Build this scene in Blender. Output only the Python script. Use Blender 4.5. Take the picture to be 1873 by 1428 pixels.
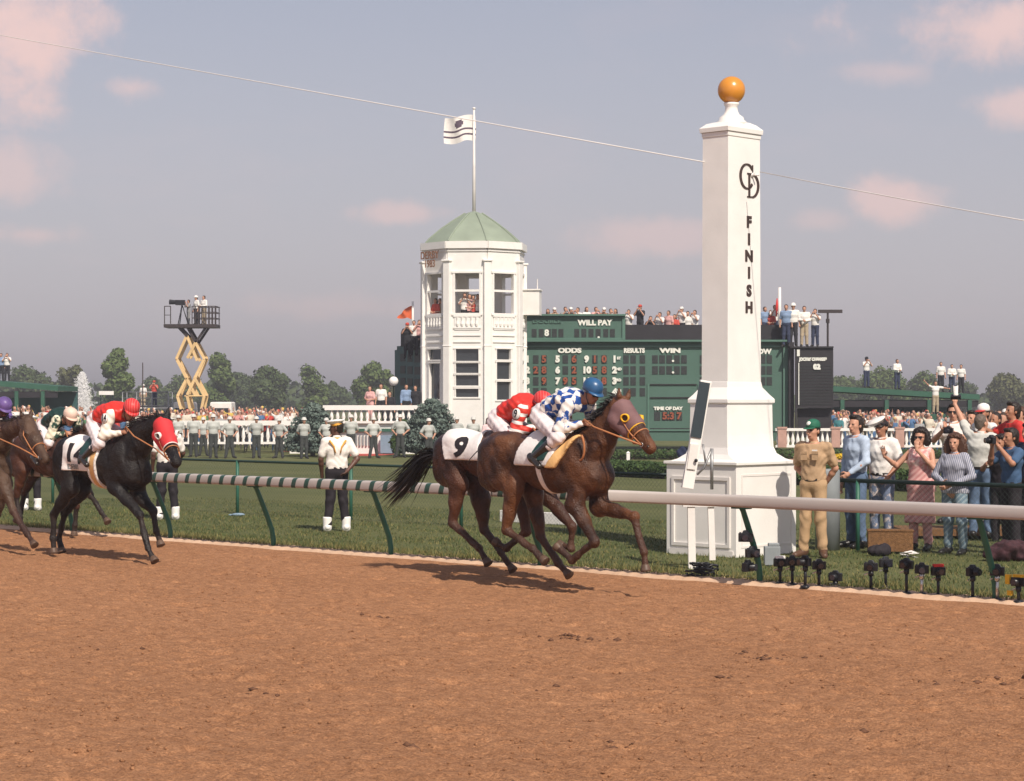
import bpy, bmesh, math, random
import numpy as np
from mathutils import Vector, Matrix, Euler
from mathutils.bvhtree import BVHTree
R = math.radians
rng = random.Random(7)
# ------------------------------------------------------------------ camera, sky, sun
sc = bpy.context.scene
for o in list(bpy.data.objects): bpy.data.objects.remove(o)
F, CX, HY, HC = 3900.0, 936.5, 730.0, 2.1          # focal length in photo pixels, centre column, horizon row, eye height
cd = bpy.data.cameras.new("camera"); cam = bpy.data.objects.new("camera", cd); sc.collection.objects.link(cam)
cam.location = (0, 0, HC); cam.rotation_euler = (R(90), 0, 0)
cd.sensor_width = 36; cd.lens = 36 * F / 1873; cd.shift_y = (HY - 714) / 1873
cd.clip_start = 0.5; cd.clip_end = 6000
sc.camera = cam
SUN_AZ, SUN_EL = 23, 46                              # azimuth from behind the camera towards the right, elevation
S = Vector((math.sin(R(SUN_AZ)) * math.cos(R(SUN_EL)), -math.cos(R(SUN_AZ)) * math.cos(R(SUN_EL)), math.sin(R(SUN_EL))))
ld = bpy.data.lights.new("sun", 'SUN'); ld.energy = 4.3; ld.angle = R(0.6); ld.color = (1.0, 0.91, 0.79)
sun = bpy.data.objects.new("sun", ld); sc.collection.objects.link(sun)
sun.rotation_euler = S.to_track_quat('Z', 'Y').to_euler()
w = bpy.data.worlds.new("World"); sc.world = w; w.use_nodes = True
nt = w.node_tree; nt.nodes.clear()
def N(t, typ, **kw):
    n = t.nodes.new(typ)
    for k, v in kw.items(): setattr(n, k, v)
    return n
def L(t, a, b): t.links.new(a, b)
sky = N(nt, 'ShaderNodeTexSky', sky_type='NISHITA'); sky.sun_disc = False
sky.sun_elevation = R(SUN_EL); sky.sun_rotation = R(180 - SUN_AZ); sky.air_density = 1.0; sky.dust_density = 1.6; sky.ozone_density = 1.5
tc = N(nt, 'ShaderNodeTexCoord')
mp = N(nt, 'ShaderNodeMapping'); mp.inputs['Scale'].default_value = (1, 1, 2.6); mp.inputs['Location'].default_value = (0.23, 0.1, 0.35)
nz = N(nt, 'ShaderNodeTexNoise'); nz.inputs['Scale'].default_value = 9.5; nz.inputs['Detail'].default_value = 9; nz.inputs['Roughness'].default_value = 0.55
L(nt, tc.outputs['Generated'], mp.inputs['Vector']); L(nt, mp.outputs[0], nz.inputs['Vector'])
cr = N(nt, 'ShaderNodeValToRGB'); cr.color_ramp.elements[0].position = 0.56; cr.color_ramp.elements[1].position = 0.80
L(nt, nz.outputs['Fac'], cr.inputs['Fac'])
tint = N(nt, 'ShaderNodeMix', data_type='RGBA', blend_type='MULTIPLY'); tint.inputs[0].default_value = 1.0
tint.inputs[7].default_value = (.96, 0.93, 0.95, 1)
L(nt, sky.outputs[0], tint.inputs[6])
# cloud banks: soft pale puffs at fixed bearings of the sky, edges broken by the noise
def smooth(t, sock, a, b):
    m = N(t, 'ShaderNodeMapRange', interpolation_type='SMOOTHSTEP'); m.inputs[1].default_value = a; m.inputs[2].default_value = b
    L(t, sock, m.inputs[0]); return m.outputs[0]
acc = None
dn = N(nt, 'ShaderNodeTexNoise'); dn.inputs['Scale'].default_value = 22; dn.inputs['Detail'].default_value = 8; dn.inputs['Roughness'].default_value = 0.6
L(nt, tc.outputs['Generated'], dn.inputs['Vector'])
for (px, py, rx, ry, amp) in [(20, 70, 190, 120, 1.0), (240, 160, 80, 32, .7), (1790, 55, 260, 75, .9), (1860, 190, 90, 40, .7), (1655, 370, 90, 40, .75), (60, 430, 130, 26, .5),
                              (750, 392, 130, 24, .55), (1195, 435, 120, 45, .5), (20, 320, 90, 60, .55), (1500, 405, 60, 25, .35), (600, 560, 300, 30, .25), (1630, 130, 110, 30, .4)]:
    v = Vector(((px - CX) / F, 1, (HY - py) / F)).normalized()
    c = N(nt, 'ShaderNodeVectorMath', operation='SUBTRACT'); L(nt, tc.outputs['Generated'], c.inputs[0]); c.inputs[1].default_value = v
    s_ = N(nt, 'ShaderNodeVectorMath', operation='MULTIPLY'); L(nt, c.outputs[0], s_.inputs[0]); s_.inputs[1].default_value = (F / rx, F / rx, F / ry)
    ln = N(nt, 'ShaderNodeVectorMath', operation='LENGTH'); L(nt, s_.outputs[0], ln.inputs[0])
    ad = N(nt, 'ShaderNodeMath', operation='MULTIPLY_ADD'); L(nt, dn.outputs['Fac'], ad.inputs[0]); ad.inputs[1].default_value = 3.6; ad.inputs[2].default_value = -1.75
    sm = N(nt, 'ShaderNodeMath', operation='ADD'); L(nt, ln.outputs['Value'], sm.inputs[0]); L(nt, ad.outputs[0], sm.inputs[1])
    o_ = smooth(nt, sm.outputs[0], 1.25, 0.1)
    ml = N(nt, 'ShaderNodeMath', operation='MULTIPLY'); L(nt, o_, ml.inputs[0]); ml.inputs[1].default_value = amp * .92
    if acc is None: acc = ml.outputs[0]
    else:
        mx = N(nt, 'ShaderNodeMath', operation='MAXIMUM'); L(nt, acc, mx.inputs[0]); L(nt, ml.outputs[0], mx.inputs[1]); acc = mx.outputs[0]
cm = N(nt, 'ShaderNodeMath', operation='MULTIPLY_ADD', use_clamp=True); L(nt, cr.outputs[0], cm.inputs[0]); cm.inputs[1].default_value = 0.10; L(nt, acc, cm.inputs[2])
cl = N(nt, 'ShaderNodeMix', data_type='RGBA'); cl.inputs[7].default_value = (9.2, 6.6, 6.2, 1)
L(nt, cm.outputs[0], cl.inputs[0]); 
# pale lilac haze low in the sky
sx_ = N(nt, 'ShaderNodeSeparateXYZ'); L(nt, tc.outputs['Generated'], sx_.inputs[0])
hz_ = N(nt, 'ShaderNodeMapRange'); L(nt, sx_.outputs['Z'], hz_.inputs[0]); hz_.inputs[1].default_value = -.02; hz_.inputs[2].default_value = .30; hz_.inputs[3].default_value = .92; hz_.inputs[4].default_value = .25
HZm = N(nt, 'ShaderNodeMix', data_type='RGBA'); L(nt, hz_.outputs[0], HZm.inputs[0]); L(nt, tint.outputs[2], HZm.inputs[6]); HZm.inputs[7].default_value = (6.0, 5.5, 5.95, 1)
bg = N(nt, 'ShaderNodeBackground'); bg.inputs[1].default_value = 0.085
L(nt, HZm.outputs[2], cl.inputs[6])
wo = N(nt, 'ShaderNodeOutputWorld'); L(nt, cl.outputs[2], bg.inputs[0]); L(nt, bg.outputs[0], wo.inputs[0])
vs = sc.view_settings; vs.view_transform = 'Standard'; vs.look = 'None'; vs.gamma = 1; vs.exposure = 0.25; vs.use_curve_mapping = False
sc.cycles.max_bounces = 6; sc.cycles.transparent_max_bounces = 12; sc.cycles.volume_bounces = 0; sc.cycles.use_denoising = True
COL = sc.collection

# ------------------------------------------------------------------ helpers: placing
def gz(Y):                                            # the infield dips a little towards the buildings
    t = min(1, max(0, (Y - 45) / 43)); return -0.39 * t * t * (3 - 2 * t)
def W(px, py, Y): return Vector(((px - CX) * Y / F, Y, HC - (py - HY) * Y / F))
def G(px, py):
    Y = F * HC / (py - HY)
    for _ in range(30): Y = F * (HC - gz(Y)) / (py - HY)
    return Vector(((px - CX) * Y / F, Y, gz(Y)))
h = Vector((4066, -3900, 0)).normalized(); rt = Vector((h.y, -h.x, 0))      # running direction; right-hand side of a runner (towards the camera)
n_ = -rt                                              # into the infield
O = G(1300, 1060)
def T(s, t, z=0): return Vector((O.x, O.y, 0)) + h * s + n_ * t + Vector((0, 0, z))
HEAD = math.atan2(h.y, h.x)
# ------------------------------------------------------------------ helpers: objects
def tag(o, label=None, cat=None, group=None, kind=None):
    if label: o['label'] = label
    if cat: o['category'] = cat
    if group: o['group'] = group
    if kind: o['kind'] = kind
    return o
def empty(name, loc, rz=0, label=None, cat=None, group=None):
    o = bpy.data.objects.new(name, None); o.empty_display_size = .1; COL.objects.link(o); o.location = loc; o.rotation_euler = (0, 0, rz)
    return tag(o, label, cat, group)
def mk(name, verts, faces, mats, parent=None, smooth=False, fm=None, loc=None):
    me = bpy.data.meshes.new(name)
    verts = np.asarray(verts, dtype=np.float32).reshape(-1, 3)
    if isinstance(faces, np.ndarray):
        nf, k = faces.shape
        me.vertices.add(len(verts)); me.vertices.foreach_set('co', verts.ravel())
        me.loops.add(nf * k); me.polygons.add(nf)
        me.loops.foreach_set('vertex_index', faces.astype(np.int32).ravel())
        me.polygons.foreach_set('loop_start', np.arange(0, nf * k, k, dtype=np.int32))
        me.update(calc_edges=True)
    else:
        me.from_pydata(verts.tolist(), [], faces)
    for m in (mats if isinstance(mats, (list, tuple)) else [mats]): me.materials.append(m)
    if fm is not None: me.polygons.foreach_set('material_index', np.asarray(fm, dtype=np.int32))
    if smooth: me.polygons.foreach_set('use_smooth', np.ones(len(me.polygons), dtype=bool))
    me.update()
    o = bpy.data.objects.new(name, me); COL.objects.link(o)
    if parent: o.parent = parent
    if loc is not None: o.location = loc
    return o
class MB:
    """collects simple solids into one mesh"""
    def __init__(s): s.v = []; s.f = []; s.m = []
    def add(s, v, f, m=0):
        b = len(s.v); s.v += [tuple(p) for p in v]; s.f += [tuple(i + b for i in q) for q in f]; s.m += [m] * len(f); return s
    def box(s, c, d, M=None, m=0, rz=0):
        x, y, z = d[0] / 2, d[1] / 2, d[2] / 2
        v = [Vector((i * x, j * y, k * z)) for i in (-1, 1) for j in (-1, 1) for k in (-1, 1)]
        if rz: v = [Matrix.Rotation(rz, 3, 'Z') @ p for p in v]
        v = [p + Vector(c) for p in v]
        if M is not None: v = [M @ p for p in v]
        return s.add(v, [(0, 1, 3, 2), (4, 6, 7, 5), (0, 4, 5, 1), (2, 3, 7, 6), (0, 2, 6, 4), (1, 5, 7, 3)], m)
    def tube(s, pts, r, n=8, m=0, caps=True):
        pts = [Vector(p) for p in pts]; rs = r if isinstance(r, (list, tuple)) else [r] * len(pts)
        v = []; f = []; prev = None
        for i, p in enumerate(pts):
            t = (pts[min(i + 1, len(pts) - 1)] - pts[max(i - 1, 0)]).normalized()
            a = prev if prev is not None else (Vector((0, 0, 1)) if abs(t.z) < .9 else Vector((1, 0, 0)))
            u = (a - t * a.dot(t)).normalized(); prev = u; q = t.cross(u)
            for k in range(n):
                an = 2 * math.pi * k / n; v.append(p + (u * math.cos(an) + q * math.sin(an)) * rs[i])
        for i in range(len(pts) - 1):
            for k in range(n):
                f.append((i * n + k, i * n + (k + 1) % n, (i + 1) * n + (k + 1) % n, (i + 1) * n + k))
        if caps: f.append(tuple(range(n))[::-1]); f.append(tuple(range((len(pts) - 1) * n, len(pts) * n)))
        return s.add(v, f, m)
    def lathe(s, prof, c=(0, 0, 0), n=16, m=0, M=None):
        v = []; f = []
        for (r_, z) in prof:
            for k in range(n):
                an = 2 * math.pi * (k + .5) / n; v.append(Vector((c[0] + r_ * math.cos(an), c[1] + r_ * math.sin(an), c[2] + z)))
        for i in range(len(prof) - 1):
            for k in range(n): f.append((i * n + k, i * n + (k + 1) % n, (i + 1) * n + (k + 1) % n, (i + 1) * n + k))
        f.append(tuple(range(n))[::-1]); f.append(tuple(range((len(prof) - 1) * n, len(prof) * n)))
        if M is not None: v = [M @ p for p in v]
        return s.add(v, f, m)
    def rings(s, rects, m=0):
        """stack of rectangles (cx, cy, halfx, halfy, z) joined into a stepped column"""
        v = []; f = []
        for (cx, cy, a, b, z) in rects: v += [(cx - a, cy - b, z), (cx + a, cy - b, z), (cx + a, cy + b, z), (cx - a, cy + b, z)]
        for i in range(len(rects) - 1):
            for k in range(4): f.append((i * 4 + k, i * 4 + (k + 1) % 4, i * 4 + 4 + (k + 1) % 4, i * 4 + 4 + k))
        f.append((3, 2, 1, 0)); e = len(rects) * 4; f.append((e - 4, e - 3, e - 2, e - 1))
        return s.add(v, f, m)
    def build(s, name, mats, parent=None, smooth=False, loc=None):
        return mk(name, s.v, s.f, mats, parent, smooth, s.m, loc)
def bevel(o, w_=.01, seg=2):
    m = o.modifiers.new('bevel', 'BEVEL'); m.width = w_; m.segments = seg; m.limit_method = 'ANGLE'; return o
# ------------------------------------------------------------------ helpers: materials
def mat(name, col, rough=.7, var=.12, scale=6, bump=0, bscale=40, metal=0, spec=.35, tint=False, coord='Object', emit=None):
    m = bpy.data.materials.new(name); m.use_nodes = True; t = m.node_tree; b = t.nodes['Principled BSDF']
    b.inputs['Roughness'].default_value = rough; b.inputs['Metallic'].default_value = metal; b.inputs['Specular IOR Level'].default_value = spec
    c = (*col, 1)
    tcn = N(t, 'ShaderNodeTexCoord'); nz_ = N(t, 'ShaderNodeTexNoise'); nz_.inputs['Scale'].default_value = scale; nz_.inputs['Detail'].default_value = 6
    L(t, tcn.outputs[coord], nz_.inputs['Vector'])
    mr = N(t, 'ShaderNodeMapRange'); L(t, nz_.outputs['Fac'], mr.inputs[0]); mr.inputs[1].default_value = .25; mr.inputs[2].default_value = .75
    mr.inputs[3].default_value = 1 - var; mr.inputs[4].default_value = 1 + var
    hs = N(t, 'ShaderNodeMix', data_type='RGBA', blend_type='MULTIPLY'); hs.inputs[0].default_value = 1
    if tint:
        oi = N(t, 'ShaderNodeObjectInfo'); L(t, oi.outputs['Color'], hs.inputs[6])
    else: hs.inputs[6].default_value = c
    L(t, mr.outputs[0], hs.inputs[7]); L(t, hs.outputs[2], b.inputs['Base Color'])
    if bump:
        bz = N(t, 'ShaderNodeTexNoise'); bz.inputs['Scale'].default_value = bscale; bz.inputs['Detail'].default_value = 5; L(t, tcn.outputs[coord], bz.inputs['Vector'])
        bp = N(t, 'ShaderNodeBump'); bp.inputs['Strength'].default_value = bump; bp.inputs['Distance'].default_value = .02
        L(t, bz.outputs['Fac'], bp.inputs['Height']); L(t, bp.outputs[0], b.inputs['Normal'])
    if emit: b.inputs['Emission Color'].default_value = (*emit[0], 1); b.inputs['Emission Strength'].default_value = emit[1]
    return m
def mat2(name, c1, c2, scale, kind='stripe', axis=(0, 0, 1), rough=.75, thr=.5, dist=0, soft=.02):
    """two-colour cloth or paint pattern: stripes, checks, or blotches, in object space"""
    m = bpy.data.materials.new(name); m.use_nodes = True; t = m.node_tree; b = t.nodes['Principled BSDF']; b.inputs['Roughness'].default_value = rough
    b.inputs['Specular IOR Level'].default_value = .3
    tcn = N(t, 'ShaderNodeTexCoord')
    if kind == 'stripe':
        d = N(t, 'ShaderNodeVectorMath', operation='DOT_PRODUCT'); L(t, tcn.outputs['Object'], d.inputs[0]); d.inputs[1].default_value = axis
        s_ = N(t, 'ShaderNodeMath', operation='MULTIPLY'); L(t, d.outputs['Value'], s_.inputs[0]); s_.inputs[1].default_value = scale
        f_ = N(t, 'ShaderNodeMath', operation='FRACT'); L(t, s_.outputs[0], f_.inputs[0]); out = f_.outputs[0]
    elif kind == 'check':
        s_ = N(t, 'ShaderNodeTexChecker'); s_.inputs['Scale'].default_value = scale; wz = N(t, 'ShaderNodeTexNoise'); wz.inputs['Scale'].default_value = 9; L(t, tcn.outputs['Object'], wz.inputs['Vector']); wa = N(t, 'ShaderNodeVectorMath', operation='MULTIPLY_ADD'); L(t, wz.outputs['Color'], wa.inputs[0]); wa.inputs[1].default_value = (.10, .10, .10); L(t, tcn.outputs['Object'], wa.inputs[2]); L(t, wa.outputs[0], s_.inputs['Vector']); out = s_.outputs['Fac']
    else:
        s_ = N(t, 'ShaderNodeTexNoise'); s_.inputs['Scale'].default_value = scale; s_.inputs['Detail'].default_value = 3; L(t, tcn.outputs['Object'], s_.inputs['Vector']); out = s_.outputs['Fac']
    mr = N(t, 'ShaderNodeMapRange'); L(t, out, mr.inputs[0]); mr.inputs[1].default_value = thr - soft; mr.inputs[2].default_value = thr + soft
    mx = N(t, 'ShaderNodeMix', data_type='RGBA'); L(t, mr.outputs[0], mx.inputs[0]); mx.inputs[6].default_value = (*c1, 1); mx.inputs[7].default_value = (*c2, 1)
    L(t, mx.outputs[2], b.inputs['Base Color']); return m
M = dict(
    white=mat('white_paint', (.80, .77, .73), .45, .05, 3, .06, 30),
    white2=mat('aged_white_paint', (.74, .70, .66), .6, .10, 2, .1, 20),
    rail=mat('grey_beige_rail', (.43, .385, .36), .5, .05, 2), railgreen=mat('dark_green_stripe', (.03, .075, .06), .45, .1, 4),
    postgreen=mat('green_post_paint', (.03, .12, .08), .45, .15, 5), fence=mat('dark_fence_pipe', (.015, .035, .028), .5, .1, 5),
    wire=mat('fence_wire', (.06, .08, .07), .5, .1, 5, metal=.3),
    ball=mat('gold_ball', (.62, .25, .03), .28, .06, 4, spec=.6), bronze=mat('bronze_letter', (.26, .11, .05), .6, .1, 5), brownletter=mat('brown_letter', (.055, .035, .03), .5, .1, 5),
    tote=mat('green_board_paint', (.062, .125, .098), .65, .12, .8), tote2=mat('light_green_moulding', (.08, .16, .125), .6, .1, 1),
    cell=mat('dark_bulb_panel', (.025, .03, .03), .6, .3, 12), bulb=mat('orange_digit', (.26, .07, .035), .5, .2, 20), letter=mat('white_letter', (.72, .72, .66), .6, .05, 5),
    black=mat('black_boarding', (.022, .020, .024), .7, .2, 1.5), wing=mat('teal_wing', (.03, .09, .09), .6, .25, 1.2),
    copper=mat('verdigris_copper', (.25, .295, .225), .6, .18, .9), dark=mat('dark_interior', (.02, .02, .02), .8), glass=mat('window_glass', (.03, .035, .04), .12, spec=.6),
    pink=mat('pink_stone_pier', (.45, .27, .22), .8, .15, 4), yellow=mat('cream_steel', (.72, .50, .25), .5, .1, 3), steel=mat('grey_steel', (.30, .30, .30), .4, .1, 6, metal=.6),
    rustblack=mat('dark_railing', (.04, .03, .03), .6, .2, 5), shed=mat('shed_green', (.03, .10, .065), .65, .15, 1),
    skin=mat('skin', (.52, .27, .18), .5, .07, 20), skin2=mat('tanned_skin', (.38, .18, .11), .5, .07, 20), skind=mat('brown_skin', (.10, .045, .03), .45, .07, 20),
    hair=mat('dark_hair', (.018, .011, .008), .5, .3, 30, .4, 60), hairb=mat('brown_hair', (.07, .03, .017), .55, .3, 40, .5, 60), hairg=mat('greying_hair', (.12, .09, .07), .6, .3, 40, .4, 60),
    khaki=mat('khaki_cloth', (.44, .29, .17), .85, .1, 9, .3, 25), khakip=mat('khaki_trousers', (.43, .28, .155), .85, .1, 9, .3, 18), denim=mat('denim', (.10, .15, .24), .85, .2, 12, .3, 30),
    wcloth=mat('white_cloth', (.76, .72, .68), .85, .06, 8, .35, 20), lblue=mat('light_blue_cloth', (.42, .50, .62), .85, .1, 8, .3, 20), blk=mat('black_cloth', (.018, .014, .018), .8, .2, 9, .3, 20),
    navy=mat('navy_cloth', (.02, .028, .06), .8, .2, 9), greencap=mat('green_cap', (.015, .12, .07), .7, .1, 9), red=mat('red_cloth', (.55, .035, .03), .75, .1, 9, .25, 20),
    pinkc=mat('pink_cloth', (.70, .34, .34), .8, .1, 9, .2, 20), shoe=mat('black_leather', (.018, .015, .014), .35, .2, 9), brownshoe=mat('brown_leather', (.10, .05, .03), .45, .2, 9),
    tanstrap=mat('tan_leather', (.42, .17, .07), .5, .15, 20), gold=mat('gold_braid', (.70, .33, .04), .6, .1, 9), spat=mat('white_spat', (.82, .79, .76), .6, .04, 9),
    plastic=mat('black_plastic', (.015, .015, .018), .35, .1, 9), lens=mat('lens_glass', (.02, .02, .03), .05, spec=.9), silver=mat('silver_metal', (.55, .53, .50), .25, .1, 9, metal=.8),
    wicker=mat('rough_brown_box', (.17, .085, .035), .9, .35, 25, .6, 60), yellowp=mat('yellow_plastic', (.75, .42, .02), .5, .1, 9),
    orange=mat('orange_cloth', (.62, .12, .04), .8, .1, 9), grey=mat('grey_panel', (.24, .26, .27), .5, .15, 4), mirror=mat('dark_mirror_glass', (.035, .05, .06), .35, .1, 3, spec=.4), bluep=mat('blue_grey_panel', (.20, .28, .36), .5, .15, 4),
    tint=mat('plain_cloth', (1, 1, 1), .85, .12, 7, tint=True), tskin=mat('plain_skin', (.47, .25, .17), .6, .1, 9), tshoe=mat('plain_shoe', (.02, .018, .018), .5, .1, 9),
    thair=mat('plain_hair', (.05, .03, .02), .7, .4, 20),
)
# ------------------------------------------------------------------ helpers: implicit bodies -> continuous meshes
def cone(a, b, ra, rb, k=.03, lat=None, s=1.0, m=0): return dict(t='c', a=np.array(a, float), b=np.array(b, float), ra=ra, rb=rb, k=k, lat=None if lat is None else np.array(Vector(lat).normalized()), s=s, m=m)
def ell(c, r_, rot=None, k=.03, m=0): return dict(t='e', c=np.array(c, float), r=np.array(r_, float), R=None if rot is None else np.array(rot.to_matrix() if isinstance(rot, Euler) else rot), k=k, m=m)
def xf(prims, Mx):
    """move a list of primitives with a 4x4 matrix (rotation and translation only)"""
    A = np.array(Mx.to_3x3()); t = np.array(Mx.translation); out = []
    for p in prims:
        q = dict(p)
        if p['t'] == 'c':
            q['a'] = A @ p['a'] + t; q['b'] = A @ p['b'] + t
            if p['lat'] is not None: q['lat'] = A @ p['lat']
        else:
            q['c'] = A @ p['c'] + t; q['R'] = A @ (p['R'] if p['R'] is not None else np.eye(3))
        out.append(q)
    return out
def grow(prims, g): 
    out = []
    for p in prims:
        q = dict(p)
        if p['t'] == 'c': q['ra'] = p['ra'] + g; q['rb'] = p['rb'] + g
        else: q['r'] = p['r'] + g
        out.append(q)
    return out
def dist(p, P):
    if p['t'] == 'e':
        d = P - p['c']
        if p['R'] is not None: d = d @ p['R']
        k0 = np.linalg.norm(d / p['r'], axis=-1); k1 = np.linalg.norm(d / (p['r'] ** 2), axis=-1)
        return k0 * (k0 - 1) / np.maximum(k1, 1e-6)
    a, b = p['a'], p['b']
    if p['lat'] is not None and p['s'] != 1:
        l = p['lat']; c = (1 - 1 / p['s'])
        P = P - (((P - a) @ l) * c)[..., None] * l; b = b - ((b - a) @ l) * c * l
    ab = b - a; L2 = max(ab @ ab, 1e-9)
    t = np.clip(((P - a) @ ab) / L2, 0, 1)
    return np.linalg.norm(P - a - t[..., None] * ab, axis=-1) - (p['ra'] + (p['rb'] - p['ra']) * t)
def bounds(p):
    if p['t'] == 'e': m = p['r'].max(); return p['c'] - m, p['c'] + m
    m = max(p['ra'], p['rb']) * max(1, p['s']); return np.minimum(p['a'], p['b']) - m, np.maximum(p['a'], p['b']) + m
EC = [((0, 0, 0), (1, 0, 0)), ((0, 1, 0), (1, 1, 0)), ((0, 0, 1), (1, 0, 1)), ((0, 1, 1), (1, 1, 1)), ((0, 0, 0), (0, 1, 0)), ((1, 0, 0), (1, 1, 0)),
      ((0, 0, 1), (0, 1, 1)), ((1, 0, 1), (1, 1, 1)), ((0, 0, 0), (0, 0, 1)), ((1, 0, 0), (1, 0, 1)), ((0, 1, 0), (0, 1, 1)), ((1, 1, 0), (1, 1, 1))]
def sdf_mesh(name, prims, vox, mats, parent=None, clip=None, warp=None):
    lo = np.min([bounds(p)[0] for p in prims], axis=0) - 3 * vox; hi = np.max([bounds(p)[1] for p in prims], axis=0) + 3 * vox
    dims = np.ceil((hi - lo) / vox).astype(int) + 1
    D = np.full(dims, 1.0, np.float32)
    ax = [lo[i] + vox * np.arange(dims[i]) for i in range(3)]
    for p in prims:
        pl, ph = bounds(p); pad = p['k'] + 2 * vox
        i0 = np.maximum(np.floor((pl - pad - lo) / vox).astype(int), 0); i1 = np.minimum(np.ceil((ph + pad - lo) / vox).astype(int) + 1, dims)
        sl = tuple(slice(i0[i], i1[i]) for i in range(3))
        P = np.stack(np.meshgrid(*[ax[i][sl[i]] for i in range(3)], indexing='ij'), -1)
        d = dist(p, P); A = D[sl]; k = p['k']
        hh = np.maximum(k - np.abs(A - d), 0) / k
        D[sl] = np.minimum(A, d) - hh * hh * k * .25
    if warp is not None or clip is not None:
        P = np.stack(np.meshgrid(*ax, indexing='ij'), -1)
        if warp is not None: D = D + warp(P)
        if clip is not None: D = np.maximum(D, clip(P))
    D[0], D[-1], D[:, 0], D[:, -1], D[:, :, 0], D[:, :, -1] = (1,) * 6
    neg = D < 0
    c = np.zeros(np.array(dims) - 1, np.int8)
    for i in (0, 1):
        for j in (0, 1):
            for k in (0, 1): c += neg[i:dims[0] - 1 + i, j:dims[1] - 1 + j, k:dims[2] - 1 + k]
    msk = (c > 0) & (c < 8); cells = np.argwhere(msk)
    idx = np.full(c.shape, -1, np.int64); idx[msk] = np.arange(len(cells))
    acc_ = np.zeros((len(cells), 3)); cnt = np.zeros(len(cells))
    for (a, b) in EC:
        ca = cells + a; cb = cells + b
        fa = D[ca[:, 0], ca[:, 1], ca[:, 2]]; fb = D[cb[:, 0], cb[:, 1], cb[:, 2]]
        x = (fa < 0) != (fb < 0); t = np.where(x, fa / np.where(x, fa - fb, 1), 0)
        acc_ += np.where(x[:, None], np.array(a) + t[:, None] * (np.array(b) - np.array(a)), 0); cnt += x
    V = lo + vox * (cells + acc_ / cnt[:, None])
    Fs = []
    for axn in range(3):
        a0 = [slice(None)] * 3; a1 = [slice(None)] * 3; a0[axn] = slice(0, -1); a1[axn] = slice(1, None)
        s0 = neg[tuple(a0)]; s1 = neg[tuple(a1)]; e = np.argwhere(s0 != s1)
        u, v = [(1, 2), (2, 0), (0, 1)][axn]
        e = e[(e[:, u] > 0) & (e[:, v] > 0)]
        if not len(e): continue
        def at(du, dv):
            q = e.copy(); q[:, u] -= du; q[:, v] -= dv; return idx[q[:, 0], q[:, 1], q[:, 2]]
        quad = np.stack([at(1, 1), at(0, 1), at(0, 0), at(1, 0)], 1)
        flip = ~s0[e[:, 0], e[:, 1], e[:, 2]]
        quad[flip] = quad[flip][:, ::-1]; Fs.append(quad)
    Q = np.concatenate(Fs); fm = None
    if isinstance(mats, (list, tuple)) and len(mats) > 1:
        best = np.full(len(V), 9.0); bm_ = np.zeros(len(V), int)
        for p in prims:
            if p.get('m', 0) < 0: continue
            d = dist(p, V); q = d < best; best[q] = d[q]; bm_[q] = p['m']
        fm = bm_[Q[:, 0]]
    return mk(name, V, Q, mats, parent, True, fm)
def textmesh(body, size, ext=.004, bold=0.0, extra=None):
    c = bpy.data.curves.new('t', 'FONT'); c.body = body; c.size = size; c.extrude = ext; c.offset = bold; c.align_x = 'CENTER'; c.align_y = 'CENTER'; c.resolution_u = 3
    if extra: c.space_character = extra
    o = bpy.data.objects.new('t', c); COL.objects.link(o); dg = bpy.context.evaluated_depsgraph_get(); dg.update()
    me = bpy.data.meshes.new_from_object(o.evaluated_get(dg)); v = [x.co.copy() for x in me.vertices]; f = [tuple(p.vertices) for p in me.polygons]
    bpy.data.objects.remove(o); bpy.data.curves.remove(c); bpy.data.meshes.remove(me); return v, f
def basis(o_, x, y, z):
    x, y, z, o_ = Vector(x), Vector(y), Vector(z), Vector(o_)
    return Matrix(((x.x, y.x, z.x, o_.x), (x.y, y.y, z.y, o_.y), (x.z, y.z, z.z, o_.z), (0, 0, 0, 1)))
def sign(name, body, size, Mx, m, parent, ext=.006, bold=0.0, sx=1.0, extra=None):
    v, f = textmesh(body, size, ext, bold, extra); return mk(name, [Mx @ Vector((p.x * sx, p.y, p.z)) for p in v], f, m, parent)
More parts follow.
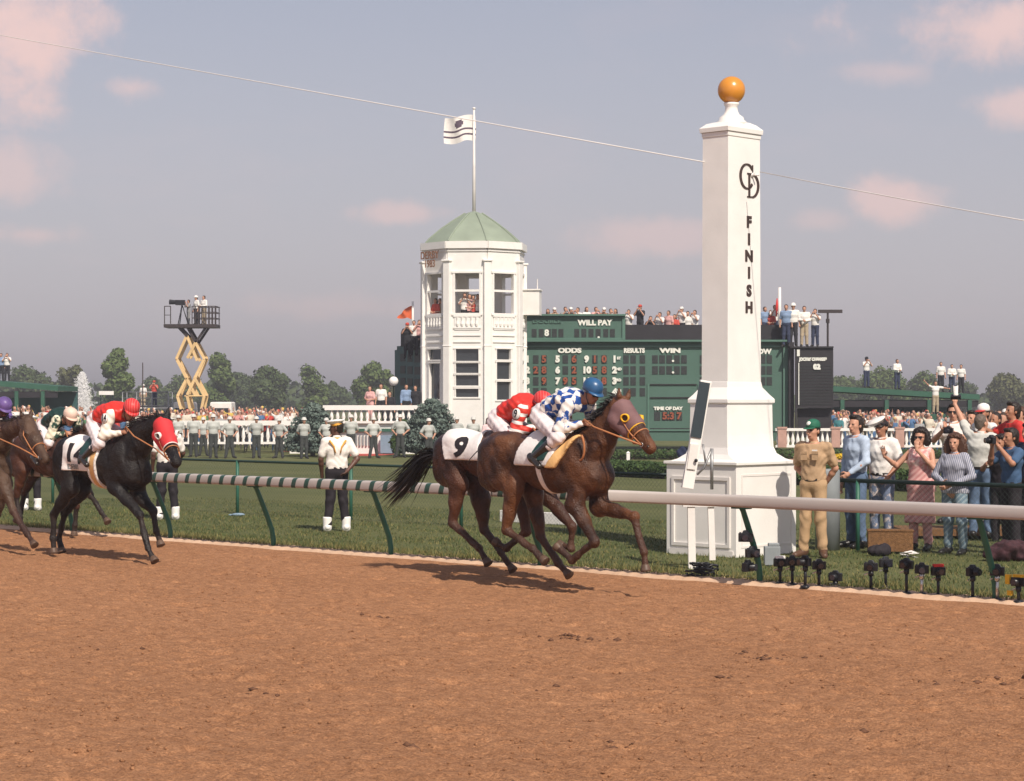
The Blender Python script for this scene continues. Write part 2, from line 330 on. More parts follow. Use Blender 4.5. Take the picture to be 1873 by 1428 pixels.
# ------------------------------------------------------------------ ground
def fbm(x, y, f0, oct_, seed):
    r = np.random.RandomState(seed); out = np.zeros_like(x); a = 1.0; tot = 0
    for o_ in range(oct_):
        g = r.rand(256, 256); X = x * f0 + r.rand() * 99; Y = y * f0 + r.rand() * 99
        xi = np.floor(X).astype(int); yi = np.floor(Y).astype(int); fx = X - xi; fy = Y - yi; fx = fx * fx * (3 - 2 * fx); fy = fy * fy * (3 - 2 * fy)
        q = lambda i, j: g[(xi + i) % 256, (yi + j) % 256]
        out += a * (q(0, 0) * (1 - fx) * (1 - fy) + q(1, 0) * fx * (1 - fy) + q(0, 1) * (1 - fx) * fy + q(1, 1) * fx * fy); tot += a; a *= .5; f0 *= 2.03
    return out / tot
def ground_material(name, cols, scales, bump, bdist, bscale, rough=.95):
    m = bpy.data.materials.new(name); m.use_nodes = True; t = m.node_tree; b = t.nodes['Principled BSDF']; b.inputs['Roughness'].default_value = rough; b.inputs['Specular IOR Level'].default_value = .15
    tcn = N(t, 'ShaderNodeTexCoord'); last = None
    for i, (c1, c2, a, z) in enumerate(cols):
        nz_ = N(t, 'ShaderNodeTexNoise'); nz_.inputs['Scale'].default_value = scales[i]; nz_.inputs['Detail'].default_value = 8; nz_.inputs['Roughness'].default_value = .6
        mpn = N(t, 'ShaderNodeMapping'); mpn.inputs['Rotation'].default_value = (0, 0, HEAD); mpn.inputs['Scale'].default_value = (a, 1, 1)
        vr = N(t, 'ShaderNodeVectorRotate', rotation_type='Z_AXIS'); vr.inputs['Angle'].default_value = -HEAD
        L(t, tcn.outputs['Object'], vr.inputs['Vector']); mpn.inputs['Rotation'].default_value = (0, 0, 0); L(t, vr.outputs[0], mpn.inputs[0]); L(t, mpn.outputs[0], nz_.inputs['Vector'])
        mr = N(t, 'ShaderNodeMapRange'); L(t, nz_.outputs['Fac'], mr.inputs[0]); mr.inputs[1].default_value = .5 - z; mr.inputs[2].default_value = .5 + z
        mx = N(t, 'ShaderNodeMix', data_type='RGBA'); L(t, mr.outputs[0], mx.inputs[0]); mx.inputs[6].default_value = (*c1, 1); mx.inputs[7].default_value = (*c2, 1)
        if last is None: last = mx.outputs[2]
        else:
            mm = N(t, 'ShaderNodeMix', data_type='RGBA', blend_type='OVERLAY'); mm.inputs[0].default_value = .75; L(t, last, mm.inputs[6]); L(t, mx.outputs[2], mm.inputs[7]); last = mm.outputs[2]
    L(t, last, b.inputs['Base Color'])
    bz = N(t, 'ShaderNodeTexNoise'); bz.inputs['Scale'].default_value = bscale; bz.inputs['Detail'].default_value = 9; bz.inputs['Roughness'].default_value = .65; L(t, tcn.outputs['Object'], bz.inputs['Vector'])
    bp = N(t, 'ShaderNodeBump'); bp.inputs['Strength'].default_value = bump; bp.inputs['Distance'].default_value = bdist; L(t, bz.outputs['Fac'], bp.inputs['Height']); L(t, bp.outputs[0], b.inputs['Normal'])
    return m
M['dirt'] = ground_material('dirt', [((.40, .197, .098), (.50, .256, .132), .25, .35), ((.33, .30, .28), (.62, .62, .61), .5, .2), ((.20, .18, .17), (.74, .74, .74), .7, .25)], [.5, 16, 62], 1.0, .04, 45)
M['sand'] = ground_material('sand_edge', [((.50, .32, .21), (.66, .46, .32), .3, .25)], [3], .6, .02, 20)
M['grass'] = ground_material('grass_ground', [((.080, .094, .036), (.150, .146, .064), .25, .22), ((.42, .45, .40), (.56, .56, .52), 1, .25)], [.45, 9], .8, .04, 30)
M['turf'] = ground_material('far_turf', [((.060, .105, .028), (.095, .140, .042), .2, .3)], [.15], .3, .04, 6)
# dirt track: real relief in the part the camera sees
def track_z(x, y):
    s_ = (x - O.x) * h.x + (y - O.y) * h.y; t_ = (x - O.x) * n_.x + (y - O.y) * n_.y
    z = (fbm(s_ * .45, t_, 1.6, 4, 3) - .5) * .035 + (fbm(s_, t_, 7, 3, 5) - .5) * .040 + (fbm(s_ * .7, t_, 21, 2, 6) - .5) * .018
    pits = fbm(s_, t_ * 1.2, 3.1, 2, 9); z -= np.clip(pits - .64, 0, 1) * .16
    hf = fbm(s_, t_, 2.2, 2, 19) > .62; z += np.where(hf, (fbm(s_, t_, 18, 2, 23) - .5) * .03, 0)
    edge = np.clip((-.12 - t_) / .5, 0, 1); return z * edge - .03 * edge - .01
ts = np.concatenate([np.arange(-26, -13, .05), np.arange(-13, -3, .035), np.arange(-3, .02, .03)]); tt_ = None
rows = []; YY = 9.5
ys = []
while YY < 60: ys.append(YY); YY *= 1.0016
ys = np.array(ys); us = np.linspace(-.262, .262, 560)
X = ys[:, None] * us[None, :]; Yg = np.repeat(ys[:, None], len(us), 1)
tc_ = (X - O.x) * n_.x + (Yg - O.y) * n_.y
Z = track_z(X, Yg)
vv = np.stack([X, Yg, Z], -1).reshape(-1, 3); nr, nc = X.shape
ii = np.arange(nr * nc).reshape(nr, nc); q = np.stack([ii[:-1, :-1], ii[:-1, 1:], ii[1:, 1:], ii[1:, :-1]], -1).reshape(-1, 4)
keep = (tc_.reshape(-1)[q] < .03).all(1)
tag(mk('track', vv, q[keep], M['dirt'], smooth=True), kind='structure')
mk_ = MB(); mk_.add([T(-90, 0, -.075), T(60, 0, -.075), T(60, -40, -.075), T(-90, -40, -.075)], [(0, 3, 2, 1)]); tag(mk_.build('track_base', M['dirt']), kind='structure')
# sandy lip between dirt and grass, a slightly raised uneven strip
sv = []; sf = []
sl_ = np.arange(-30, 14, .06); w0 = -.10 - .14 * fbm(sl_, sl_ * 0, 1.3, 3, 31); w1 = .12 + .22 * fbm(sl_, sl_ * 0, 1.8, 3, 32)
for i, s_ in enumerate(sl_):
    sv += [T(s_, w0[i], -.022), T(s_, w0[i] + .05, .015 + .012 * math.sin(i * 1.7)), T(s_, w1[i] * .7, .022 + .01 * math.sin(i * 2.3)), T(s_, w1[i], .002)]
for i in range(len(sl_) - 1):
    for k in range(3): a = i * 4 + k; sf.append((a, a + 4, a + 5, a + 1))
tag(mk('track_edge', sv, sf, M['sand'], smooth=True), kind='structure')
# infield: one sheet to the horizon, with the dip
gv = []; gf = []; tl = [.06, 1, 3, 6, 10, 16, 24, 32, 40, 50, 60, 75, 95, 130, 200, 400, 900, 2600]; slg = [-2600, -900, -400, -200, -120, -80, -60, -45, -30, -20, -10, 0, 10, 30, 80, 200, 600, 2600]
for t_ in tl:
    for s_ in slg:
        p = T(s_, t_); gv.append((p.x, p.y, gz(p.y)))
for i in range(len(tl) - 1):
    for j in range(len(slg) - 1): a = i * len(slg) + j; gf.append((a, a + 1, a + len(slg) + 1, a + len(slg)))
tag(mk('infield_grass', gv, gf, M['grass']), kind='structure')
# grass blades on the strip nearest the rail
def blades(name, cnt, s0, s1, t0, t1, hgt, mats, seed, dens=None):
    r = np.random.RandomState(seed); s_ = r.uniform(s0, s1, cnt); t_ = t0 + (t1 - t0) * r.rand(cnt) ** 1.35
    d = fbm(s_ * .8, t_ * 2, 1.2, 3, seed + 1); k = r.rand(cnt) < (.25 + 1.3 * np.clip(d - .3, 0, 1)); s_ = s_[k]; t_ = t_[k]; d = d[k]; n = len(s_)
    x = O.x + h.x * s_ + n_.x * t_; y = O.y + h.y * s_ + n_.y * t_
    an = r.uniform(0, 2 * math.pi, n); hh = hgt * (.4 + r.rand(n)) * (.5 + d); w_ = .004 + .006 * r.rand(n); lx = r.normal(0, .4, n) * hh; ly = r.normal(0, .4, n) * hh
    z0 = np.where(y > 45, -.02, 0) - .005
    v = np.stack([np.stack([x - np.cos(an) * w_, y - np.sin(an) * w_, z0], 1), np.stack([x + np.cos(an) * w_, y + np.sin(an) * w_, z0], 1), np.stack([x + lx, y + ly, z0 + hh], 1)], 1).reshape(-1, 3)
    f = np.arange(n * 3).reshape(-1, 3); fm = r.randint(0, len(mats), n)
    return tag(mk(name, v, f, mats, fm=fm), kind='stuff')
gm = [mat('grass_blade', (.075, .098, .028), .8, .2, 3), mat('dry_grass_blade', (.20, .17, .06), .8, .2, 3), mat('dark_grass_blade', (.045, .065, .02), .8, .2, 3)]
tag(blades('grass', 190000, -22, 8, .1, 9, .036, [gm[0], gm[0], gm[2], gm[1]], 4), 'short green infield grass behind the rail', 'grass')
tag(blades('edge_grass', 38000, -22, 8, .04, .7, .07, [gm[0], gm[1], gm[1]], 8), 'longer dry grass tufts along the track edge', 'grass')
# loose clods on the dirt
r_ = np.random.RandomState(12); cv = []; cf = []
oct_ = np.array([(1, 0, 0), (-1, 0, 0), (0, 1, 0), (0, -1, 0), (0, 0, 1), (0, 0, -1)], float); of = np.array([(0, 2, 4), (2, 1, 4), (1, 3, 4), (3, 0, 4), (2, 0, 5), (1, 2, 5), (3, 1, 5), (0, 3, 5)])
ncl = 9000; Yc = 11 * (40 / 11) ** r_.rand(ncl) ; Xc = Yc * r_.uniform(-.25, .25, ncl); tt = (Xc - O.x) * n_.x + (Yc - O.y) * n_.y; k = tt < -.2; Xc = Xc[k]; Yc = Yc[k]
dd = fbm(Xc, Yc, .8, 3, 44); k = r_.rand(len(Xc)) < np.clip((dd - .35) * 4, .15, 1); Xc = Xc[k]; Yc = Yc[k]; Zc = track_z(Xc, Yc)
sz = .004 + .015 * r_.rand(len(Xc)) ** 3
for i in range(len(Xc)):
    cv.append(oct_ * sz[i] * r_.uniform(.6, 1.3, (6, 3)) * (1, 1, .7) + (Xc[i], Yc[i], Zc[i] + sz[i] * .3)); cf.append(of + 6 * i)
cv2 = []; cf2 = []
for (px, py, nn_, sp_) in ((1035, 1160, 26, .16), (1090, 1163, 14, .12), (1385, 1190, 22, .13), (1408, 1194, 20, .12), (1800, 1236, 30, .3), (1025, 1250, 10, .1), (745, 1352, 12, .08), (1130, 1352, 10, .1), (690, 1122, 9, .1), (470, 1262, 9, .12), (1345, 1230, 8, .1), (200, 1180, 8, .2), (1640, 1330, 10, .15), (900, 1420, 10, .1)):
    g_ = G(px, py)
    for i in range(nn_ * 2 // 3):
        x_ = g_.x + r_.normal(0, sp_); y_ = g_.y + r_.normal(0, sp_ * .8); s2 = .010 + .022 * r_.rand() ** 2
        cv2.append(oct_ * s2 * r_.uniform(.6, 1.4, (6, 3)) * (1.2, 1.2, .7) + (x_, y_, float(track_z(np.array([x_]), np.array([y_]))[0]) + s2 * .2)); cf2.append(of + 6 * (len(cv2) - 1))
tag(mk('damp_clods', np.concatenate(cv2), np.concatenate(cf2), mat('damp_dirt', (.13, .06, .032), .9, .3, 20)), 'darker damp clods thrown up in small groups on the track', 'dirt', kind='stuff')
tag(mk('dirt_clods', np.concatenate(cv), np.concatenate(cf), M['dirt']), 'loose clods of brown dirt scattered on the track', 'dirt', kind='stuff')

# ------------------------------------------------------------------ running rail
RT = -.30                                            # the rail overhangs the track
rail = empty('track_rail', T(0, .1), 0, 'long rounded rail between track and grass, striped green left, plain beige right', 'rail')
def rail_span(s0, s1, m, name='rail_tube'):
    prof = []
    for k in range(18):
        a = 2 * math.pi * k / 18; y_ = math.cos(a); z_ = math.sin(a)
        prof.append((.080 * math.copysign(abs(y_) ** .42, y_), .070 * math.copysign(abs(z_) ** .5, z_)))
    v = []; f = []
    steps = max(1, int((s1 - s0) / 2.5)); ss = [s0 + (s1 - s0) * i / steps for i in range(steps + 1)]
    for s_ in ss:
        for (y_, z_) in prof: v.append(T(s_, RT + y_, .945 + z_) - rail.location)
    for i in range(len(ss) - 1):
        for k in range(18): a = i * 18 + k; b = i * 18 + (k + 1) % 18; f.append((a, b, b + 18, a + 18))
    f.append(tuple(range(18))); f.append(tuple(range(len(v) - 18, len(v)))[::-1]); return v, f
S_END = -1.72; edges = [-34.0]
while edges[-1] < S_END: edges += [edges[-1] + .175, edges[-1] + .265]
edges = [e for e in edges if e < S_END] + [S_END]; prof = []
for k in range(20):
    a = 2 * math.pi * k / 20; y_ = math.cos(a); z_ = math.sin(a); prof.append((.080 * math.copysign(abs(y_) ** .42, y_), .070 * math.copysign(abs(z_) ** .5, z_)))
v = []; f = []; fm = []
for e in edges:
    for (y_, z_) in prof: v.append(T(e + z_ * .35, RT + y_, .945 + z_) - rail.location)
for i in range(len(edges) - 1):
    for k in range(20): a = i * 20 + k; c = i * 20 + (k + 1) % 20; f.append((a, c, c + 20, a + 20)); fm.append(i % 2)
mk('striped_rail_tube', v, f, [M['rail'], M['railgreen']], rail, True, fm)
v, f = rail_span(S_END, S_END + .22, 0); mk('sleeve', v, f, M['grey'], rail, True)
v, f = rail_span(S_END + .22, 14, 0); o_ = mk('plain_rail_tube', v, f, M['rail'], rail)
for p in o_.data.polygons: p.use_smooth = len(p.vertices) == 4
def post(s_):
    b = MB(); pts = [T(s_, RT + .0, .88), T(s_, RT + .03, .84), T(s_, RT + .10, .70), T(s_, RT + .22, .45), T(s_, RT + .31, .25), T(s_, RT + .34, .1), T(s_, RT + .34, -.03)]
    b.tube([p - rail.location for p in pts], [.032, .032, .034, .036, .036, .036, .036], 10)
    b.box(T(s_, RT, .868) - rail.location, (.22, .1, .016), rz=HEAD)
    b.build('post', M['postgreen'], rail, True)
for s_ in (-20.3, -17.8, -15.35, -12.9, -10.35, -7.95, -5.5, -2.75, .68, 3.75, 6.8): post(s_)

# ------------------------------------------------------------------ inner fence
FT = 5.15
fen = empty('infield_fence', T(0, FT), 0, 'low dark green chain link fence across the grass behind the rail', 'fence')
def fp(s_, z): return T(s_, FT, z) - fen.location
MB().tube([fp(-34, .97), fp(-16, .97), fp(-4.2, .97)], .022, 8).build('top_rail', M['fence'], fen, True)
MB().tube([fp(-2.1, .97), fp(10, .97)], .03, 8).build('top_rail', M['fence'], fen, True)
for s_ in [-33, -30, -27, -24, -21, -18, -15.1, -12, -9.3, -6.7, -4.2, -1.5, 1.3, 4.1, 7]:
    MB().tube([fp(s_, -.05), fp(s_, .98)], .03, 8).build('fence_post', M['postgreen'], fen, True)
b = MB()
def diamond(s0, s1, pitch=.075, H_=.95, r_w=.0013):
    s_ = s0
    while s_ < s1:
        for sg in (1, -1):
            b.tube([fp(s_, .02 if sg > 0 else H_), fp(s_ + H_, H_ if sg > 0 else .02)], r_w, 3, caps=False)
        s_ += pitch
diamond(-26, -5.2); diamond(-2.1, 8)
b.build('chain_link', M['wire'], fen)

# ------------------------------------------------------------------ finish post
PC = Vector((3.0, 29.15, 0))
fpst = empty('finish_post', PC, HEAD, 'tall white square finish post topped by an orange gold ball', 'post')   # local x = running direction, local y = infield
def panel_frame(b, face, w_, z0, z1, off, fr=.045, pr=.018):
    """raised moulding rectangle on a face: 'L' is the long (-y) face, 'R' the (+x) face"""
    for (u0, u1, a, c) in [(-w_, w_, z1 - fr, z1), (-w_, w_, z0, z0 + fr), (-w_, -w_ + fr, z0 + fr, z1 - fr), (w_ - fr, w_, z0 + fr, z1 - fr)]:
        if face == 'L': b.box(((u0 + u1) / 2, -off - pr / 2, (a + c) / 2), (u1 - u0, pr, c - a))
        else: b.box((off + pr / 2, (u0 + u1) / 2, (a + c) / 2), (pr, u1 - u0, c - a))
b = MB(); b.rings([(0, 0, .60, .665, -.02), (0, 0, .60, .665, 1.22), (0, 0, .63, .695, 1.222), (0, 0, .63, .695, 1.262)])
bevel(b.build('base', M['white'], fpst), .006)
b = MB(); panel_frame(b, 'L', .50, .12, 1.06, .60 + .065); b.box((0, -.672, .04), (1.1, .012, .08)); 
panel_frame(b, 'R', .56, .12, 1.10, .60, .03, .006); b.build('moulding', M['white2'], fpst)
b = MB(); b.rings([(0, 0, .57, .635, 1.262), (0, 0, .49, .575, 1.29), (0, 0, .37, .535, 1.36), (0, 0, .335, .51, 1.45), (0, 0, .325, .505, 1.62), (0, 0, .32, .50, 2.04), (0, 0, .345, .525, 2.05), (0, 0, .345, .525, 2.10),
                    (0, 0, .30, .47, 2.16), (0, 0, .24, .39, 2.26), (0, 0, .225, .375, 2.34)])
bevel(b.build('pedestal', M['white'], fpst), .006)
b = MB(); b.rings([(0, 0, .222, .37, 2.34), (0, 0, .218, .352, 5.67)]); b.build('shaft', M['white'], fpst)
b = MB(); b.rings([(0, 0, .228, .362, 5.66), (0, 0, .230, .366, 5.72)]); b.rings([(0, 0, .246, .384, 5.722), (0, 0, .252, .390, 5.785), (0, 0, .20, .30, 5.85), (0, 0, .17, .18, 5.88)])
bevel(b.build('cornice', M['white'], fpst), .005)
b = MB(); b.lathe([(.20, 5.84), (.205, 5.89), (.175, 5.91), (.165, 5.95), (.11, 5.99), (.088, 6.04), (.082, 6.10), (.10, 6.12), (.105, 6.15), (.08, 6.155)], n=24)
b.build('finial_neck', M['white'], fpst, True)
b = MB(); b.lathe([(max(.002, .188 * math.sin(a)), 6.325 - .188 * math.cos(a)) for a in [math.pi * i / 24 for i in range(25)]], n=36); b.build('ball', M['ball'], fpst, True)
# letters on the +x face
XF = .2235
def pz(py): return HC + (HY - py) * 28.75 / F
def face_m(z, y=.03): return basis((XF, y, z), (0, 1, 0), (0, 0, 1), (1, 0, 0))
for ch, py in zip('FINISH', (403, 435, 466, 497, 530, 561)):
    sign('letter', ch, .205, face_m(pz(py), .10), M['brownletter'], fpst, bold=.010, sx=1.1)
def stroke(b, pts, w_, th=.012):
    """flat ribbon drawn on the face plane: pts are (y, z, width factor)"""
    v = []; f = []
    for i, p in enumerate(pts):
        a = pts[max(i - 1, 0)]; c = pts[min(i + 1, len(pts) - 1)]; dx, dz = c[0] - a[0], c[1] - a[1]; l = math.hypot(dx, dz) or 1; nx, nz_ = -dz / l, dx / l
        hw = w_ * (p[2] if len(p) > 2 else 1) / 2
        for sd in (-1, 1):
            for d_ in (0, th): v.append((XF - .003 + d_, p[0] + nx * hw * sd, p[1] + nz_ * hw * sd))
    for i in range(len(pts) - 1):
        a = i * 4; c = a + 4; f += [(a + 1, a + 3, c + 3, c + 1), (a, c, c + 2, a + 2), (a, a + 1, c + 1, c), (a + 2, c + 2, c + 3, a + 3)]
    e = len(pts) * 4 - 4; f += [(0, 2, 3, 1), (e, e + 1, e + 3, e + 2)]; b.add(v, f)
b = MB(); c0 = (.055, pz(318)); stroke(b, [(c0[0] + .145 * math.cos(a), c0[1] + .165 * math.sin(a), .55 + .9 * abs(math.cos(a))) for a in [R(38 + i * 284 / 28) for i in range(29)]], .031)
stroke(b, [(c0[0] + .125, c0[1] + .16), (c0[0] + .125, c0[1] + .06)], .014); b.build('letter', M['brownletter'], fpst)
b = MB(); c1 = (.16, pz(334)); stroke(b, [(c1[0] - .055, c1[1] + .165), (c1[0] - .055, c1[1] - .165)], .036)
stroke(b, [(c1[0] - .10, c1[1] + .158), (c1[0] + .0, c1[1] + .158)], .016); stroke(b, [(c1[0] - .10, c1[1] - .158), (c1[0] + .0, c1[1] - .158)], .016)
stroke(b, [(c1[0] + .145 * math.cos(a), c1[1] + .158 * math.sin(a), .5 + .8 * math.cos(a)) for a in [R(-88 + i * 176 / 20) for i in range(21)]], .034); b.build('letter', M['brownletter'], fpst)
b = MB(); p0 = Vector((XF, .17, pz(315))); b.tube([p0, p0 + Vector((.10, .02, .0))], .014, 8); b.tube([p0 + Vector((-.0, 0, 0)), p0 + Vector((.012, 0, 0))], .03, 10); b.build('cable_bracket', M['white2'], fpst, True)
# the cable over the track, in two runs
def cable(name, p, q_, label, r_=.006):
    o_ = MB(); c = (p + q_) / 2; o_.tube([p - c, (q_ - p) * .5 * .5 + p - c + Vector((0, 0, -.01)), Vector((0, 0, -.014)), (q_ - p) * .75 + p - c + Vector((0, 0, -.01)), q_ - c], r_, 6)
    return tag(o_.build(name, M['white2'], None, True, loc=c), label, 'cable')
cable('overhead_cable', W(1288, 296, 29.0) + (W(-60, 52, 48) - W(1288, 296, 29.0)) * 2.2, W(1288, 296, 29.0), 'thin white cable rising to the left from the finish post', .0075)
cable('overhead_cable', W(1390, 314, 28.7), W(1960, 418, 24), 'thin white cable descending to the right from the finish post', .006)
# cover box behind the base, grey metal
gb = empty('metal_drum', G(1440, 880) * 0 + T(-1.9, 5.0), 0, 'small grey metal drum standing behind the finish post base', 'drum')
b = MB(); b.lathe([(.17, 0), (.17, 1.10), (.16, 1.12), (.02, 1.13)], n=20); b.build('body', M['grey'], gb, True)

# ------------------------------------------------------------------ finish line mirror on its stand
mr_ = empty('finish_mirror', T(-1.9, .9), 0, 'tall tilted dark glass mirror in a white frame beside the finish post', 'mirror')
Ym = 26.4
def wl(px, py, Y, e): return W(px, py, Y) - e.location
def slab(b, p, q_, wid, th, side=Vector((1, 0, 0)), m=0):
    ax_ = (q_ - p).normalized(); side = (side - ax_ * side.dot(ax_)).normalized(); nn = ax_.cross(side)
    v = [p + side * i * wid / 2 + nn * j * th / 2 for i in (-1, 1) for j in (-1, 1)] + [q_ + side * i * wid / 2 + nn * j * th / 2 for i in (-1, 1) for j in (-1, 1)]
    b.add(v, [(0, 1, 3, 2), (4, 6, 7, 5), (0, 4, 5, 1), (2, 3, 7, 6), (0, 2, 6, 4), (1, 5, 7, 3)], m)
sd = Vector((.97, .25, 0))
b = MB(); slab(b, wl(1257, 893, Ym, mr_), wl(1291, 696, Ym, mr_), .15, .05, sd); bevel(b.build('frame', M['white'], mr_), .006)
b = MB(); slab(b, wl(1272.5, 800, Ym - .035, mr_), wl(1289, 699, Ym - .035, mr_), .138, .02, sd); b.build('glass', M['mirror'], mr_)
b = MB(); slab(b, wl(1264, 858, Ym - .035, mr_), wl(1270, 812, Ym - .035, mr_), .11, .02, sd); b.build('dial_panel', M['white2'], mr_)
b = MB(); b.lathe([(.022, 0), (.022, .015)], n=12, M=Matrix.Translation(wl(1273, 842, Ym - .06, mr_)) @ Matrix.Rotation(R(90), 4, 'X')); b.build('knob', M['plastic'], mr_, True)
b = MB(); b.tube([wl(1275, 868, Ym, mr_), wl(1288, 855, Ym, mr_), wl(1302, 820, Ym, mr_)], .014, 8); b.tube([wl(1286, 812, Ym, mr_), wl(1291, 850, Ym, mr_)], .012, 8); b.tube([wl(1302, 820, Ym, mr_), wl(1302, 895, Ym, mr_)], .02, 8); b.build('support_arm', M['steel'], mr_, True)
for (px, w_) in ((1264, .09), (1300, .075)):
    b = MB(); p0 = wl(px, 925, Ym, mr_); p1 = wl(px + (2 if px < 1280 else 3), 1048 if px < 1280 else 1024, Ym, mr_); slab(b, p0, p1, w_, w_, Vector((1, 0, 0))); b.build('leg', M['white2'], mr_)
b = MB(); b.box(wl(1282, 924, Ym, mr_), (.45, .12, .03)); b.build('crossbar', M['white2'], mr_)
o_ = empty('cable_coil', G(1282, 1056), 0, 'black coil of cable lying at the foot of the tilted mirror stand', 'cable')
b = MB(); r2 = random.Random(3)
for k in range(7):
    c = Vector((r2.uniform(-.1, .1), r2.uniform(-.05, .05), .03 + .022 * k)); b.tube([c + Vector((.11 * math.cos(a), .09 * math.sin(a), r2.uniform(-.015, .015))) for a in [2 * math.pi * i / 16 for i in range(17)]], .013, 6, caps=False)
b.tube([Vector((.1, 0, .03)), Vector((.5, -.05, .012)), Vector((.9, .1, .012)), Vector((1.3, .0, .012))], .008, 6)
b.build('coil', M['plastic'], o_, True)

# ------------------------------------------------------------------ octagonal tower
TY = 97.0; tw = empty('clock_tower', W(867, 800, TY + 2.3), R(-7) , 'white octagonal tower with green pyramid roof behind the horses', 'tower'); tw.name = 'octagonal_tower'
tw.location.z = 0
AP = 2.17; FWID = 2 * AP * math.tan(R(22.5))
def tz(py): return HC + (HY - py) * TY / F
def wall_cells(w_, z0, z1, ops, th, Mx, b, m=0):
    xs = sorted({-w_ / 2, w_ / 2, *[o[0] for o in ops], *[o[1] for o in ops]}); zs = sorted({z0, z1, *[o[2] for o in ops], *[o[3] for o in ops]})
    for i in range(len(xs) - 1):
        run = None
        for j in range(len(zs) - 1):
            cx, cz = (xs[i] + xs[i + 1]) / 2, (zs[j] + zs[j + 1]) / 2
            hole = any(o[0] < cx < o[1] and o[2] < cz < o[3] for o in ops)
            if hole:
                if run is not None: b.box((cx, 0, (run + zs[j]) / 2), (xs[i + 1] - xs[i], th, zs[j] - run), Mx, m)
                run = None
            elif run is None: run = zs[j]
        if run is not None: b.box((cx, 0, (run + zs[-1]) / 2), (xs[i + 1] - xs[i], th, zs[-1] - run), Mx, m)
up = (tz(572), tz(499)); wallb = MB(); panes = []
WL = {0: [(.52, tz(660), tz(638)), (.52, tz(682), tz(664)), (.52, tz(705), tz(686)), (.52, tz(726), tz(711))],
      1: [(.40, tz(657), tz(638)), (.40, tz(693), tz(662)), (.40, tz(731), tz(698))], -1: [(.5, tz(657), tz(638)), (.42, tz(730), tz(664))]}
fit = MB(); pil = MB(); band = MB()
for k in range(8):
    kk = k if k < 4 else k - 8
    a = R(45 * kk - 90)
    nrm = Vector((math.cos(a), math.sin(a), 0)); Mx = basis(nrm * AP, (-nrm.y, nrm.x, 0), (0, 0, 1), nrm) ; Mx = basis(nrm * AP, Vector((-nrm.y, nrm.x, 0)), nrm, Vector((0, 0, 1)))
    Mx = Matrix(((-nrm.y, nrm.x, 0, nrm.x * AP), (nrm.x, nrm.y, 0, nrm.y * AP), (0, 0, 1, 0), (0, 0, 0, 1)))
    uw = .56
    ops = [(-uw, uw, up[0], up[1])]
    low = WL.get(kk, WL[1])
    for (hw, a0, a1) in low: ops.append((-hw, hw, a0, a1))
    wall_cells(FWID, -.4, tz(452), ops, .16, Mx, wallb)
    fr = MB(); zm = tz(531); fr.box((0, .05, zm), (2 * uw, .10, .10), Mx)
    for x_ in (-uw - .04, uw + .04): fr.box((x_, .095, (up[0] + up[1]) / 2), (.08, .04, up[1] - up[0] + .16), Mx)
    for z_ in (up[0] - .06, up[1] + .05): fr.box((0, .10, z_), (2 * uw + .3, .07, .09), Mx)
    fr.build('window_frame', M['white'], tw)
    for (hw, a0, a1) in low:
        panes.append((Mx, hw, a0, a1))
    fit = MB()
    # carved balustrade panel below the window
    for j in range(5): fit.lathe([(.05, tz(596)), (.07, tz(592)), (.045, tz(586)), (.055, tz(580))], (-.44 + .22 * j, .12, 0), 8, 0, Mx)
    fit.box((0, .105, tz(588)), (1.15, .012, .75), Mx); fit.box((0, .11, tz(577)), (1.25, .06, .10), Mx); fit.box((0, .11, tz(599)), (1.25, .05, .07), Mx); fit.box((0, .105, tz(613)), (1.25, .04, .05), Mx); fit.box((0, .105, tz(625)), (1.25, .04, .05), Mx)
    fit.build('balustrade_panel', M['white'], tw)
    # corner pilaster
    va = R(45 * kk - 90 + 22.5); vp = Vector((math.cos(va), math.sin(va), 0)) * (AP / math.cos(R(22.5)))
    pil.box((vp.x, vp.y, (tz(800) + tz(477)) / 2), (.34, .34, tz(477) - tz(800)), rz=va); pil.box((vp.x, vp.y, tz(476)), (.46, .46, .09), rz=va); pil.box((vp.x, vp.y, tz(632)), (.38, .38, .06), rz=va)
    band.box((0, .06, tz(447)), (FWID + .12, .30, tz(441) - tz(454)), Mx); band.box((0, .02, tz(458)), (FWID + .05, .22, .05), Mx)
wallb.build('wall', M['white'], tw); bevel(pil.build('pilasters', M['white'], tw), .02, 1); band.build('parapet', M['white'], tw)
for (Mx, hw, a0, a1) in panes:
    fr = MB(); fr.box((0, .10, a1 + .04), (2 * hw + .2, .05, .06), Mx); fr.box((0, .10, a0 - .04), (2 * hw + .2, .05, .06), Mx); fr.box((-hw - .03, .095, (a0 + a1) / 2), (.05, .03, a1 - a0 + .02), Mx); fr.box((hw + .03, .095, (a0 + a1) / 2), (.05, .03, a1 - a0 + .02), Mx)
    fo = fr.build('window', M['white'], tw); MB().box((0, -.05, (a0 + a1) / 2), (2 * hw + .04, .03, a1 - a0 + .04), Mx).build('pane', M['glass'], fo)
b = MB()
b.lathe([(AP * .93, -.3), (AP * .93, -.2)], n=8); b.lathe([(AP * .97, tz(576) - .1), (AP * .97, tz(576))], n=8); b.lathe([(AP * .97, tz(492)), (AP * .97, tz(488))], n=8); b.build('floor_slabs', M['white2'], tw)
b = MB()
rp = [(AP * 1.0 / math.cos(R(22.5)) * .985, tz(440)), (AP * 1.0, tz(433)), (AP * .74, tz(414)), (AP * .46, tz(397)), (AP * .20, tz(383)), (.05, tz(378))]
for (r0, z0) in [rp[0]]: pass
v = []; f = []
for (r0, z0) in rp:
    for k in range(8): an = R(45 * k + 22.5 - 90); v.append((r0 * math.cos(an), r0 * math.sin(an), z0))
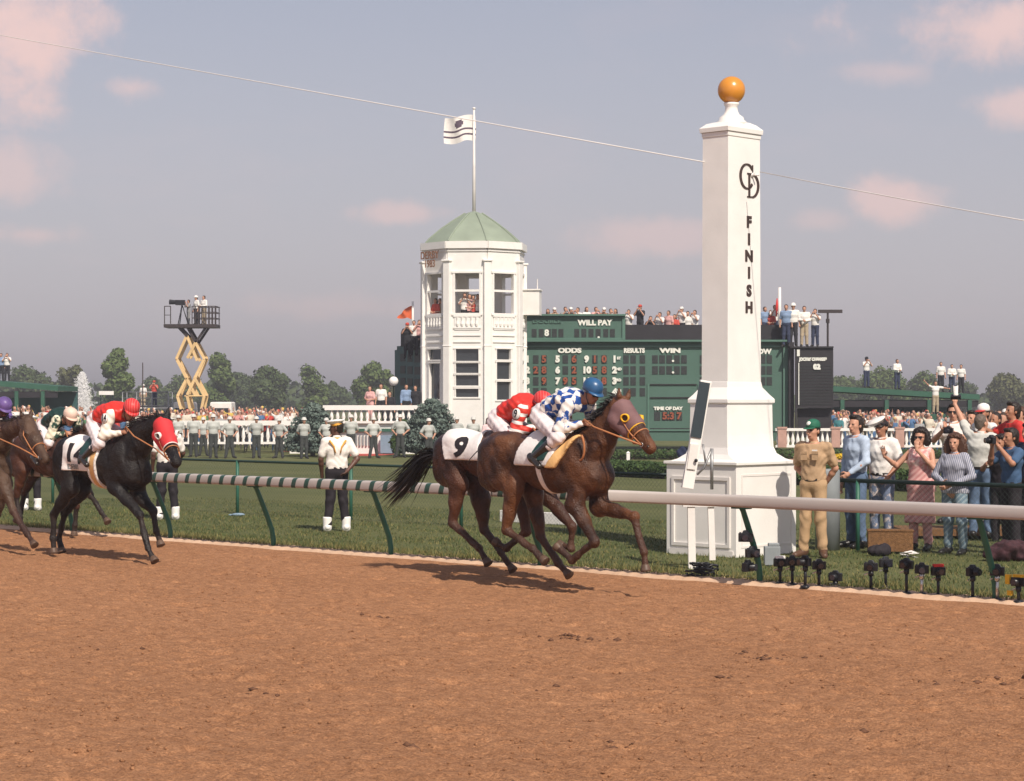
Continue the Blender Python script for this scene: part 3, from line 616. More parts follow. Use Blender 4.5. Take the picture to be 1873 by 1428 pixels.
for i in range(len(rp) - 1):
    for k in range(8): f.append((i * 8 + k, i * 8 + (k + 1) % 8, i * 8 + 8 + (k + 1) % 8, i * 8 + 8 + k))
f.append(tuple(range(8))[::-1]); f.append(tuple(range(40, 48))); b.add(v, f)
for k in range(8):
    an = R(45 * k + 22.5 - 90); b.tube([Vector((r0 * math.cos(an), r0 * math.sin(an), z0 + .02)) for (r0, z0) in rp[:5]], .035, 6)
b.build('roof', M['copper'], tw)
sgM = basis(Vector((math.cos(R(-135)), math.sin(R(-135)), 0)) * (AP + .16), (-math.sin(R(-135)), math.cos(R(-135)), 0), (0, 0, 1), (math.cos(R(-135)), math.sin(R(-135)), 0))
sign('lettering', 'DERBY', .50, sgM @ Matrix.Translation((0, tz(465), .22)), M['bronze'], tw, .012, .003, .95)
sign('lettering', '1983', .48, sgM @ Matrix.Translation((0, tz(481), .22)), M['bronze'], tw, .012, .003, .9)
b = MB(); b.box((0, 0, 0), (.9, 1.0, 1.15)); b.box((0, -.02, .6), (1.0, 1.1, .06)); o_ = b.build('side_box', M['white'], tw, loc=tw.matrix_world.inverted() @ W(970, 555, TY + 3.0) if False else None)
o_.location = Matrix.Rotation(-tw.rotation_euler.z, 3, 'Z') @ (W(971, 554, TY + 2.6) - tw.location)
b = MB(); b.tube([(0, 0, tz(382)), (0, 0, tz(300)), (0, 0, tz(188))], [.085, .07, .045], 10); b.lathe([(.02, tz(188)), (.09, tz(186)), (.07, tz(184)), (.01, tz(183))], n=10); b.build('flagpole', M['white2'], tw, True)
b = MB(); b.tube([W(983, 530, TY + 2.6) - tw.location, W(983, 510, TY + 2.6) - tw.location], .02, 6); o_ = b.build('aerial', M['white2'], tw); o_.rotation_euler.z = -tw.rotation_euler.z
def flag(name, px0, py0, px1, py1, Y, mats, label, stripes=None, tri=False, droop=0):
    p0 = W(px0, py0, Y); wd = (px1 - px0) * Y / F; ht = (py1 - py0) * Y / F; v = []; f = []; fm = []; nx, nz_ = 22, 14
    for i in range(nx + 1):
        u = i / nx
        for j in range(nz_ + 1):
            w_ = j / nz_; top = 0; 
            zz = -ht * ((w_ - .5) * (1 - (.8 * u if tri else 0)) + .5) - droop * u * u * ht
            v.append((wd * u + .04 * math.sin(u * 9 + w_ * 3), .18 * math.sin(u * 8 + w_ * 1.6) * abs(wd) * .5 * u ** .5, zz + .05 * math.sin(u * 7) * ht))
    for i in range(nx):
        for j in range(nz_):
            a = i * (nz_ + 1) + j; f.append((a, a + 1, a + nz_ + 2, a + nz_ + 1)); fm.append(stripes(i / nx, j / nz_) if stripes else 0)
    o_ = mk(name, v, f, mats, None, True, fm, loc=p0); return tag(o_, label, 'flag')
flag('flag', 869, 211, 813, 258, TY + 2.3, [M['wcloth'], mat('flag_dark', (.10, .07, .10), .8)], 'white flag with dark stripes flying from the tower pole',
     lambda u, v_: 1 if (.48 < v_ < .56 or .66 < v_ < .72 or ((u - .5) ** 2 + (v_ - .25) ** 2 < .02)) else 0, droop=.12)

# ------------------------------------------------------------------ tote board
BY = 103.0; tb = empty('tote_board', Vector(((1200 - CX) * BY / F, BY, -.39)), 0, 'large green betting board with white lettering and bulb panels', 'board')
tb0 = tb.location
def bx_px(b, x0, x1, y0, y1, Y0, th, m=0):
    p = W(x0, y1, BY); q_ = W(x1, y0, BY); b.box(Vector(((p.x + q_.x) / 2, Y0 + th / 2, (p.z + q_.z) / 2)) - tb0, (q_.x - p.x, th, q_.z - p.z), m=m)
b = MB(); bx_px(b, 957, 1440, 624, 806, BY, 1.6); b.build('main_panel', M['tote'], tb)
b = MB(); bx_px(b, 959, 1142, 578, 623.8, BY - .02, 1.5); b.build('will_pay_panel', M['tote'], tb)
b = MB(); bx_px(b, 1143, 1445, 593, 621.5, BY + .5, .15); b.build('parapet', M['black'], tb)
b = MB(); bx_px(b, 955, 1441, 621.5, 625, BY - .35, .5); bx_px(b, 957, 1440, 632, 635, BY - .10, .10); bx_px(b, 957, 1144, 574.5, 577.6, BY - .25, .5); bx_px(b, 957, 961, 577.8, 621, BY - .1, .09); bx_px(b, 1138, 1143.5, 577.8, 621, BY - .1, .09)
bx_px(b, 961, 1138, 618, 621, BY - .08, .08); bx_px(b, 956, 959.5, 635.2, 800, BY - .12, .12); bx_px(b, 1432, 1441, 635.2, 800, BY - .14, .14)
for x_ in (1184, 1276):
    bx_px(b, x_, x_ + 3, 702, 785, BY - .06, .06)
for y_ in (785,): bx_px(b, 960, 1431, y_, y_ + 3, BY - .07, .07)
b.build('moulding', M['tote2'], tb)
b = MB()
for (x0, x1, y_) in ((1189, 1274, 702), (1189, 1274, 726), (962, 1100, 768), (1189, 1274, 783)): bx_px(b, x0, x1, y_, y_ + 2.4, BY - .05, .05)
b.build('painted_shadow_gap', M['dark'], tb)  # solid dark strips imitate the shade of gaps under the board's ledges
def cell(b, x, y, w_, h_, d=.02): q = MB(); bx_px(q, x - w_ / 2, x + w_ / 2, y - h_ / 2, y + h_ / 2, BY - d, d); q.build('bulb_panel', M['cell'], tb)
b = MB(); dots = MB()
for x_ in (977, 990, 1003, 1014, 1026): cell(b, x_, 609, 9, 15, .04)
for x_ in (1055, 1068, 1081, 1094, 1108, 1120): cell(b, x_, 609, 9, 15, .04)
rowy = (657, 677, 697, 717)
for y_ in rowy:
    for x_ in (980, 995, 1034, 1050, 1088, 1105): cell(b, x_, y_, 10, 15)
    for x_ in (1145, 1158, 1175): cell(b, x_, y_, 10, 15)
for y_ in rowy[:2]:
    for x_ in (1198, 1211, 1224, 1238, 1251): cell(b, x_, y_, 10.5, 15)
for y_ in rowy[:3]:
    for x_ in (1285, 1297, 1395, 1407): cell(b, x_, y_, 10, 15)
for x_ in (1202, 1216, 1229, 1242): cell(b, x_, 761, 11, 16)
def bt(body, px, py, hgt_px, m, ext=.02, bold=.01, sx=1, name='lettering'):
    p = W(px, py, BY - .05) - tb0
    return sign(name, body, hgt_px * BY / F / .70, basis(p, (1, 0, 0), (0, 0, 1), (0, -1, 0)), m, tb, ext, bold, sx)
bt('WILL PAY', 1088, 590, 10, M['letter'], bold=.02); bt('ODDS', 1042, 641, 8.5, M['letter'], bold=.02, sx=1.25); bt('RESULTS', 1160, 641, 8.5, M['letter'], bold=.02, sx=.82); bt('WIN', 1226, 641, 8.5, M['letter'], bold=.02, sx=1.5)
bt('PLACE', 1318, 642, 8.5, M['letter'], bold=.02, sx=1.1); bt('SHOW', 1390, 643, 8.5, M['letter'], bold=.02, sx=1.1)
for i, n__ in enumerate(range(1, 5)): bt(str(n__), 965, rowy[i], 11, M['letter'], bold=.03)
for i, n__ in enumerate(range(5, 9)): bt(str(n__), 1020, rowy[i], 11, M['letter'], bold=.03)
for i, n__ in enumerate(range(9, 13)): bt(str(n__), 1073, rowy[i], 11, M['letter'], bold=.03)
for i, s2 in enumerate(('ST', 'ND', 'RD', 'TH')): bt(str(i + 1), 1124, rowy[i], 11, M['letter'], bold=.03); bt(s2, 1132, rowy[i] - 2, 4.5, M['letter'], bold=.012)
bt('TIME OF DAY', 1222, 747, 5.5, M['letter'], bold=.015, sx=1.1)
for (s2, x_, y_) in (('5', 1216, 761), (':', 1222.5, 761), ('3', 1229, 761), ('7', 1242, 761), ('5', 995, 657), ('8', 995, 677), ('2', 980, 677), ('9', 995, 697), ('6', 1050, 657), ('2', 1050, 677), ('9', 1034, 697), ('5', 1050, 697), ('1', 1088, 657), ('0', 1105, 657), ('5', 1088, 677), ('8', 1105, 677), ('8', 1105, 697)):
    bt(s2, x_, y_, 12, M['bulb'], .02, .02, 1, 'bulb_digit')
bt('8', 1000, 609, 11, M['letter'], bold=.02); bt('.', 1095, 613, 11, M['letter'], bold=.03); bt('.', 1231, 656, 11, M['letter'], bold=.03); bt('.', 1231, 677, 11, M['letter'], bold=.03)
bt('DOUBLE', 1000, 588, 6, M['tote2'], bold=.005, sx=1.6)
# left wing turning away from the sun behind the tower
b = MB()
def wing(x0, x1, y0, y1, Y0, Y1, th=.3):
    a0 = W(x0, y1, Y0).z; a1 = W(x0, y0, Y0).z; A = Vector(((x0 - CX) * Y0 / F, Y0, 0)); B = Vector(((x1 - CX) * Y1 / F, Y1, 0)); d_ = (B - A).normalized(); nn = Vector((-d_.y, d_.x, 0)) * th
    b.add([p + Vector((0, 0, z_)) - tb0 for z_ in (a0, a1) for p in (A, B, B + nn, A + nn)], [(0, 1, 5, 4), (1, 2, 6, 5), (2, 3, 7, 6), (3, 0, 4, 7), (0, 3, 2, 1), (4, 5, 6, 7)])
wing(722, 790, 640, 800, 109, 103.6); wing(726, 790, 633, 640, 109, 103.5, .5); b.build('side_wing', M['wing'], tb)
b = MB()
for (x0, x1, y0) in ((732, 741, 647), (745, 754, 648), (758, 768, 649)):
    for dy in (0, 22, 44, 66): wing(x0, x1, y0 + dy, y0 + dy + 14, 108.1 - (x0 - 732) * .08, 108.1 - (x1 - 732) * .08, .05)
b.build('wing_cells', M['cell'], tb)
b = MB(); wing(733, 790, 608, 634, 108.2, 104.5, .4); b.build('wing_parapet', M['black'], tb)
b = MB(); bx_px(b, 960, 1445, 598, 600, BY + 1.5, 3.0); bx_px(b, 957, 1445, 622, 800, BY + 4.5, .2); bx_px(b, 736, 950, 634, 637, BY + 2, 3.0); b.build('roof_walkway', M['black'], tb)
# right hand dark frame and the changes board
tr = empty('changes_board', Vector(((1485 - CX) * 102.5 / F, 102.5, -.39)), 0, 'black notice board on posts at the right end of the green board', 'board')
tb0 = tr.location
b = MB(); bx_px(b, 1453, 1519, 637, 746, BY - .9, .3); b.build('board', M['black'], tr)
b = MB(); bx_px(b, 1440.5, 1450, 626, 800, BY - .5, .8); b.build('louvre_box', M['black'], tr)
b = MB()
for i in range(14): bx_px(b, 1455, 1517, 668 + i * 5.4, 669.4 + i * 5.4, BY - .93, .03)
b.build('slats', M['cell'], tr)
b = MB(); bx_px(b, 1450, 1453, 637, 815, BY - .9, .1); bx_px(b, 1456, 1518, 746.5, 800, BY - .5, .1); bx_px(b, 1453, 1458, 640, 652, BY - .95, .04, 1); bx_px(b, 1455.5, 1457, 664, 740, BY - .96, .03, 1); b.build('support_frame', [M['black'], M['letter']], tr)
sign('lettering', 'JOCKEY CHANGES', 5.0 * BY / F / .7, basis(W(1487, 657, BY - .93) - tb0, (1, 0, 0), (0, 0, 1), (0, -1, 0)), M['letter'], tr, .02, .02, .82)
sign('lettering', '02', 8.5 * BY / F / .7, basis(W(1494, 671, BY - .95) - tb0, (1, 0, 0), (0, 0, 1), (0, -1, 0)), M['letter'], tr, .02, .03)
b = MB(); bx_px(b, 1440, 1519, 634, 637, BY - 1.0, 2.6); b.build('deck', M['black'], tr)
pa = empty('aerial_mast', W(1514, 640, 102.5), 0, 'thin dark mast with a flat bar on top at the right end of the board', 'mast')
b = MB(); b.tube([(0, 0, -.3), (0, 0, 1.82)], .05, 8); b.tube([(0, 0, 1.3), (0, 0, 1.5)], .09, 8); b.build('pole', M['rustblack'], pa); b = MB(); b.box((.12, 0, 1.86), (1.15, .16, .16)); b.build('crossbar', M['rustblack'], pa)
wp = empty('flag_mast', W(1426, 590, 104), 0, 'short white pole with a furled red flag on the green board', 'mast'); b = MB(); b.tube([(0, 0, -.8), (0, 0, 1.72)], [.10, .07], 10); b.build('pole', M['white2'], wp, True)
b = MB(); b.tube([(-.12, 0, 1.2), (-.14, 0, .8), (-.16, 0, .3)], [.02, .07, .03], 8); b.build('furled_flag', M['red'], wp, True)
wq = empty('flag_mast', W(755, 610, 106), 0, 'thin white pole carrying the orange flag left of the white tower', 'mast'); b = MB(); b.tube([(0, 0, -.8), (0, 0, 1.6)], [.07, .05], 10); b.build('pole', M['white2'], wq, True)
flag('flag', 753, 559, 728, 584, 106, [M['orange']], 'orange pennant flying left of the white tower', droop=.35, tri=True)
# ------------------------------------------------------------------ people
V3 = lambda *a: Vector(a)
def frame_mx(o_, fwd, upv):
    f_ = Vector(fwd).normalized(); u = Vector(upv); u = (u - f_ * u.dot(f_)).normalized(); r_ = f_.cross(u); return basis(o_, r_, f_, u)
def head_prims(Mx, s=1.0, g=0.0):
    """head in its own frame: x right, y forward, z up, origin at the skull base (top of the neck)"""
    p = [ell((0, .005, .105), (.074 + g, .094 + g, .092 + g), k=.02), cone((0, .03, .05), (0, .052, .0), .058 + g, .040 + g, .03, (1, 0, 0), 1.05), ell((0, .055, .045), (.05 + g, .04 + g, .05 + g), k=.02)]
    if g == 0:
        p += [cone((0, .096, .085), (0, .118, .045), .009, .0145, .012), ell((0, .083, .098), (.052, .016, .012), k=.012), ell((0, .094, .012), (.024, .014, .007), k=.008, m=1), ell((0, .088, .022), (.03, .016, .012), k=.01),
              ell((-.036, .066, .06), (.022, .02, .02), k=.02), ell((.036, .066, .06), (.022, .02, .02), k=.02),
              ell((-.078, -.002, .07), (.011, .02, .032), k=.008), ell((.078, -.002, .07), (.011, .02, .032), k=.008),
              ell((-.031, .089, .082), (.013, .008, .006), k=.004, m=2), ell((.031, .089, .082), (.013, .008, .006), k=.004, m=2)]
    sc_ = Matrix.Scale(s, 4); q = []
    for a in p:
        a = dict(a)
        for key in ('a', 'b', 'c', 'r'):
            if key in a: a[key] = a[key] * s
        if 'ra' in a: a['ra'] *= s; a['rb'] *= s
        q.append(a)
    return xf(q, Mx)
def hand_prims(wr, d, palm, side, curl=.35, s=1.0, spread=1.0):
    """five fingers; d = direction of the hand, palm = direction the palm faces, side=+1 right hand"""
    d = Vector(d).normalized(); pl = Vector(palm); pl = (pl - d * pl.dot(d)).normalized(); l = d.cross(pl) * side      # l points to the thumb side
    wr = Vector(wr); P = []
    P.append(cone(wr, wr + d * .04 * s, .026 * s, .03 * s, .015)); c = wr + d * .055 * s
    P.append(cone(c, c + d * .04 * s, .018 * s, .016 * s, .012, l, 2.1))
    for i, (off, ln) in enumerate(((.030, .068), (.011, .078), (-.010, .072), (-.029, .056))):
        a = wr + d * .088 * s + l * off * s; dd = (d + l * off * 2.2 * spread).normalized(); ang = curl * (1 + .12 * i); q_ = a; seg = ln * s / 2.6
        for j in range(3):
            dd = (dd * math.cos(ang) + pl * math.sin(ang)).normalized(); e = q_ + dd * seg * (1.15 - .15 * j); P.append(cone(q_, e, (.0092 - .0008 * j) * s, (.0086 - .0008 * j) * s, .004)); q_ = e
    a = wr + d * .03 * s + l * .026 * s; e = a + (d * .6 + l * .75 + pl * .35).normalized() * .042 * s; f_ = e + (d * .9 + l * .25 + pl * .45).normalized() * .034 * s
    P += [cone(a, e, .0125 * s, .0105 * s, .008), cone(e, f_, .0102 * s, .009 * s, .004)]
    return P
STAND = dict(pel=(0, 0, .95), waist=(0, .0, 1.08), chest=(0, .0, 1.30), neck=(0, -.005, 1.475), head=(0, .012, 1.555), look=(0, 1, 0), headup=(0, 0, 1),
             shR=(.185, -.005, 1.425), shL=(-.185, -.005, 1.425), elR=(.235, -.03, 1.14), elL=(-.235, -.03, 1.14), wrR=(.25, .05, .90), wrL=(-.25, .05, .90),
             hipR=(.085, 0, .93), hipL=(-.085, 0, .93), knR=(.10, .015, .50), knL=(-.10, .015, .50), anR=(.115, -.01, .085), anL=(-.115, -.01, .085),
             toeR=(.15, .17, .03), toeL=(-.15, .17, .03))
def body_sets(pose, build=1.0, woman=False, fine=True, curl=.35, hands=None):
    J = {k: Vector(v) for k, v in {**STAND, **pose}.items()}
    if woman:
        for sd_, sg in (('R', 1), ('L', -1)):
            if 'sh' + sd_ not in pose: J['sh' + sd_].x -= sg * .025
    lat = (J['shR'] - J['shL']).normalized(); hl = (J['hipR'] - J['hipL']).normalized()
    up_ = (J['neck'] - J['chest']).normalized(); w_ = build
    torso = [cone(J['pel'], J['waist'], .105 * w_, .095 * w_, .05, hl, 1.45), cone(J['waist'], J['chest'], .092 * w_, .112 * w_, .05, lat, 1.42),
             cone(J['chest'], J['chest'] + (J['neck'] - J['chest']) * .62, .108 * w_, .075 * w_, .05, lat, 1.62), cone(J['shR'] - lat * .05, J['shL'] + lat * .05, .058, .058, .05)]
    if woman: torso += [ell(J['chest'] + lat * .07 + Vector((0, .085, .0)), (.055, .05, .055), k=.03), ell(J['chest'] - lat * .07 + Vector((0, .085, .0)), (.055, .05, .055), k=.03), ell(J['pel'] + Vector((0, 0, -.03)), (.18 * w_, .115 * w_, .12), k=.04)]
    neckp = [cone(J['neck'] - up_ * .03, J['head'] + Vector(J['look']) * 0, .056 if not woman else .048, .053 if not woman else .046, .03)]
    HM = frame_mx(J['head'], J['look'], J['headup'])
    arms = {}; legs = {}
    for sd_, sg in (('R', 1), ('L', -1)):
        sh, el_, wr = J['sh' + sd_], J['el' + sd_], J['wr' + sd_]; th = .88 if woman else 1
        arms[sd_] = ([cone(sh, el_, .053 * th, .040 * th, .03)], [cone(el_, el_ + (wr - el_) * .3, .040 * th, .041 * th, .02), cone(el_ + (wr - el_) * .3, wr, .041 * th, .027 * th, .02)])
        hp, kn, an, to = J['hip' + sd_], J['kn' + sd_], J['an' + sd_], J['toe' + sd_]
        legs[sd_] = ([cone(hp, kn, .084 * w_, .056, .04), cone(kn, kn + (an - kn) * .35, .054, .056, .03), cone(kn + (an - kn) * .35, an, .056, .038, .03)],
                     [cone(an + (to - an) * -.22 + Vector((0, 0, -.025)), to, .040, .033, .02, None), cone(an, an + Vector((0, 0, -.03)), .045, .042, .02)])
    return J, torso, neckp, HM, arms, legs
def finish_pose(hd, J, sd_):
    sg = 1 if sd_ == 'R' else -1
    if hd and sd_ in hd: d, pl, cu = hd[sd_]
    else: d = (J['wr' + sd_] - J['el' + sd_]); pl = Vector((-sg, .0, 0)); cu = .3
    return Vector(d), Vector(pl), cu
def person(loc, yaw, label, group=None, H=1.75, pose={}, build=1.0, woman=False, skin='skin', shirt='wcloth', sleeve='short', pants='denim', shoes='shoe', hair=('hair', 'short'),
           hat=None, hands=None, vox=.0085, glasses=False, dress=None, boots=None, name='person', extra=None, beltm='shoe', tuck=True, cat='person'):
    root = empty(name, loc, math.pi + yaw, label, cat, group); root.scale = (H / 1.75,) * 3
    J, torso, neckp, HM, arms, legs = body_sets(pose, build, woman)
    body = torso + neckp + head_prims(HM)
    for sd_, sg in (('R', 1), ('L', -1)):
        body += arms[sd_][0] + arms[sd_][1]; d, pl, cu = finish_pose(hands, J, sd_); body += hand_prims(J['wr' + sd_], d, pl, sg, cu); body += legs[sd_][0] + legs[sd_][1]
    sdf_mesh('body', body, vox, [M[skin], M['lip'], M['eye']], root)
    v2 = max(vox, .010)
    # shirt
    if shirt:
        sp = grow(torso, .016)
        for sd_ in 'RL':
            sh, el_, wr = J['sh' + sd_], J['el' + sd_], J['wr' + sd_]
            if sleeve == 'short': sp += [cone(sh, sh + (el_ - sh) * .72, .068, .064, .03)]
            elif sleeve == 'long': sp += [cone(sh, el_, .066, .055, .03), cone(el_, el_ + (wr - el_) * .93, .053, .038, .025)]
        zc = -.03 if tuck else -.12; wa = J['pel'] + (J['waist'] - J['pel']) * .5; ax_ = (J['waist'] - J['pel']).normalized(); nk = J['neck']; nax = (J['head'] - J['neck']).normalized()
        wv = np.array(ax_); wo_ = np.array(wa + ax_ * zc); nv = np.array(nax); no_ = np.array(nk + nax * .005)
        def cl(P, wv=wv, wo_=wo_, nv=nv, no_=no_):
            a = -((P - wo_) @ wv); b_ = np.where(np.linalg.norm(P - no_, axis=-1) < .11, (P - no_) @ nv, -1); 
            lowarm = np.linalg.norm(P - wo_, axis=-1) > .30
            return np.maximum(np.where(lowarm, -1, a), b_)
        ph = rng.uniform(0, 6); wr_f = (lambda P: .0045 * np.sin(P[..., 2] * 47 + np.sin(P[..., 0] * 19 + ph) * 3 + P[..., 1] * 22) * np.sin(P[..., 0] * 27 + P[..., 1] * 21 + P[..., 2] * 13 + ph)) 
        sdf_mesh('shirt' if not dress else 'blouse', sp, v2, [M[shirt]], root, clip=cl, warp=wr_f)
        if not dress:
            col = MB(); cM = frame_mx(J['neck'] + nax * .012, nax.cross(J['shR'] - J['shL']) * -1, nax)
            col.lathe([(.070, -.018), (.062, .022), (.056, .02), (.064, -.016)], n=16, M=cM); col.build('collar', M[shirt], root, True)
    if pants:
        ph = rng.uniform(0, 6)
        pp = grow(torso[:1], .014)
        for sd_ in 'RL':
            lg = legs[sd_][0]; kn, an = J['kn' + sd_], J['an' + sd_]; hp = J['hip' + sd_]
            pp += [cone(hp, kn, .098 * build, .075, .04), cone(kn, an + (kn - an) * .08, .073, .062, .04)]
        wa = J['pel'] + (J['waist'] - J['pel']) * .55; ax_ = (J['waist'] - J['pel']).normalized(); wv = np.array(ax_); wo_ = np.array(wa)
        wr_f = (lambda P: .0045 * np.sin(P[..., 2] * 33 + np.sin(P[..., 0] * 17 + ph) * 3 + P[..., 1] * 30) * (.3 + np.exp(-((P[..., 2] - .5) / .1) ** 2) + np.exp(-((P[..., 2] - .14) / .1) ** 2) * 1.5))
        sdf_mesh('trousers', pp, v2, [M[pants]], root, clip=lambda P: (P - wo_) @ wv, warp=wr_f)
        if beltm and tuck:
            bl = MB(); hl = (J['hipR'] - J['hipL']).normalized(); bM = basis(wa - ax_ * .02, hl, ax_.cross(hl), ax_)
            v = []; 
            for i in range(24):
                a = 2 * math.pi * i / 24; v += [bM @ Vector((math.cos(a) * .168 * build, math.sin(a) * .121 * build, -.018)), bM @ Vector((math.cos(a) * .168 * build, math.sin(a) * .121 * build, .018))]
            bl.add(v, [(2 * i, (2 * i + 2) % 48, (2 * i + 3) % 48, 2 * i + 1) for i in range(24)]); bl.build('belt', M[beltm], root, True)
    if dress:
        dp = grow(torso[:2], .02) + [cone((0, 0, .95), (0, .01, .42), .125, .15, .06, (1, 0, 0), 1.55)]
        dp += [ell((0, 0, .93), (.185, .14, .13), k=.05)]
        sdf_mesh('dress', dp, v2, [M[dress]], root, clip=lambda P: np.maximum(.40 - P[..., 2] + .01 * np.sin(P[..., 0] * 60), P[..., 2] - 1.28), warp=lambda P: .012 * np.sin(P[..., 0] * 42 + P[..., 1] * 20) * np.clip(1.1 - P[..., 2], 0, .6))
    for sd_ in 'RL':
        if boots == 'spat':
            an = J['an' + sd_]; sdf_mesh('spat', [cone(an + Vector((0, 0, .13)), an + Vector((0, 0, -.02)), .072, .066, .02), cone(an + Vector((0, 0, -.03)), J['toe' + sd_] + (an - J['toe' + sd_]) * .3, .06, .05, .03)], v2, [M['spat']], root, clip=lambda P: P[..., 2] - .235)
        sdf_mesh('shoe', grow(legs[sd_][1], .010), v2, [M[shoes]], root, clip=lambda P: np.maximum(.0 - P[..., 2], P[..., 2] - .12))
    # hair and hats, built in head frame
    hm, style = hair; Hi = np.array(HM.to_3x3()); Ho = np.array(HM.translation)
    def loc_(P): return (P - Ho) @ Hi
    if style:
        if style == 'curly': hp_ = [ell((0, -.03, .11), (.125, .12, .125), k=.03), ell((-.09, -.03, .04), (.06, .07, .09), k=.03), ell((.09, -.03, .04), (.06, .07, .09), k=.03), ell((0, .05, .175), (.085, .05, .045), k=.03)]
        elif style == 'longcurly': hp_ = [ell((0, -.035, .10), (.135, .125, .13), k=.03), ell((-.11, -.03, .0), (.065, .08, .13), k=.03), ell((.11, -.03, .0), (.065, .08, .13), k=.03), ell((0, .045, .175), (.09, .055, .045), k=.03), ell((0, -.08, .0), (.12, .07, .13), k=.03)]
        elif style == 'full': hp_ = [ell((0, -.018, .115), (.093, .108, .105), k=.02), ell((0, -.06, .04), (.07, .06, .08), k=.02), ell((0, .06, .185), (.06, .045, .03), k=.02)]
        else: hp_ = [ell((0, -.012, .112), (.084, .100, .097), k=.02), ell((0, -.05, .05), (.062, .055, .06), k=.02)]
        amp = {'curly': .012, 'longcurly': .015, 'full': .005}.get(style, .003); fr = 95
        hp_ = xf(hp_, HM)
        def hclip(P):
            q_ = loc_(P); x, y, z = q_[..., 0], q_[..., 1], q_[..., 2]
            face = np.minimum(np.minimum(y - .028, .148 - z + .0), .30)                      # >0 inside the face window
            return np.maximum(face, (-.03 if style in ('short', 'full') else -9) - z)
        def hw(P): q_ = loc_(P); return amp * np.sin(q_[..., 0] * fr) * np.sin(q_[..., 1] * fr + 1) * np.sin(q_[..., 2] * fr * .9)
        sdf_mesh('hair', hp_, max(vox, .008), [M[hm]], root, clip=hclip, warp=hw)
    if hat:
        kind, hm_ = hat
        if kind == 'cap':
            b = MB(); b.lathe([(.088, .115), (.092, .14), (.088, .18), (.070, .212), (.03, .232), (.004, .236)], n=20, M=HM @ Matrix.Translation((0, .0, 0)) @ Matrix.Diagonal((1, 1.14, 1, 1))); b.build('cap', hm_, root, True)
            b = MB(); v = []
            for i in range(11):
                a = math.pi * i / 10; v += [HM @ Vector((.078 * math.cos(a), .06 + .02 * math.sin(a), .128)), HM @ Vector((.080 * math.cos(a), .075 + .10 * math.sin(a), .118 - .012 * math.sin(a)))]
            f = [(2 * i, 2 * i + 1, 2 * i + 3, 2 * i + 2) for i in range(10)]; b.add(v, f); o_ = b.build('cap_peak', extra.get('peak', hm_) if extra else hm_, root, True)
            sdm = o_.modifiers.new('th', 'SOLIDIFY'); sdm.thickness = .006
        if kind in ('officer', 'band'):
            b = MB(); b.lathe([(.086, .105), (.090, .150)], n=22, M=HM @ Matrix.Diagonal((1, 1.14, 1, 1))); b.build('cap_band', M['blk'] if kind == 'officer' else M['gold'], root, True)
            tl_ = HM @ Matrix.Rotation(R(-24 if kind == 'officer' else -6), 4, 'X') @ Matrix.Rotation(R(16 if kind == 'officer' else 0), 4, 'Y') @ Matrix.Diagonal((1, 1.1, 1, 1))
            b = MB(); b.lathe([(.088, .145), (.118, .178), (.135, .19), (.128, .20), (.06, .214), (.004, .217)], n=24, M=tl_); b.build('cap_top', M['wcloth'] if kind == 'officer' else M['spat'], root, True)
            b = MB(); v = []
            for i in range(11):
                a = math.pi * i / 10; v += [HM @ Vector((.080 * math.cos(a), .055 + .02 * math.sin(a), .120)), HM @ Vector((.078 * math.cos(a), .07 + .075 * math.sin(a), .100 - .015 * math.sin(a)))]
            b.add(v, [(2 * i, 2 * i + 1, 2 * i + 3, 2 * i + 2) for i in range(10)]); o_ = b.build('cap_peak', M['shoe'], root, True); sdm = o_.modifiers.new('th', 'SOLIDIFY'); sdm.thickness = .005
    if glasses:
        b = MB()
        for sg in (-1, 1): b.box((0, 0, 0), (.052, .006, .034), HM @ Matrix.Translation((sg * .034, .106, .082)) @ Matrix.Rotation(R(-sg * 14), 4, 'Z'))
        b.tube([HM @ Vector(p) for p in ((-.080, .0, .085), (-.062, .098, .09), (0, .114, .09), (.062, .098, .09), (.080, .0, .085))], .0035, 6); b.build('sunglasses', M['plastic'], root)
    root['_HM'] = 0; del root['_HM']
    return root, J, HM
M['lip'] = mat('lips', (.34, .12, .09), .5); M['eye'] = mat('dark_eye', (.02, .015, .012), .2)
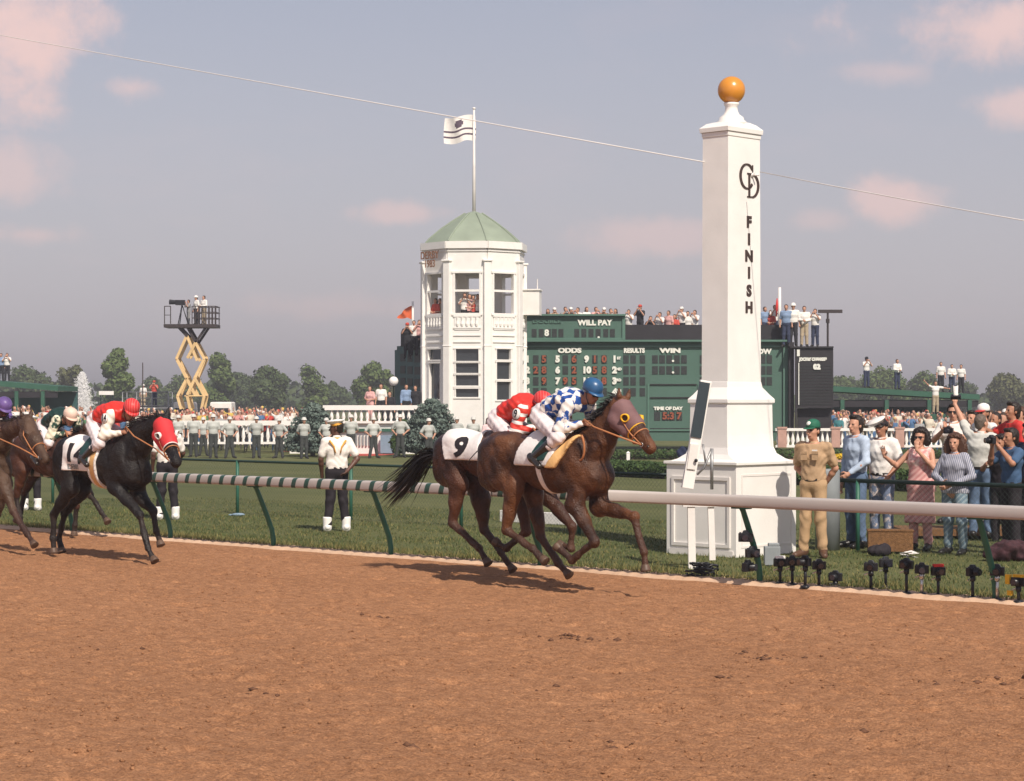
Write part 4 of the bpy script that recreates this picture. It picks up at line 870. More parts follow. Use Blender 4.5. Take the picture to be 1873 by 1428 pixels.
# ------------------------------------------------------------------ small figures (far away): shared meshes, colours from the object
def mini_meshes(pose, hatkind=None, hairs='short', woman=False, vox=.022, sleeve='short'):
    J, torso, neckp, HM, arms, legs = body_sets(pose, 1.0, woman)
    out = []
    root = bpy.data.objects.new('tmp', None)
    body = torso + neckp + [p for p in head_prims(HM)]
    for sd_ in 'RL':
        body += arms[sd_][0] + arms[sd_][1] + [ell(J['wr' + sd_] + (J['wr' + sd_] - J['el' + sd_]).normalized() * .07, (.04, .04, .06), k=.02)] + legs[sd_][0] + legs[sd_][1]
    a = sdf_mesh('body', body, vox, [M['tskin']])
    sp = grow(torso, .02)
    for sd_ in 'RL':
        sh, el_, wr = J['sh' + sd_], J['el' + sd_], J['wr' + sd_]
        sp += [cone(sh, sh + (el_ - sh) * .8, .072, .068, .03)]
        if sleeve == 'long': sp += [cone(sh, el_, .07, .06, .03), cone(el_, wr, .058, .05, .03)]
    b = sdf_mesh('shirt', sp, vox, [M['tint']], clip=lambda P: np.where(np.linalg.norm(P[..., :2], axis=-1) < .22, .97 - P[..., 2], -1))
    pp = grow(torso[:1], .018)
    for sd_ in 'RL': pp += [cone(J['hip' + sd_], J['kn' + sd_], .10, .08, .04), cone(J['kn' + sd_], J['an' + sd_], .078, .066, .04)]
    pp2 = pp + [cone(J['an' + s2], J['toe' + s2], .05, .045, .03, m=1) for s2 in 'RL']
    c = sdf_mesh('trousers', pp2, vox, [M['tint'], M['tshoe']], clip=lambda P: P[..., 2] - 1.03)
    hb = xf([ell((0, -.015, .115), (.088, .104, .10), k=.02), ell((0, -.05, .05), (.065, .058, .07), k=.02)] + ([ell((0, -.05, 0), (.1, .06, .12))] if woman else []), HM)
    Hi = np.array(HM.to_3x3()); Ho = np.array(HM.translation)
    d = sdf_mesh('hair', hb, vox * .8, [M['thair']], clip=lambda P: np.minimum(((P - Ho) @ Hi)[..., 1] - .03, .15 - ((P - Ho) @ Hi)[..., 2]))
    parts = [a, b, c, d]
    if hatkind:
        m = MB()
        if hatkind == 'helmet': m.lathe([(.125, .115), (.12, .125), (.105, .15), (.09, .20), (.05, .235), (.004, .245)], n=14, M=HM @ Matrix.Diagonal((1, 1.2, 1, 1)))
        elif hatkind == 'brim': m.lathe([(.20, .135), (.20, .145), (.10, .15), (.095, .22), (.05, .24), (.004, .24)], n=16, M=HM @ Matrix.Diagonal((1, 1.1, 1, 1)))
        else: m.lathe([(.10, .115), (.10, .16), (.085, .21), (.04, .235), (.004, .24)], n=14, M=HM @ Matrix.Diagonal((1, 1.15, 1, 1))); m.box((0, .13, .12), (.13, .10, .01), HM)
        parts.append(m.build('hat', [M['tint']], None, True))
    ms = [(p.name.split('.')[0], p.data) for p in parts]
    for p in parts: bpy.data.objects.remove(p)
    return ms
MINI = {}
def mini(kind, loc, yaw, cols, label, group, H=1.75, name='person', parent=None):
    root = empty(name, loc, math.pi + yaw, label, 'person', group); root.scale = (H / 1.75,) * 3
    for nm, me in MINI[kind]:
        o_ = bpy.data.objects.new(nm, me); COL.objects.link(o_); o_.parent = root; o_.color = (*cols.get(nm, (.5, .5, .5)), 1)
    return root
A_HIP = dict(elR=(.36, -.06, 1.16), wrR=(.20, .06, 1.00), elL=(-.36, -.06, 1.16), wrL=(-.20, .06, 1.00), anR=(.17, 0, .085), anL=(-.17, 0, .085), toeR=(.24, .16, .03), toeL=(-.24, .16, .03))
A_BACK = dict(elR=(.27, -.12, 1.15), wrR=(.06, -.17, .98), elL=(-.27, -.12, 1.15), wrL=(-.06, -.17, .95))
A_LOOK = dict(elR=(.25, .16, 1.26), wrR=(.08, .22, 1.52), elL=(-.25, .16, 1.26), wrL=(-.08, .22, 1.52))
A_FRONT = dict(elR=(.24, .03, 1.15), wrR=(.07, .24, 1.13), elL=(-.24, .03, 1.15), wrL=(-.07, .24, 1.11))
A_WIDE = dict(elR=(.40, .05, 1.52), wrR=(.62, .08, 1.74), elL=(-.44, .05, 1.40), wrL=(-.70, .06, 1.36))
MINI['hip'] = mini_meshes(A_HIP, 'helmet'); MINI['hipbare'] = mini_meshes(A_HIP); MINI['side'] = mini_meshes({}, None); MINI['sidehat'] = mini_meshes({}, 'helmet'); MINI['back'] = mini_meshes(A_BACK, 'helmet')
MINI['look'] = mini_meshes(A_LOOK, None); MINI['lookcap'] = mini_meshes(A_LOOK, 'cap'); MINI['front'] = mini_meshes(A_FRONT, None, sleeve='long'); MINI['fronthat'] = mini_meshes(A_FRONT, 'brim'); MINI['wide'] = mini_meshes(A_WIDE, None); MINI['woman'] = mini_meshes(A_FRONT, None, woman=True)
MINI['suit'] = mini_meshes({}, None, sleeve='long')
# ------------------------------------------------------------------ horses
def solve(H0, px, py, wl_):
    x0 = H0.x + wl_ * rt.x; y0 = H0.y + wl_ * rt.y; q = (px - CX) / F; a = (q * y0 - x0) / (h.x - q * h.y); Y = y0 + a * h.y
    return Vector((a, -wl_, HC - (py - HY) * Y / F))          # local: x forward, y left, z up
HB = dict(poll=(1.02, 0, 1.98), muz=(1.50, 0, 1.56), with_=(.22, 0, 1.66), chest=(.72, 0, 1.17), head_yaw=0)
def horse(loc, legs, label, coat, points, lift=0.0, ng=1.0, neck=((.52, 0, 1.36), (.78, 0, 1.60), (1.00, 0, 1.86)), poll=(1.04, 0, 1.96), muz=(1.50, 0, 1.56), yaw=0, vox=.016, tail=True, tailpts=None, hood=None, name='horse', mane='blackhair', face=None, nose=None):
    root = empty(name, loc, HEAD, label, 'horse')
    z = lift
    P = lambda x, y, zz: (x, y, zz + z)
    pr = [ell(P(.10, 0, 1.25), (.60, .27, .325), k=.08), cone(P(.25, 0, 1.28), P(-.62, 0, 1.34), .265, .21, .1, (0, 1, 0), 1.05), ell(P(-.72, 0, 1.36), (.40, .235, .245), k=.1),
          ell(P(-.80, .115, 1.20), (.22, .11, .30), Euler((0, R(8), 0)), k=.08), ell(P(-.80, -.115, 1.20), (.22, .11, .30), Euler((0, R(8), 0)), k=.08), ell(P(.52, 0, 1.19), (.29, .22, .29), k=.09),
          ell(P(.68, .10, 1.12), (.13, .11, .16), k=.05), ell(P(.68, -.10, 1.12), (.13, .11, .16), k=.05), ell(P(.47, .17, 1.27), (.15, .105, .30), Euler((0, R(22), 0)), k=.03), ell(P(.47, -.17, 1.27), (.15, .105, .30), Euler((0, R(22), 0)), k=.03),
          cone(P(.36, 0, 1.50), P(-.15, 0, 1.50), .105, .10, .1), ell(P(-.55, .15, 1.36), (.16, .1, .13), k=.06), ell(P(-.55, -.15, 1.36), (.16, .1, .13), k=.06)] + [q for sg in (1, -1) for q in (ell(P(.36, .185 * sg, 1.09), (.15, .075, .12), Euler((0, R(-20), 0)), k=.025), ell(P(-.70, .185 * sg, 1.20), (.15, .085, .27), Euler((0, R(-14), 0)), k=.03), ell(P(-.93, .12 * sg, 1.22), (.10, .085, .25), Euler((0, R(6), 0)), k=.025), cone(P(.58, .10 * sg, 1.22), P(.80, .07 * sg, 1.50), .10, .08, .025), ell(P(-.62, .14 * sg, 1.47), (.20, .11, .09), k=.035))]
    nk = [Vector(p) for p in neck]; pl = Vector(poll); mz = Vector(muz)
    pr += [cone(P(.36, 0, 1.33), nk[0], .27, .235, .08, (0, 1, 0), .72), cone(nk[0], nk[1], .245 * ng, .195 * ng, .06, (0, 1, 0), .62), cone(nk[1], nk[2], .195 * ng, .15 * ng, .06, (0, 1, 0), .62), cone(nk[2], pl, .15, .12, .05, (0, 1, 0), .75)]
    # head
    d = (mz - pl); Lh = d.length; d.normalize(); side = Vector((math.sin(yaw) * -1, math.cos(yaw), 0)); side = (side - d * side.dot(d)).normalized(); upn = d.cross(side); 
    if upn.z < 0: upn = -upn
    hpnt = lambda u, v, w_=0: pl + d * (u * Lh) + upn * v + side * w_
    hd = [cone(hpnt(.05, -.02), hpnt(.48, -.02), .130, .104, .04, side, .90), cone(hpnt(.48, -.02), hpnt(.90, -.015), .104, .072, .04, side, .85), ell(hpnt(.97, -.025), (.072, .062, .066), k=.03), cone(hpnt(.92, -.055), hpnt(1.01, -.06), .034, .028, .02),
          cone(hpnt(.16, -.115, .055), hpnt(.45, -.10, .045), .090, .062, .03), cone(hpnt(.16, -.115, -.055), hpnt(.45, -.10, -.045), .090, .062, .03), cone(hpnt(.42, -.07), hpnt(.85, -.06), .045, .032, .03, side, .9),
          ell(hpnt(.33, .038, .086), (.030, .022, .022), k=.015), ell(hpnt(.33, .038, -.086), (.030, .022, .022), k=.015), ell(hpnt(.97, -.005, .036), (.028, .016, .022), k=.012), ell(hpnt(.97, -.005, -.036), (.028, .016, .022), k=.012)]
    for sg in (1, -1):
        a = hpnt(.0, .055, .055 * sg); b_ = a + upn * .085 - d * .055 + side * .02 * sg; hd += [cone(a, a + (b_ - a) * .6, .028, .033, .012), cone(a + (b_ - a) * .6, b_ + (b_ - a) * .55, .033, .007, .01)]
    pr += hd
    hoofs = []
    for (kind, pts, sg) in legs:
        p = [Vector(q) for q in pts]
        if kind == 'F':
            sh, el_, kn, ft, hf = p
            pr += [cone(sh, el_, .125, .112, .06, (0, 1, 0), .8), cone(el_, el_ + (kn - el_) * .45, .108, .076, .04), cone(el_ + (kn - el_) * .45, kn, .076, .052, .03), ell(kn, (.056, .053, .066), k=.02), cone(kn, kn + (ft - kn) * .5, .044, .038, .02, m=1),
                   cone(kn + (ft - kn) * .5, ft, .038, .041, .015, m=1), ell(ft, (.048, .046, .048), k=.015, m=1), cone(ft, hf, .034, .040, .012, m=1)]
        else:
            hp, st, hk, ft, hf = p
            pr += [cone(hp, st, .150, .125, .08, (0, 1, 0), .68), cone(st, st + (hk - st) * .5, .135, .086, .05, (0, 1, 0), .8), cone(st + (hk - st) * .5, hk, .084, .054, .03), ell(hk, (.062, .050, .066), k=.02), cone(hk + (hk - st).normalized() * -.02 + Vector((-.02, 0, .02)), hk, .035, .03, .02),
                   cone(hk, hk + (ft - hk) * .5, .049, .040, .02, m=1), cone(hk + (ft - hk) * .5, ft, .040, .043, .015, m=1), ell(ft, (.050, .047, .050), k=.015, m=1), cone(ft, hf, .035, .041, .012, m=1)]
        dirn = (hf - ft).normalized(); hoofs.append((hf, dirn))
    ob = sdf_mesh('body', pr, vox, [coat, points], root, warp=lambda Q: .007 * np.sin(Q[..., 0] * 17 + Q[..., 2] * 9) * np.sin(Q[..., 2] * 14 - Q[..., 0] * 6) + .003 * np.sin(Q[..., 0] * 41 + Q[..., 2] * 23))
    for hf, dirn in hoofs:
        q_ = Vector((1, 0, 0)); b = MB(); Mx = dirn.to_track_quat('Z', 'X').to_matrix().to_4x4(); Mx.translation = hf
        b.lathe([(.040, -.012), (.046, .0), (.056, .045), (.060, .062), (.05, .066)], n=14, M=Mx); b.build('hoof', M['hoof'], root, True)
    # eyes
    for sg in (1, -1):
        b = MB(); c = hpnt(.33, .040, .103 * sg); b.lathe([(max(.001, .017 * math.sin(a)), -.017 * math.cos(a)) for a in [math.pi * i / 8 for i in range(9)]], c, 10); b.build('eye', M['horse_eye'], root, True)
    for sg in (1, -1):
        b = MB(); b.lathe([(max(.001, .012 * math.sin(a)), -.012 * math.cos(a)) for a in [math.pi * i / 6 for i in range(7)]], hpnt(.985, .006, .062 * sg), 8); b.build('nostril', M['horse_eye'], root, True)
    # mane: many thin blades of hair thrown back from the crest
    r_ = np.random.RandomState(int(abs(loc[0]) * 100) + 5); chain = [Vector(P(.34, 0, 1.62))] + [nk[0] + Vector((-.10, 0, .22)), nk[1] + Vector((-.09, 0, .155)), nk[2] + Vector((-.055, 0, .12)), pl + Vector((-.02, 0, .09))]
    v = []; f = []
    for i in range(900):
        u = r_.rand() * (len(chain) - 1.001); k = int(u); c = chain[k].lerp(chain[k + 1], u - k) + Vector((r_.normal(0, .012), r_.normal(0, .018), -.03)); ln = .10 + .13 * r_.rand()
        dr = Vector((-.75 + r_.normal(0, .25), r_.normal(0, .35) - .25, .25 + r_.normal(0, .45))).normalized(); w_ = Vector((r_.normal(), r_.normal(), r_.normal())).normalized() * .006
        m_ = c + dr * ln * .5; e = m_ + (dr + Vector((-.3, 0, -.6))).normalized() * ln * .5; b0 = len(v); v += [c - w_, c + w_, m_ + w_, m_ - w_, e]; f += [(b0, b0 + 1, b0 + 2, b0 + 3), (b0 + 3, b0 + 2, b0 + 4)]
    mk('mane', v, f, M[mane], root)
    if tail:
        tp = [Vector(p) for p in (tailpts or [P(-1.06, 0, 1.44), P(-1.25, 0, 1.40), P(-1.45, 0, 1.22), P(-1.75, 0, .98)])]
        v = []; f = []
        b = MB(); b.tube([tp[0] + Vector((.08, 0, -.02)), tp[0].lerp(tp[1], .5), tp[1]], [.05, .045, .03], 10)
        for i in range(340):
            off = Vector((r_.normal(0, .02), r_.normal(0, .03), r_.normal(0, .022))); fin = Vector((r_.normal(0, .06), r_.normal(0, .05), r_.normal(0, .05))); pts = []; u0 = r_.rand() * .35; u1 = u0 + .35 + .65 * r_.rand() * (1 - u0)
            for j in range(5):
                u = min(.999, u0 + (u1 - u0) * j / 4) * (len(tp) - 1); k = min(int(u), len(tp) - 2); pts.append(tp[k].lerp(tp[k + 1], u - k) + off * (1 + j * .5) + fin * (u / (len(tp) - 1)) ** 1.6)
            w_ = Vector((r_.normal(), r_.normal(), r_.normal())).normalized() * .006; b0 = len(v)
            for j, p in enumerate(pts): ww = w_ * (1 if j < 4 else .1); v += [p - ww, p + ww]
            f += [(b0 + 2 * j, b0 + 2 * j + 1, b0 + 2 * j + 3, b0 + 2 * j + 2) for j in range(4)]
        b.add(v, f); b.build('tail', M[mane], root)
    info = dict(root=root, hp=hpnt, hd=hd, pl=pl, mz=mz, Lh=Lh, d=d, side=side, upn=upn, pr=pr, ob=ob, vox=vox, z=z)
    me = ob.data; vv_ = [x.co.copy() for x in me.vertices]; info['bvh'] = BVHTree.FromPolygons(vv_, [tuple(p.vertices) for p in me.polygons])
    return info
def hood(I, m_hood, m_rim, cup=True, u1=.62, ears=False):
    """cloth hood over the head back to the throat, with eye cups"""
    g = grow(I['hd'][:2] + I['hd'][4:6], .013)
    d = np.array(I['d']); pl = np.array(I['pl']); Lh = I['Lh']; up_ = np.array(I['upn']); sd_ = np.array(I['side'])
    o_ = sdf_mesh('hood', g, .012, [m_hood], I['root'], clip=lambda P: np.maximum(np.maximum((P - pl) @ d - u1 * Lh, -((P - pl) @ d) + .0 * Lh), np.where(((P - pl) @ d) < .18 * Lh, -(P - pl) @ up_ - .16, -1)))
    # edge binding at the nose end
    b = MB(); b.tube([I['hp'](u1, -.03 + .116 * math.sin(a), .100 * math.cos(a)) for a in [2 * math.pi * i / 20 for i in range(21)]], .008, 6, caps=False); b.build('binding', m_rim, I['root'], True)
    for sg in (1, -1):
        c = I['hp'](.36, .030, .118 * sg); nn = (I['side'] * sg + I['d'] * .35 + I['upn'] * .15).normalized(); uu = I['d']; uu = (uu - nn * uu.dot(nn)).normalized(); ww = nn.cross(uu)
        b = MB(); v = []; f = []; n = 20
        for i in range(n):
            a = 2 * math.pi * i / n; rr = .047; e = c + uu * math.cos(a) * rr + ww * math.sin(a) * rr
            back = max(0, -math.cos(a))
            v += [e - nn * .02, e + nn * (.016 + .02 * back), e * 1 + (e - c) * -.28 + nn * (.014 + .02 * back), e + (e - c) * -.28 - nn * .015]
        for i in range(n):
            a = 4 * i; c2 = 4 * ((i + 1) % n)
            for k in range(4): f.append((a + k, c2 + k, c2 + (k + 1) % 4, a + (k + 1) % 4))
        b.add(v, f); o2 = b.build('eye_cup', m_rim, I['root'], True)
        b = MB(); b.add([c + uu * math.cos(2 * math.pi * i / 14) * .034 + ww * math.sin(2 * math.pi * i / 14) * .034 + nn * .004 for i in range(14)], [tuple(range(14))]); b.build('eye_opening', M['horse_eye'], I['root'])
    return o_
def bridle(I, m_, hand=None, bit=True):
    hp = I['hp']; b = MB()
    ring = lambda u, r_, c=-.03, s=.9: [hp(u, c + r_ * math.sin(a), r_ * s * math.cos(a)) for a in [2 * math.pi * i / 20 for i in range(21)]]
    b.tube(ring(.68, .108, -.035), .0085, 6, caps=False)
    for sg in (1, -1): b.tube([hp(.12, .06, .07 * sg), hp(.3, -.02, .122 * sg), hp(.6, -.05, .10 * sg), hp(.86, -.045, .074 * sg)], .008, 6)
    b.tube([hp(.10, .085, 0), hp(.10, .06, .07), hp(.14, -.03, .11), hp(.2, -.12, .07), hp(.2, -.145, 0), hp(.2, -.12, -.07), hp(.14, -.03, -.11), hp(.10, .06, -.07), hp(.10, .085, 0)], .008, 6, caps=False)
    b.build('bridle', m_, I['root'], True)
    for sg in (1, -1):
        b = MB(); c = hp(.87, -.045, .068 * sg); b.tube([c + I['d'] * .022 * math.cos(a) + I['upn'] * .022 * math.sin(a) for a in [2 * math.pi * i / 12 for i in range(13)]], .0045, 6, caps=False); b.build('bit_ring', M['silver'], I['root'], True)
    if hand is not None:
        for sg in (1, -1):
            b = MB(); p0 = hp(.87, -.045, .072 * sg); p1 = Vector((hand.x, hand.y + sg * .10, hand.z)) if not isinstance(hand, dict) else hand
            m1 = p0.lerp(p1, .35); m1.y = sg * .17; m2 = p0.lerp(p1, .75); m2.y = sg * .20; b.tube([p0, m1, m2, Vector((p1.x, sg * .13, p1.z + .02)), Vector((p1.x - .08, sg * .12, p1.z - .06))], .010, 6); b.build('rein', m_, I['root'], True)
def cloth(I, m_, x0, x1, zlow, slant=.0, name='saddle_cloth', g=.022, bind=None, y_both=True, nodecal=False):
    pr = grow([p for p in I['pr'][:23]], g); 
    o_ = sdf_mesh(name, pr, .014, [m_], I['root'], clip=lambda P: np.maximum(np.maximum((x0 + slant * (1.6 - P[..., 2])) - P[..., 0], P[..., 0] - (x1 + slant * (1.6 - P[..., 2]))), zlow - P[..., 2]))
    me = o_.data; return o_, BVHTree.FromPolygons([x.co.copy() for x in me.vertices], [tuple(p.vertices) for p in me.polygons])
def strap(I, x, name, m_, w_=.05, slant=0.0, zlo=None, g=.012):
    pr = grow(I['pr'][:23], g); return sdf_mesh(name, pr, .012, [m_], I['root'], clip=lambda P: np.abs(P[..., 0] - x - slant * (1.5 - P[..., 2])) - w_ / 2)
def decal(I, bvh, body, size, x, z, m_, rot=0, parent=None, sx=1.0, bold=.004):
    """number wrapped on the right-hand (-y) side of a cloth"""
    v, f = textmesh(body, size, 0, bold); bm = bmesh.new(); vs_ = [bm.verts.new(p) for p in v]
    for q_ in f:
        try: bm.faces.new([vs_[i] for i in q_])
        except Exception: pass
    bmesh.ops.triangulate(bm, faces=bm.faces[:])
    for _ in range(5): bmesh.ops.subdivide_edges(bm, edges=[e for e in bm.edges if e.calc_length() > .025], cuts=1); bmesh.ops.triangulate(bm, faces=bm.faces[:])
    c, s_ = math.cos(rot), math.sin(rot)
    for q_ in bm.verts:
        X_, Z_ = q_.co.x * sx, q_.co.y; xx = x + X_ * c - Z_ * s_; zz = z + X_ * s_ + Z_ * c
        hit = bvh.ray_cast(Vector((xx, -1.5, zz)), Vector((0, 1, 0)))
        q_.co = (hit[0] + Vector((0, -.004, 0))) if hit[0] else Vector((xx, -.3, zz))
    bmesh.ops.recalc_face_normals(bm, faces=bm.faces[:])
    me = bpy.data.meshes.new('number'); bm.to_mesh(me); bm.free(); me.materials.append(m_); o_ = bpy.data.objects.new('number', me); COL.objects.link(o_); o_.parent = parent or I['root']; return o_
def jockey(loc, J, label, silks, sleeve_m, helmet_m, skin='skin', breech='breeches', arm_band=None, goggles=True, num=None, hz=0.0, vox=.0095):
    """crouched rider; J in the horse's local frame (x forward, y left)"""
    root = empty('jockey', loc, HEAD, label, 'jockey'); J = {k: Vector(v) for k, v in J.items()}
    lat = Vector((0, -1, 0)); up_ = (J['neck'] - J['chest']).normalized()
    torso = [cone(J['pel'], J['waist'], .118, .105, .06, lat, 1.32), cone(J['waist'], J['chest'], .105, .118, .06, lat, 1.35), cone(J['chest'], J['chest'].lerp(J['neck'], .7), .115, .085, .05, lat, 1.55), cone(J['shR'] + Vector((0, .05, 0)), J['shL'] - Vector((0, .05, 0)), .06, .06, .05)]
    HM = frame_mx(J['head'], J['look'], J['headup'])
    body = torso + [cone(J['neck'], J['head'], .055, .052, .03)] + head_prims(HM)
    for sd_, sg in (('R', 1), ('L', -1)):
        body += [cone(J['sh' + sd_], J['el' + sd_], .052, .042, .03), cone(J['el' + sd_], J['wr' + sd_], .041, .028, .02)] + hand_prims(J['wr' + sd_], J['hd' + sd_], (0, .75 * sg, -.6), sg, .75, 1.0)
        body += [cone(J['hip' + sd_], J['kn' + sd_], .090, .060, .05), cone(J['kn' + sd_], J['an' + sd_], .056, .040, .03), cone(J['an' + sd_], J['toe' + sd_], .038, .03, .02)]
    sdf_mesh('body', body, vox, [M[skin], M['lip'], M['eye']], root)
    sp = grow(torso[1:], .02) + [cone(J['waist'].lerp(J['pel'], .35), J['waist'], .13, .125, .05, lat, 1.3)]
    nv = np.array((J['head'] - J['neck']).normalized()); no_ = np.array(J['neck'] + Vector(nv) * .02)
    wrp = lambda P: .007 * np.sin(P[..., 0] * 48 + P[..., 2] * 20) * np.sin(P[..., 2] * 40 + P[..., 1] * 30)
    sdf_mesh('silks', sp, .011, [silks], root, clip=lambda P: np.where(np.linalg.norm(P - no_, axis=-1) < .12, (P - no_) @ nv, -1), warp=wrp)
    for sd_ in 'RL':
        o_ = sdf_mesh('sleeve', [cone(J['sh' + sd_], J['el' + sd_], .076, .062, .03), cone(J['el' + sd_], J['el' + sd_].lerp(J['wr' + sd_], .90), .062, .038, .03)], .010, [sleeve_m], root, warp=wrp)
        if num and sd_ == 'R':
            c = J['shR'].lerp(J['elR'], .22); ax_ = (J['elR'] - J['shR']).normalized(); nn = Vector((.05, -1, .12)).normalized(); uu = Vector((0, 0, 1)) - nn * nn.z; uu.normalize(); xx = uu.cross(nn)
            b = MB(); Md = basis(c + nn * .092, xx, uu, nn) ; b.lathe([(.001, .002), (.062, .0), (.064, -.02)], n=20, M=Md @ Matrix.Diagonal((.9, 1.05, 1, 1))); b.build('arm_disc', M['wcloth'], root, True)
            sign('arm_number', num, .13, Md @ Matrix.Translation((0, 0, .004)), M['blk'], root, .001, .003, .8)
    pp = grow(torso[:1], .016)
    for sd_ in 'RL': pp += [cone(J['hip' + sd_], J['kn' + sd_], .104, .072, .05), cone(J['kn' + sd_], J['kn' + sd_].lerp(J['an' + sd_], .35), .068, .060, .04)]
    sdf_mesh('breeches', pp, .011, [M[breech]], root, warp=wrp)
    for sd_ in 'RL':
        k0 = J['kn' + sd_].lerp(J['an' + sd_], .3); sdf_mesh('boot', [cone(k0, J['an' + sd_], .062, .046, .02), cone(J['an' + sd_] + (J['an' + sd_] - J['toe' + sd_]) * .3, J['toe' + sd_], .044, .036, .02)], .010, [M['bootleather']], root)
    b = MB(); n = 24
    b.lathe([(.098, .085), (.104, .11), (.108, .14), (.104, .175), (.088, .21), (.06, .235), (.02, .247), (.003, .248)], n=n, M=HM @ Matrix.Translation((0, 0, 0)) @ Matrix.Diagonal((1, 1.16, 1, 1))); b.build('helmet', helmet_m, root, True)
    b = MB(); v = []
    for i in range(13):
        a = math.pi * i / 12; v += [HM @ Vector((.098 * math.cos(a), .045 + .065 * math.sin(a), .115)), HM @ Vector((.096 * math.cos(a), .055 + .118 * math.sin(a), .094 + .0 * math.sin(a)))]
    b.add(v, [(2 * i, 2 * i + 1, 2 * i + 3, 2 * i + 2) for i in range(12)]); o_ = b.build('helmet_peak', helmet_m, root, True); sdm = o_.modifiers.new('th', 'SOLIDIFY'); sdm.thickness = .008
    b = MB()
    for sg in (-1, 1): b.tube([HM @ Vector((sg * .09, .0, .10)), HM @ Vector((sg * .083, .03, .03)), HM @ Vector((sg * .04, .055, -.045)), HM @ Vector((0, .06, -.05))], .006, 6)
    b.build('chin_strap', M['plastic'], root)
    if goggles:
        b = MB()
        for sg in (-1, 1): b.box((0, 0, 0), (.055, .014, .036), HM @ Matrix.Translation((sg * .034, .104, .085)) @ Matrix.Rotation(R(-sg * 16), 4, 'Z'))
        b.tube([HM @ Vector((.104 * math.cos(a), .118 * math.sin(a), .095 + .01 * math.cos(a))) for a in [2 * math.pi * i / 24 for i in range(25)]], .006, 6, caps=False); b.build('goggles', M['lens'], root)
    return root
def coat_mat(name, c1, c2, rough=.45, c3=None):
    m = mat2(name, c1, c2, 3.4, 'blotch', thr=.5, soft=.16, rough=rough); t = m.node_tree; b = t.nodes['Principled BSDF']; b.inputs['Specular IOR Level'].default_value = .33
    tcn = N(t, 'ShaderNodeTexCoord'); z_ = N(t, 'ShaderNodeTexNoise'); z_.inputs['Scale'].default_value = 60; z_.inputs['Detail'].default_value = 6
    z2 = N(t, 'ShaderNodeTexNoise'); z2.inputs['Scale'].default_value = 9; z2.inputs['Detail'].default_value = 3; L(t, tcn.outputs['Object'], z2.inputs['Vector']); L(t, tcn.outputs['Object'], z_.inputs['Vector'])
    ad = N(t, 'ShaderNodeMath', operation='MULTIPLY_ADD'); L(t, z2.outputs['Fac'], ad.inputs[0]); ad.inputs[1].default_value = 2.2; L(t, z_.outputs['Fac'], ad.inputs[2])
    bp = N(t, 'ShaderNodeBump'); bp.inputs['Strength'].default_value = .6; bp.inputs['Distance'].default_value = .022; L(t, ad.outputs[0], bp.inputs['Height']); L(t, bp.outputs[0], b.inputs['Normal'])
    z3 = N(t, 'ShaderNodeTexNoise'); z3.inputs['Scale'].default_value = 5; z3.inputs['Detail'].default_value = 5; L(t, tcn.outputs['Object'], z3.inputs['Vector']); rr = N(t, 'ShaderNodeMapRange'); L(t, z3.outputs['Fac'], rr.inputs[0]); rr.inputs[1].default_value = .35; rr.inputs[2].default_value = .65; rr.inputs[3].default_value = rough - .17; rr.inputs[4].default_value = rough + .15; L(t, rr.outputs[0], b.inputs['Roughness']); return m
M['bay'] = coat_mat('bay_coat_painted_shade', (.026, .009, .005), (.125, .048, .019)); M['bayd'] = coat_mat('dark_bay_coat', (.024, .009, .006), (.088, .032, .016)); M['blackcoat'] = coat_mat('black_coat', (.006, .004, .004), (.012, .008, .007), .55)  # bay blotches also paint patches of highlight and deep shadow into the coat
M['brown'] = coat_mat('brown_coat', (.05, .027, .016), (.09, .05, .030)); M['points'] = coat_mat('dark_leg_coat', (.040, .018, .012), (.075, .032, .018), .5); M['bpoints'] = coat_mat('black_leg_coat', (.012, .008, .007), (.026, .016, .012), .55)
M['blackhair'] = mat('black_horse_hair', (.010, .007, .006), .5, .3, 20); M['hoof'] = mat('hoof_horn', (.10, .06, .04), .5, .3, 20); M['horse_eye'] = mat('horse_eye', (.008, .005, .004), .12, spec=.8)
M['breeches'] = mat('white_breeches', (.74, .66, .66), .7, .07, 9, .3, 25); M['bootleather'] = mat('boot_leather', (.022, .017, .015), .22, .2, 9, spec=.6)
M['blueblock'] = mat2('blue_white_blocks', (.02, .075, .30), (.74, .70, .66), 10.5, 'check', rough=.5); M['redwhite'] = mat('red_silk', (.62, .035, .025), .45, .12, 6, .2, 20)
M['redband'] = mat2('red_white_sleeve', (.62, .05, .035), (.80, .74, .70), 10, 'stripe', (.3, 0, 1), thr=.6, rough=.5); M['cream'] = mat('cream_silk', (.80, .74, .64), .55, .06, 6, .25, 20)
M['purplesilk'] = mat('violet_silk', (.20, .13, .40), .45, .15, 6, .2, 20); M['greensilk'] = mat('dark_green_silk', (.012, .035, .03), .45, .2, 6, .2, 20)
M['bluehelm'] = mat('blue_helmet', (.02, .085, .20), .35, .3, 9, spec=.6); M['redhelm'] = mat2('red_striped_helmet', (.60, .04, .04), (.70, .12, .11), 22, 'stripe', (1, 1, 0), thr=.7, rough=.45); M['whitehelm'] = mat('cream_helmet', (.72, .52, .42), .5, .1, 9); M['purplehelm'] = mat('violet_helmet', (.13, .08, .24), .4, .4, 6)
M['mauve'] = mat('mauve_hood', (.17, .09, .09), .7, .2, 8, .2, 30); M['yellowcup'] = mat('yellow_rim', (.78, .42, .02), .6, .1, 8); M['redhood'] = mat('red_hood', (.60, .035, .04), .7, .1, 8, .2, 30)
M['yellowcloth'] = mat('yellow_cloth', (.70, .42, .17), .8, .12, 6, .3, 25); M['numcloth'] = mat('white_number_cloth', (.78, .73, .70), .8, .06, 5, .35, 20); M['greenleather'] = mat('dark_green_pad', (.012, .05, .045), .5, .2, 9)

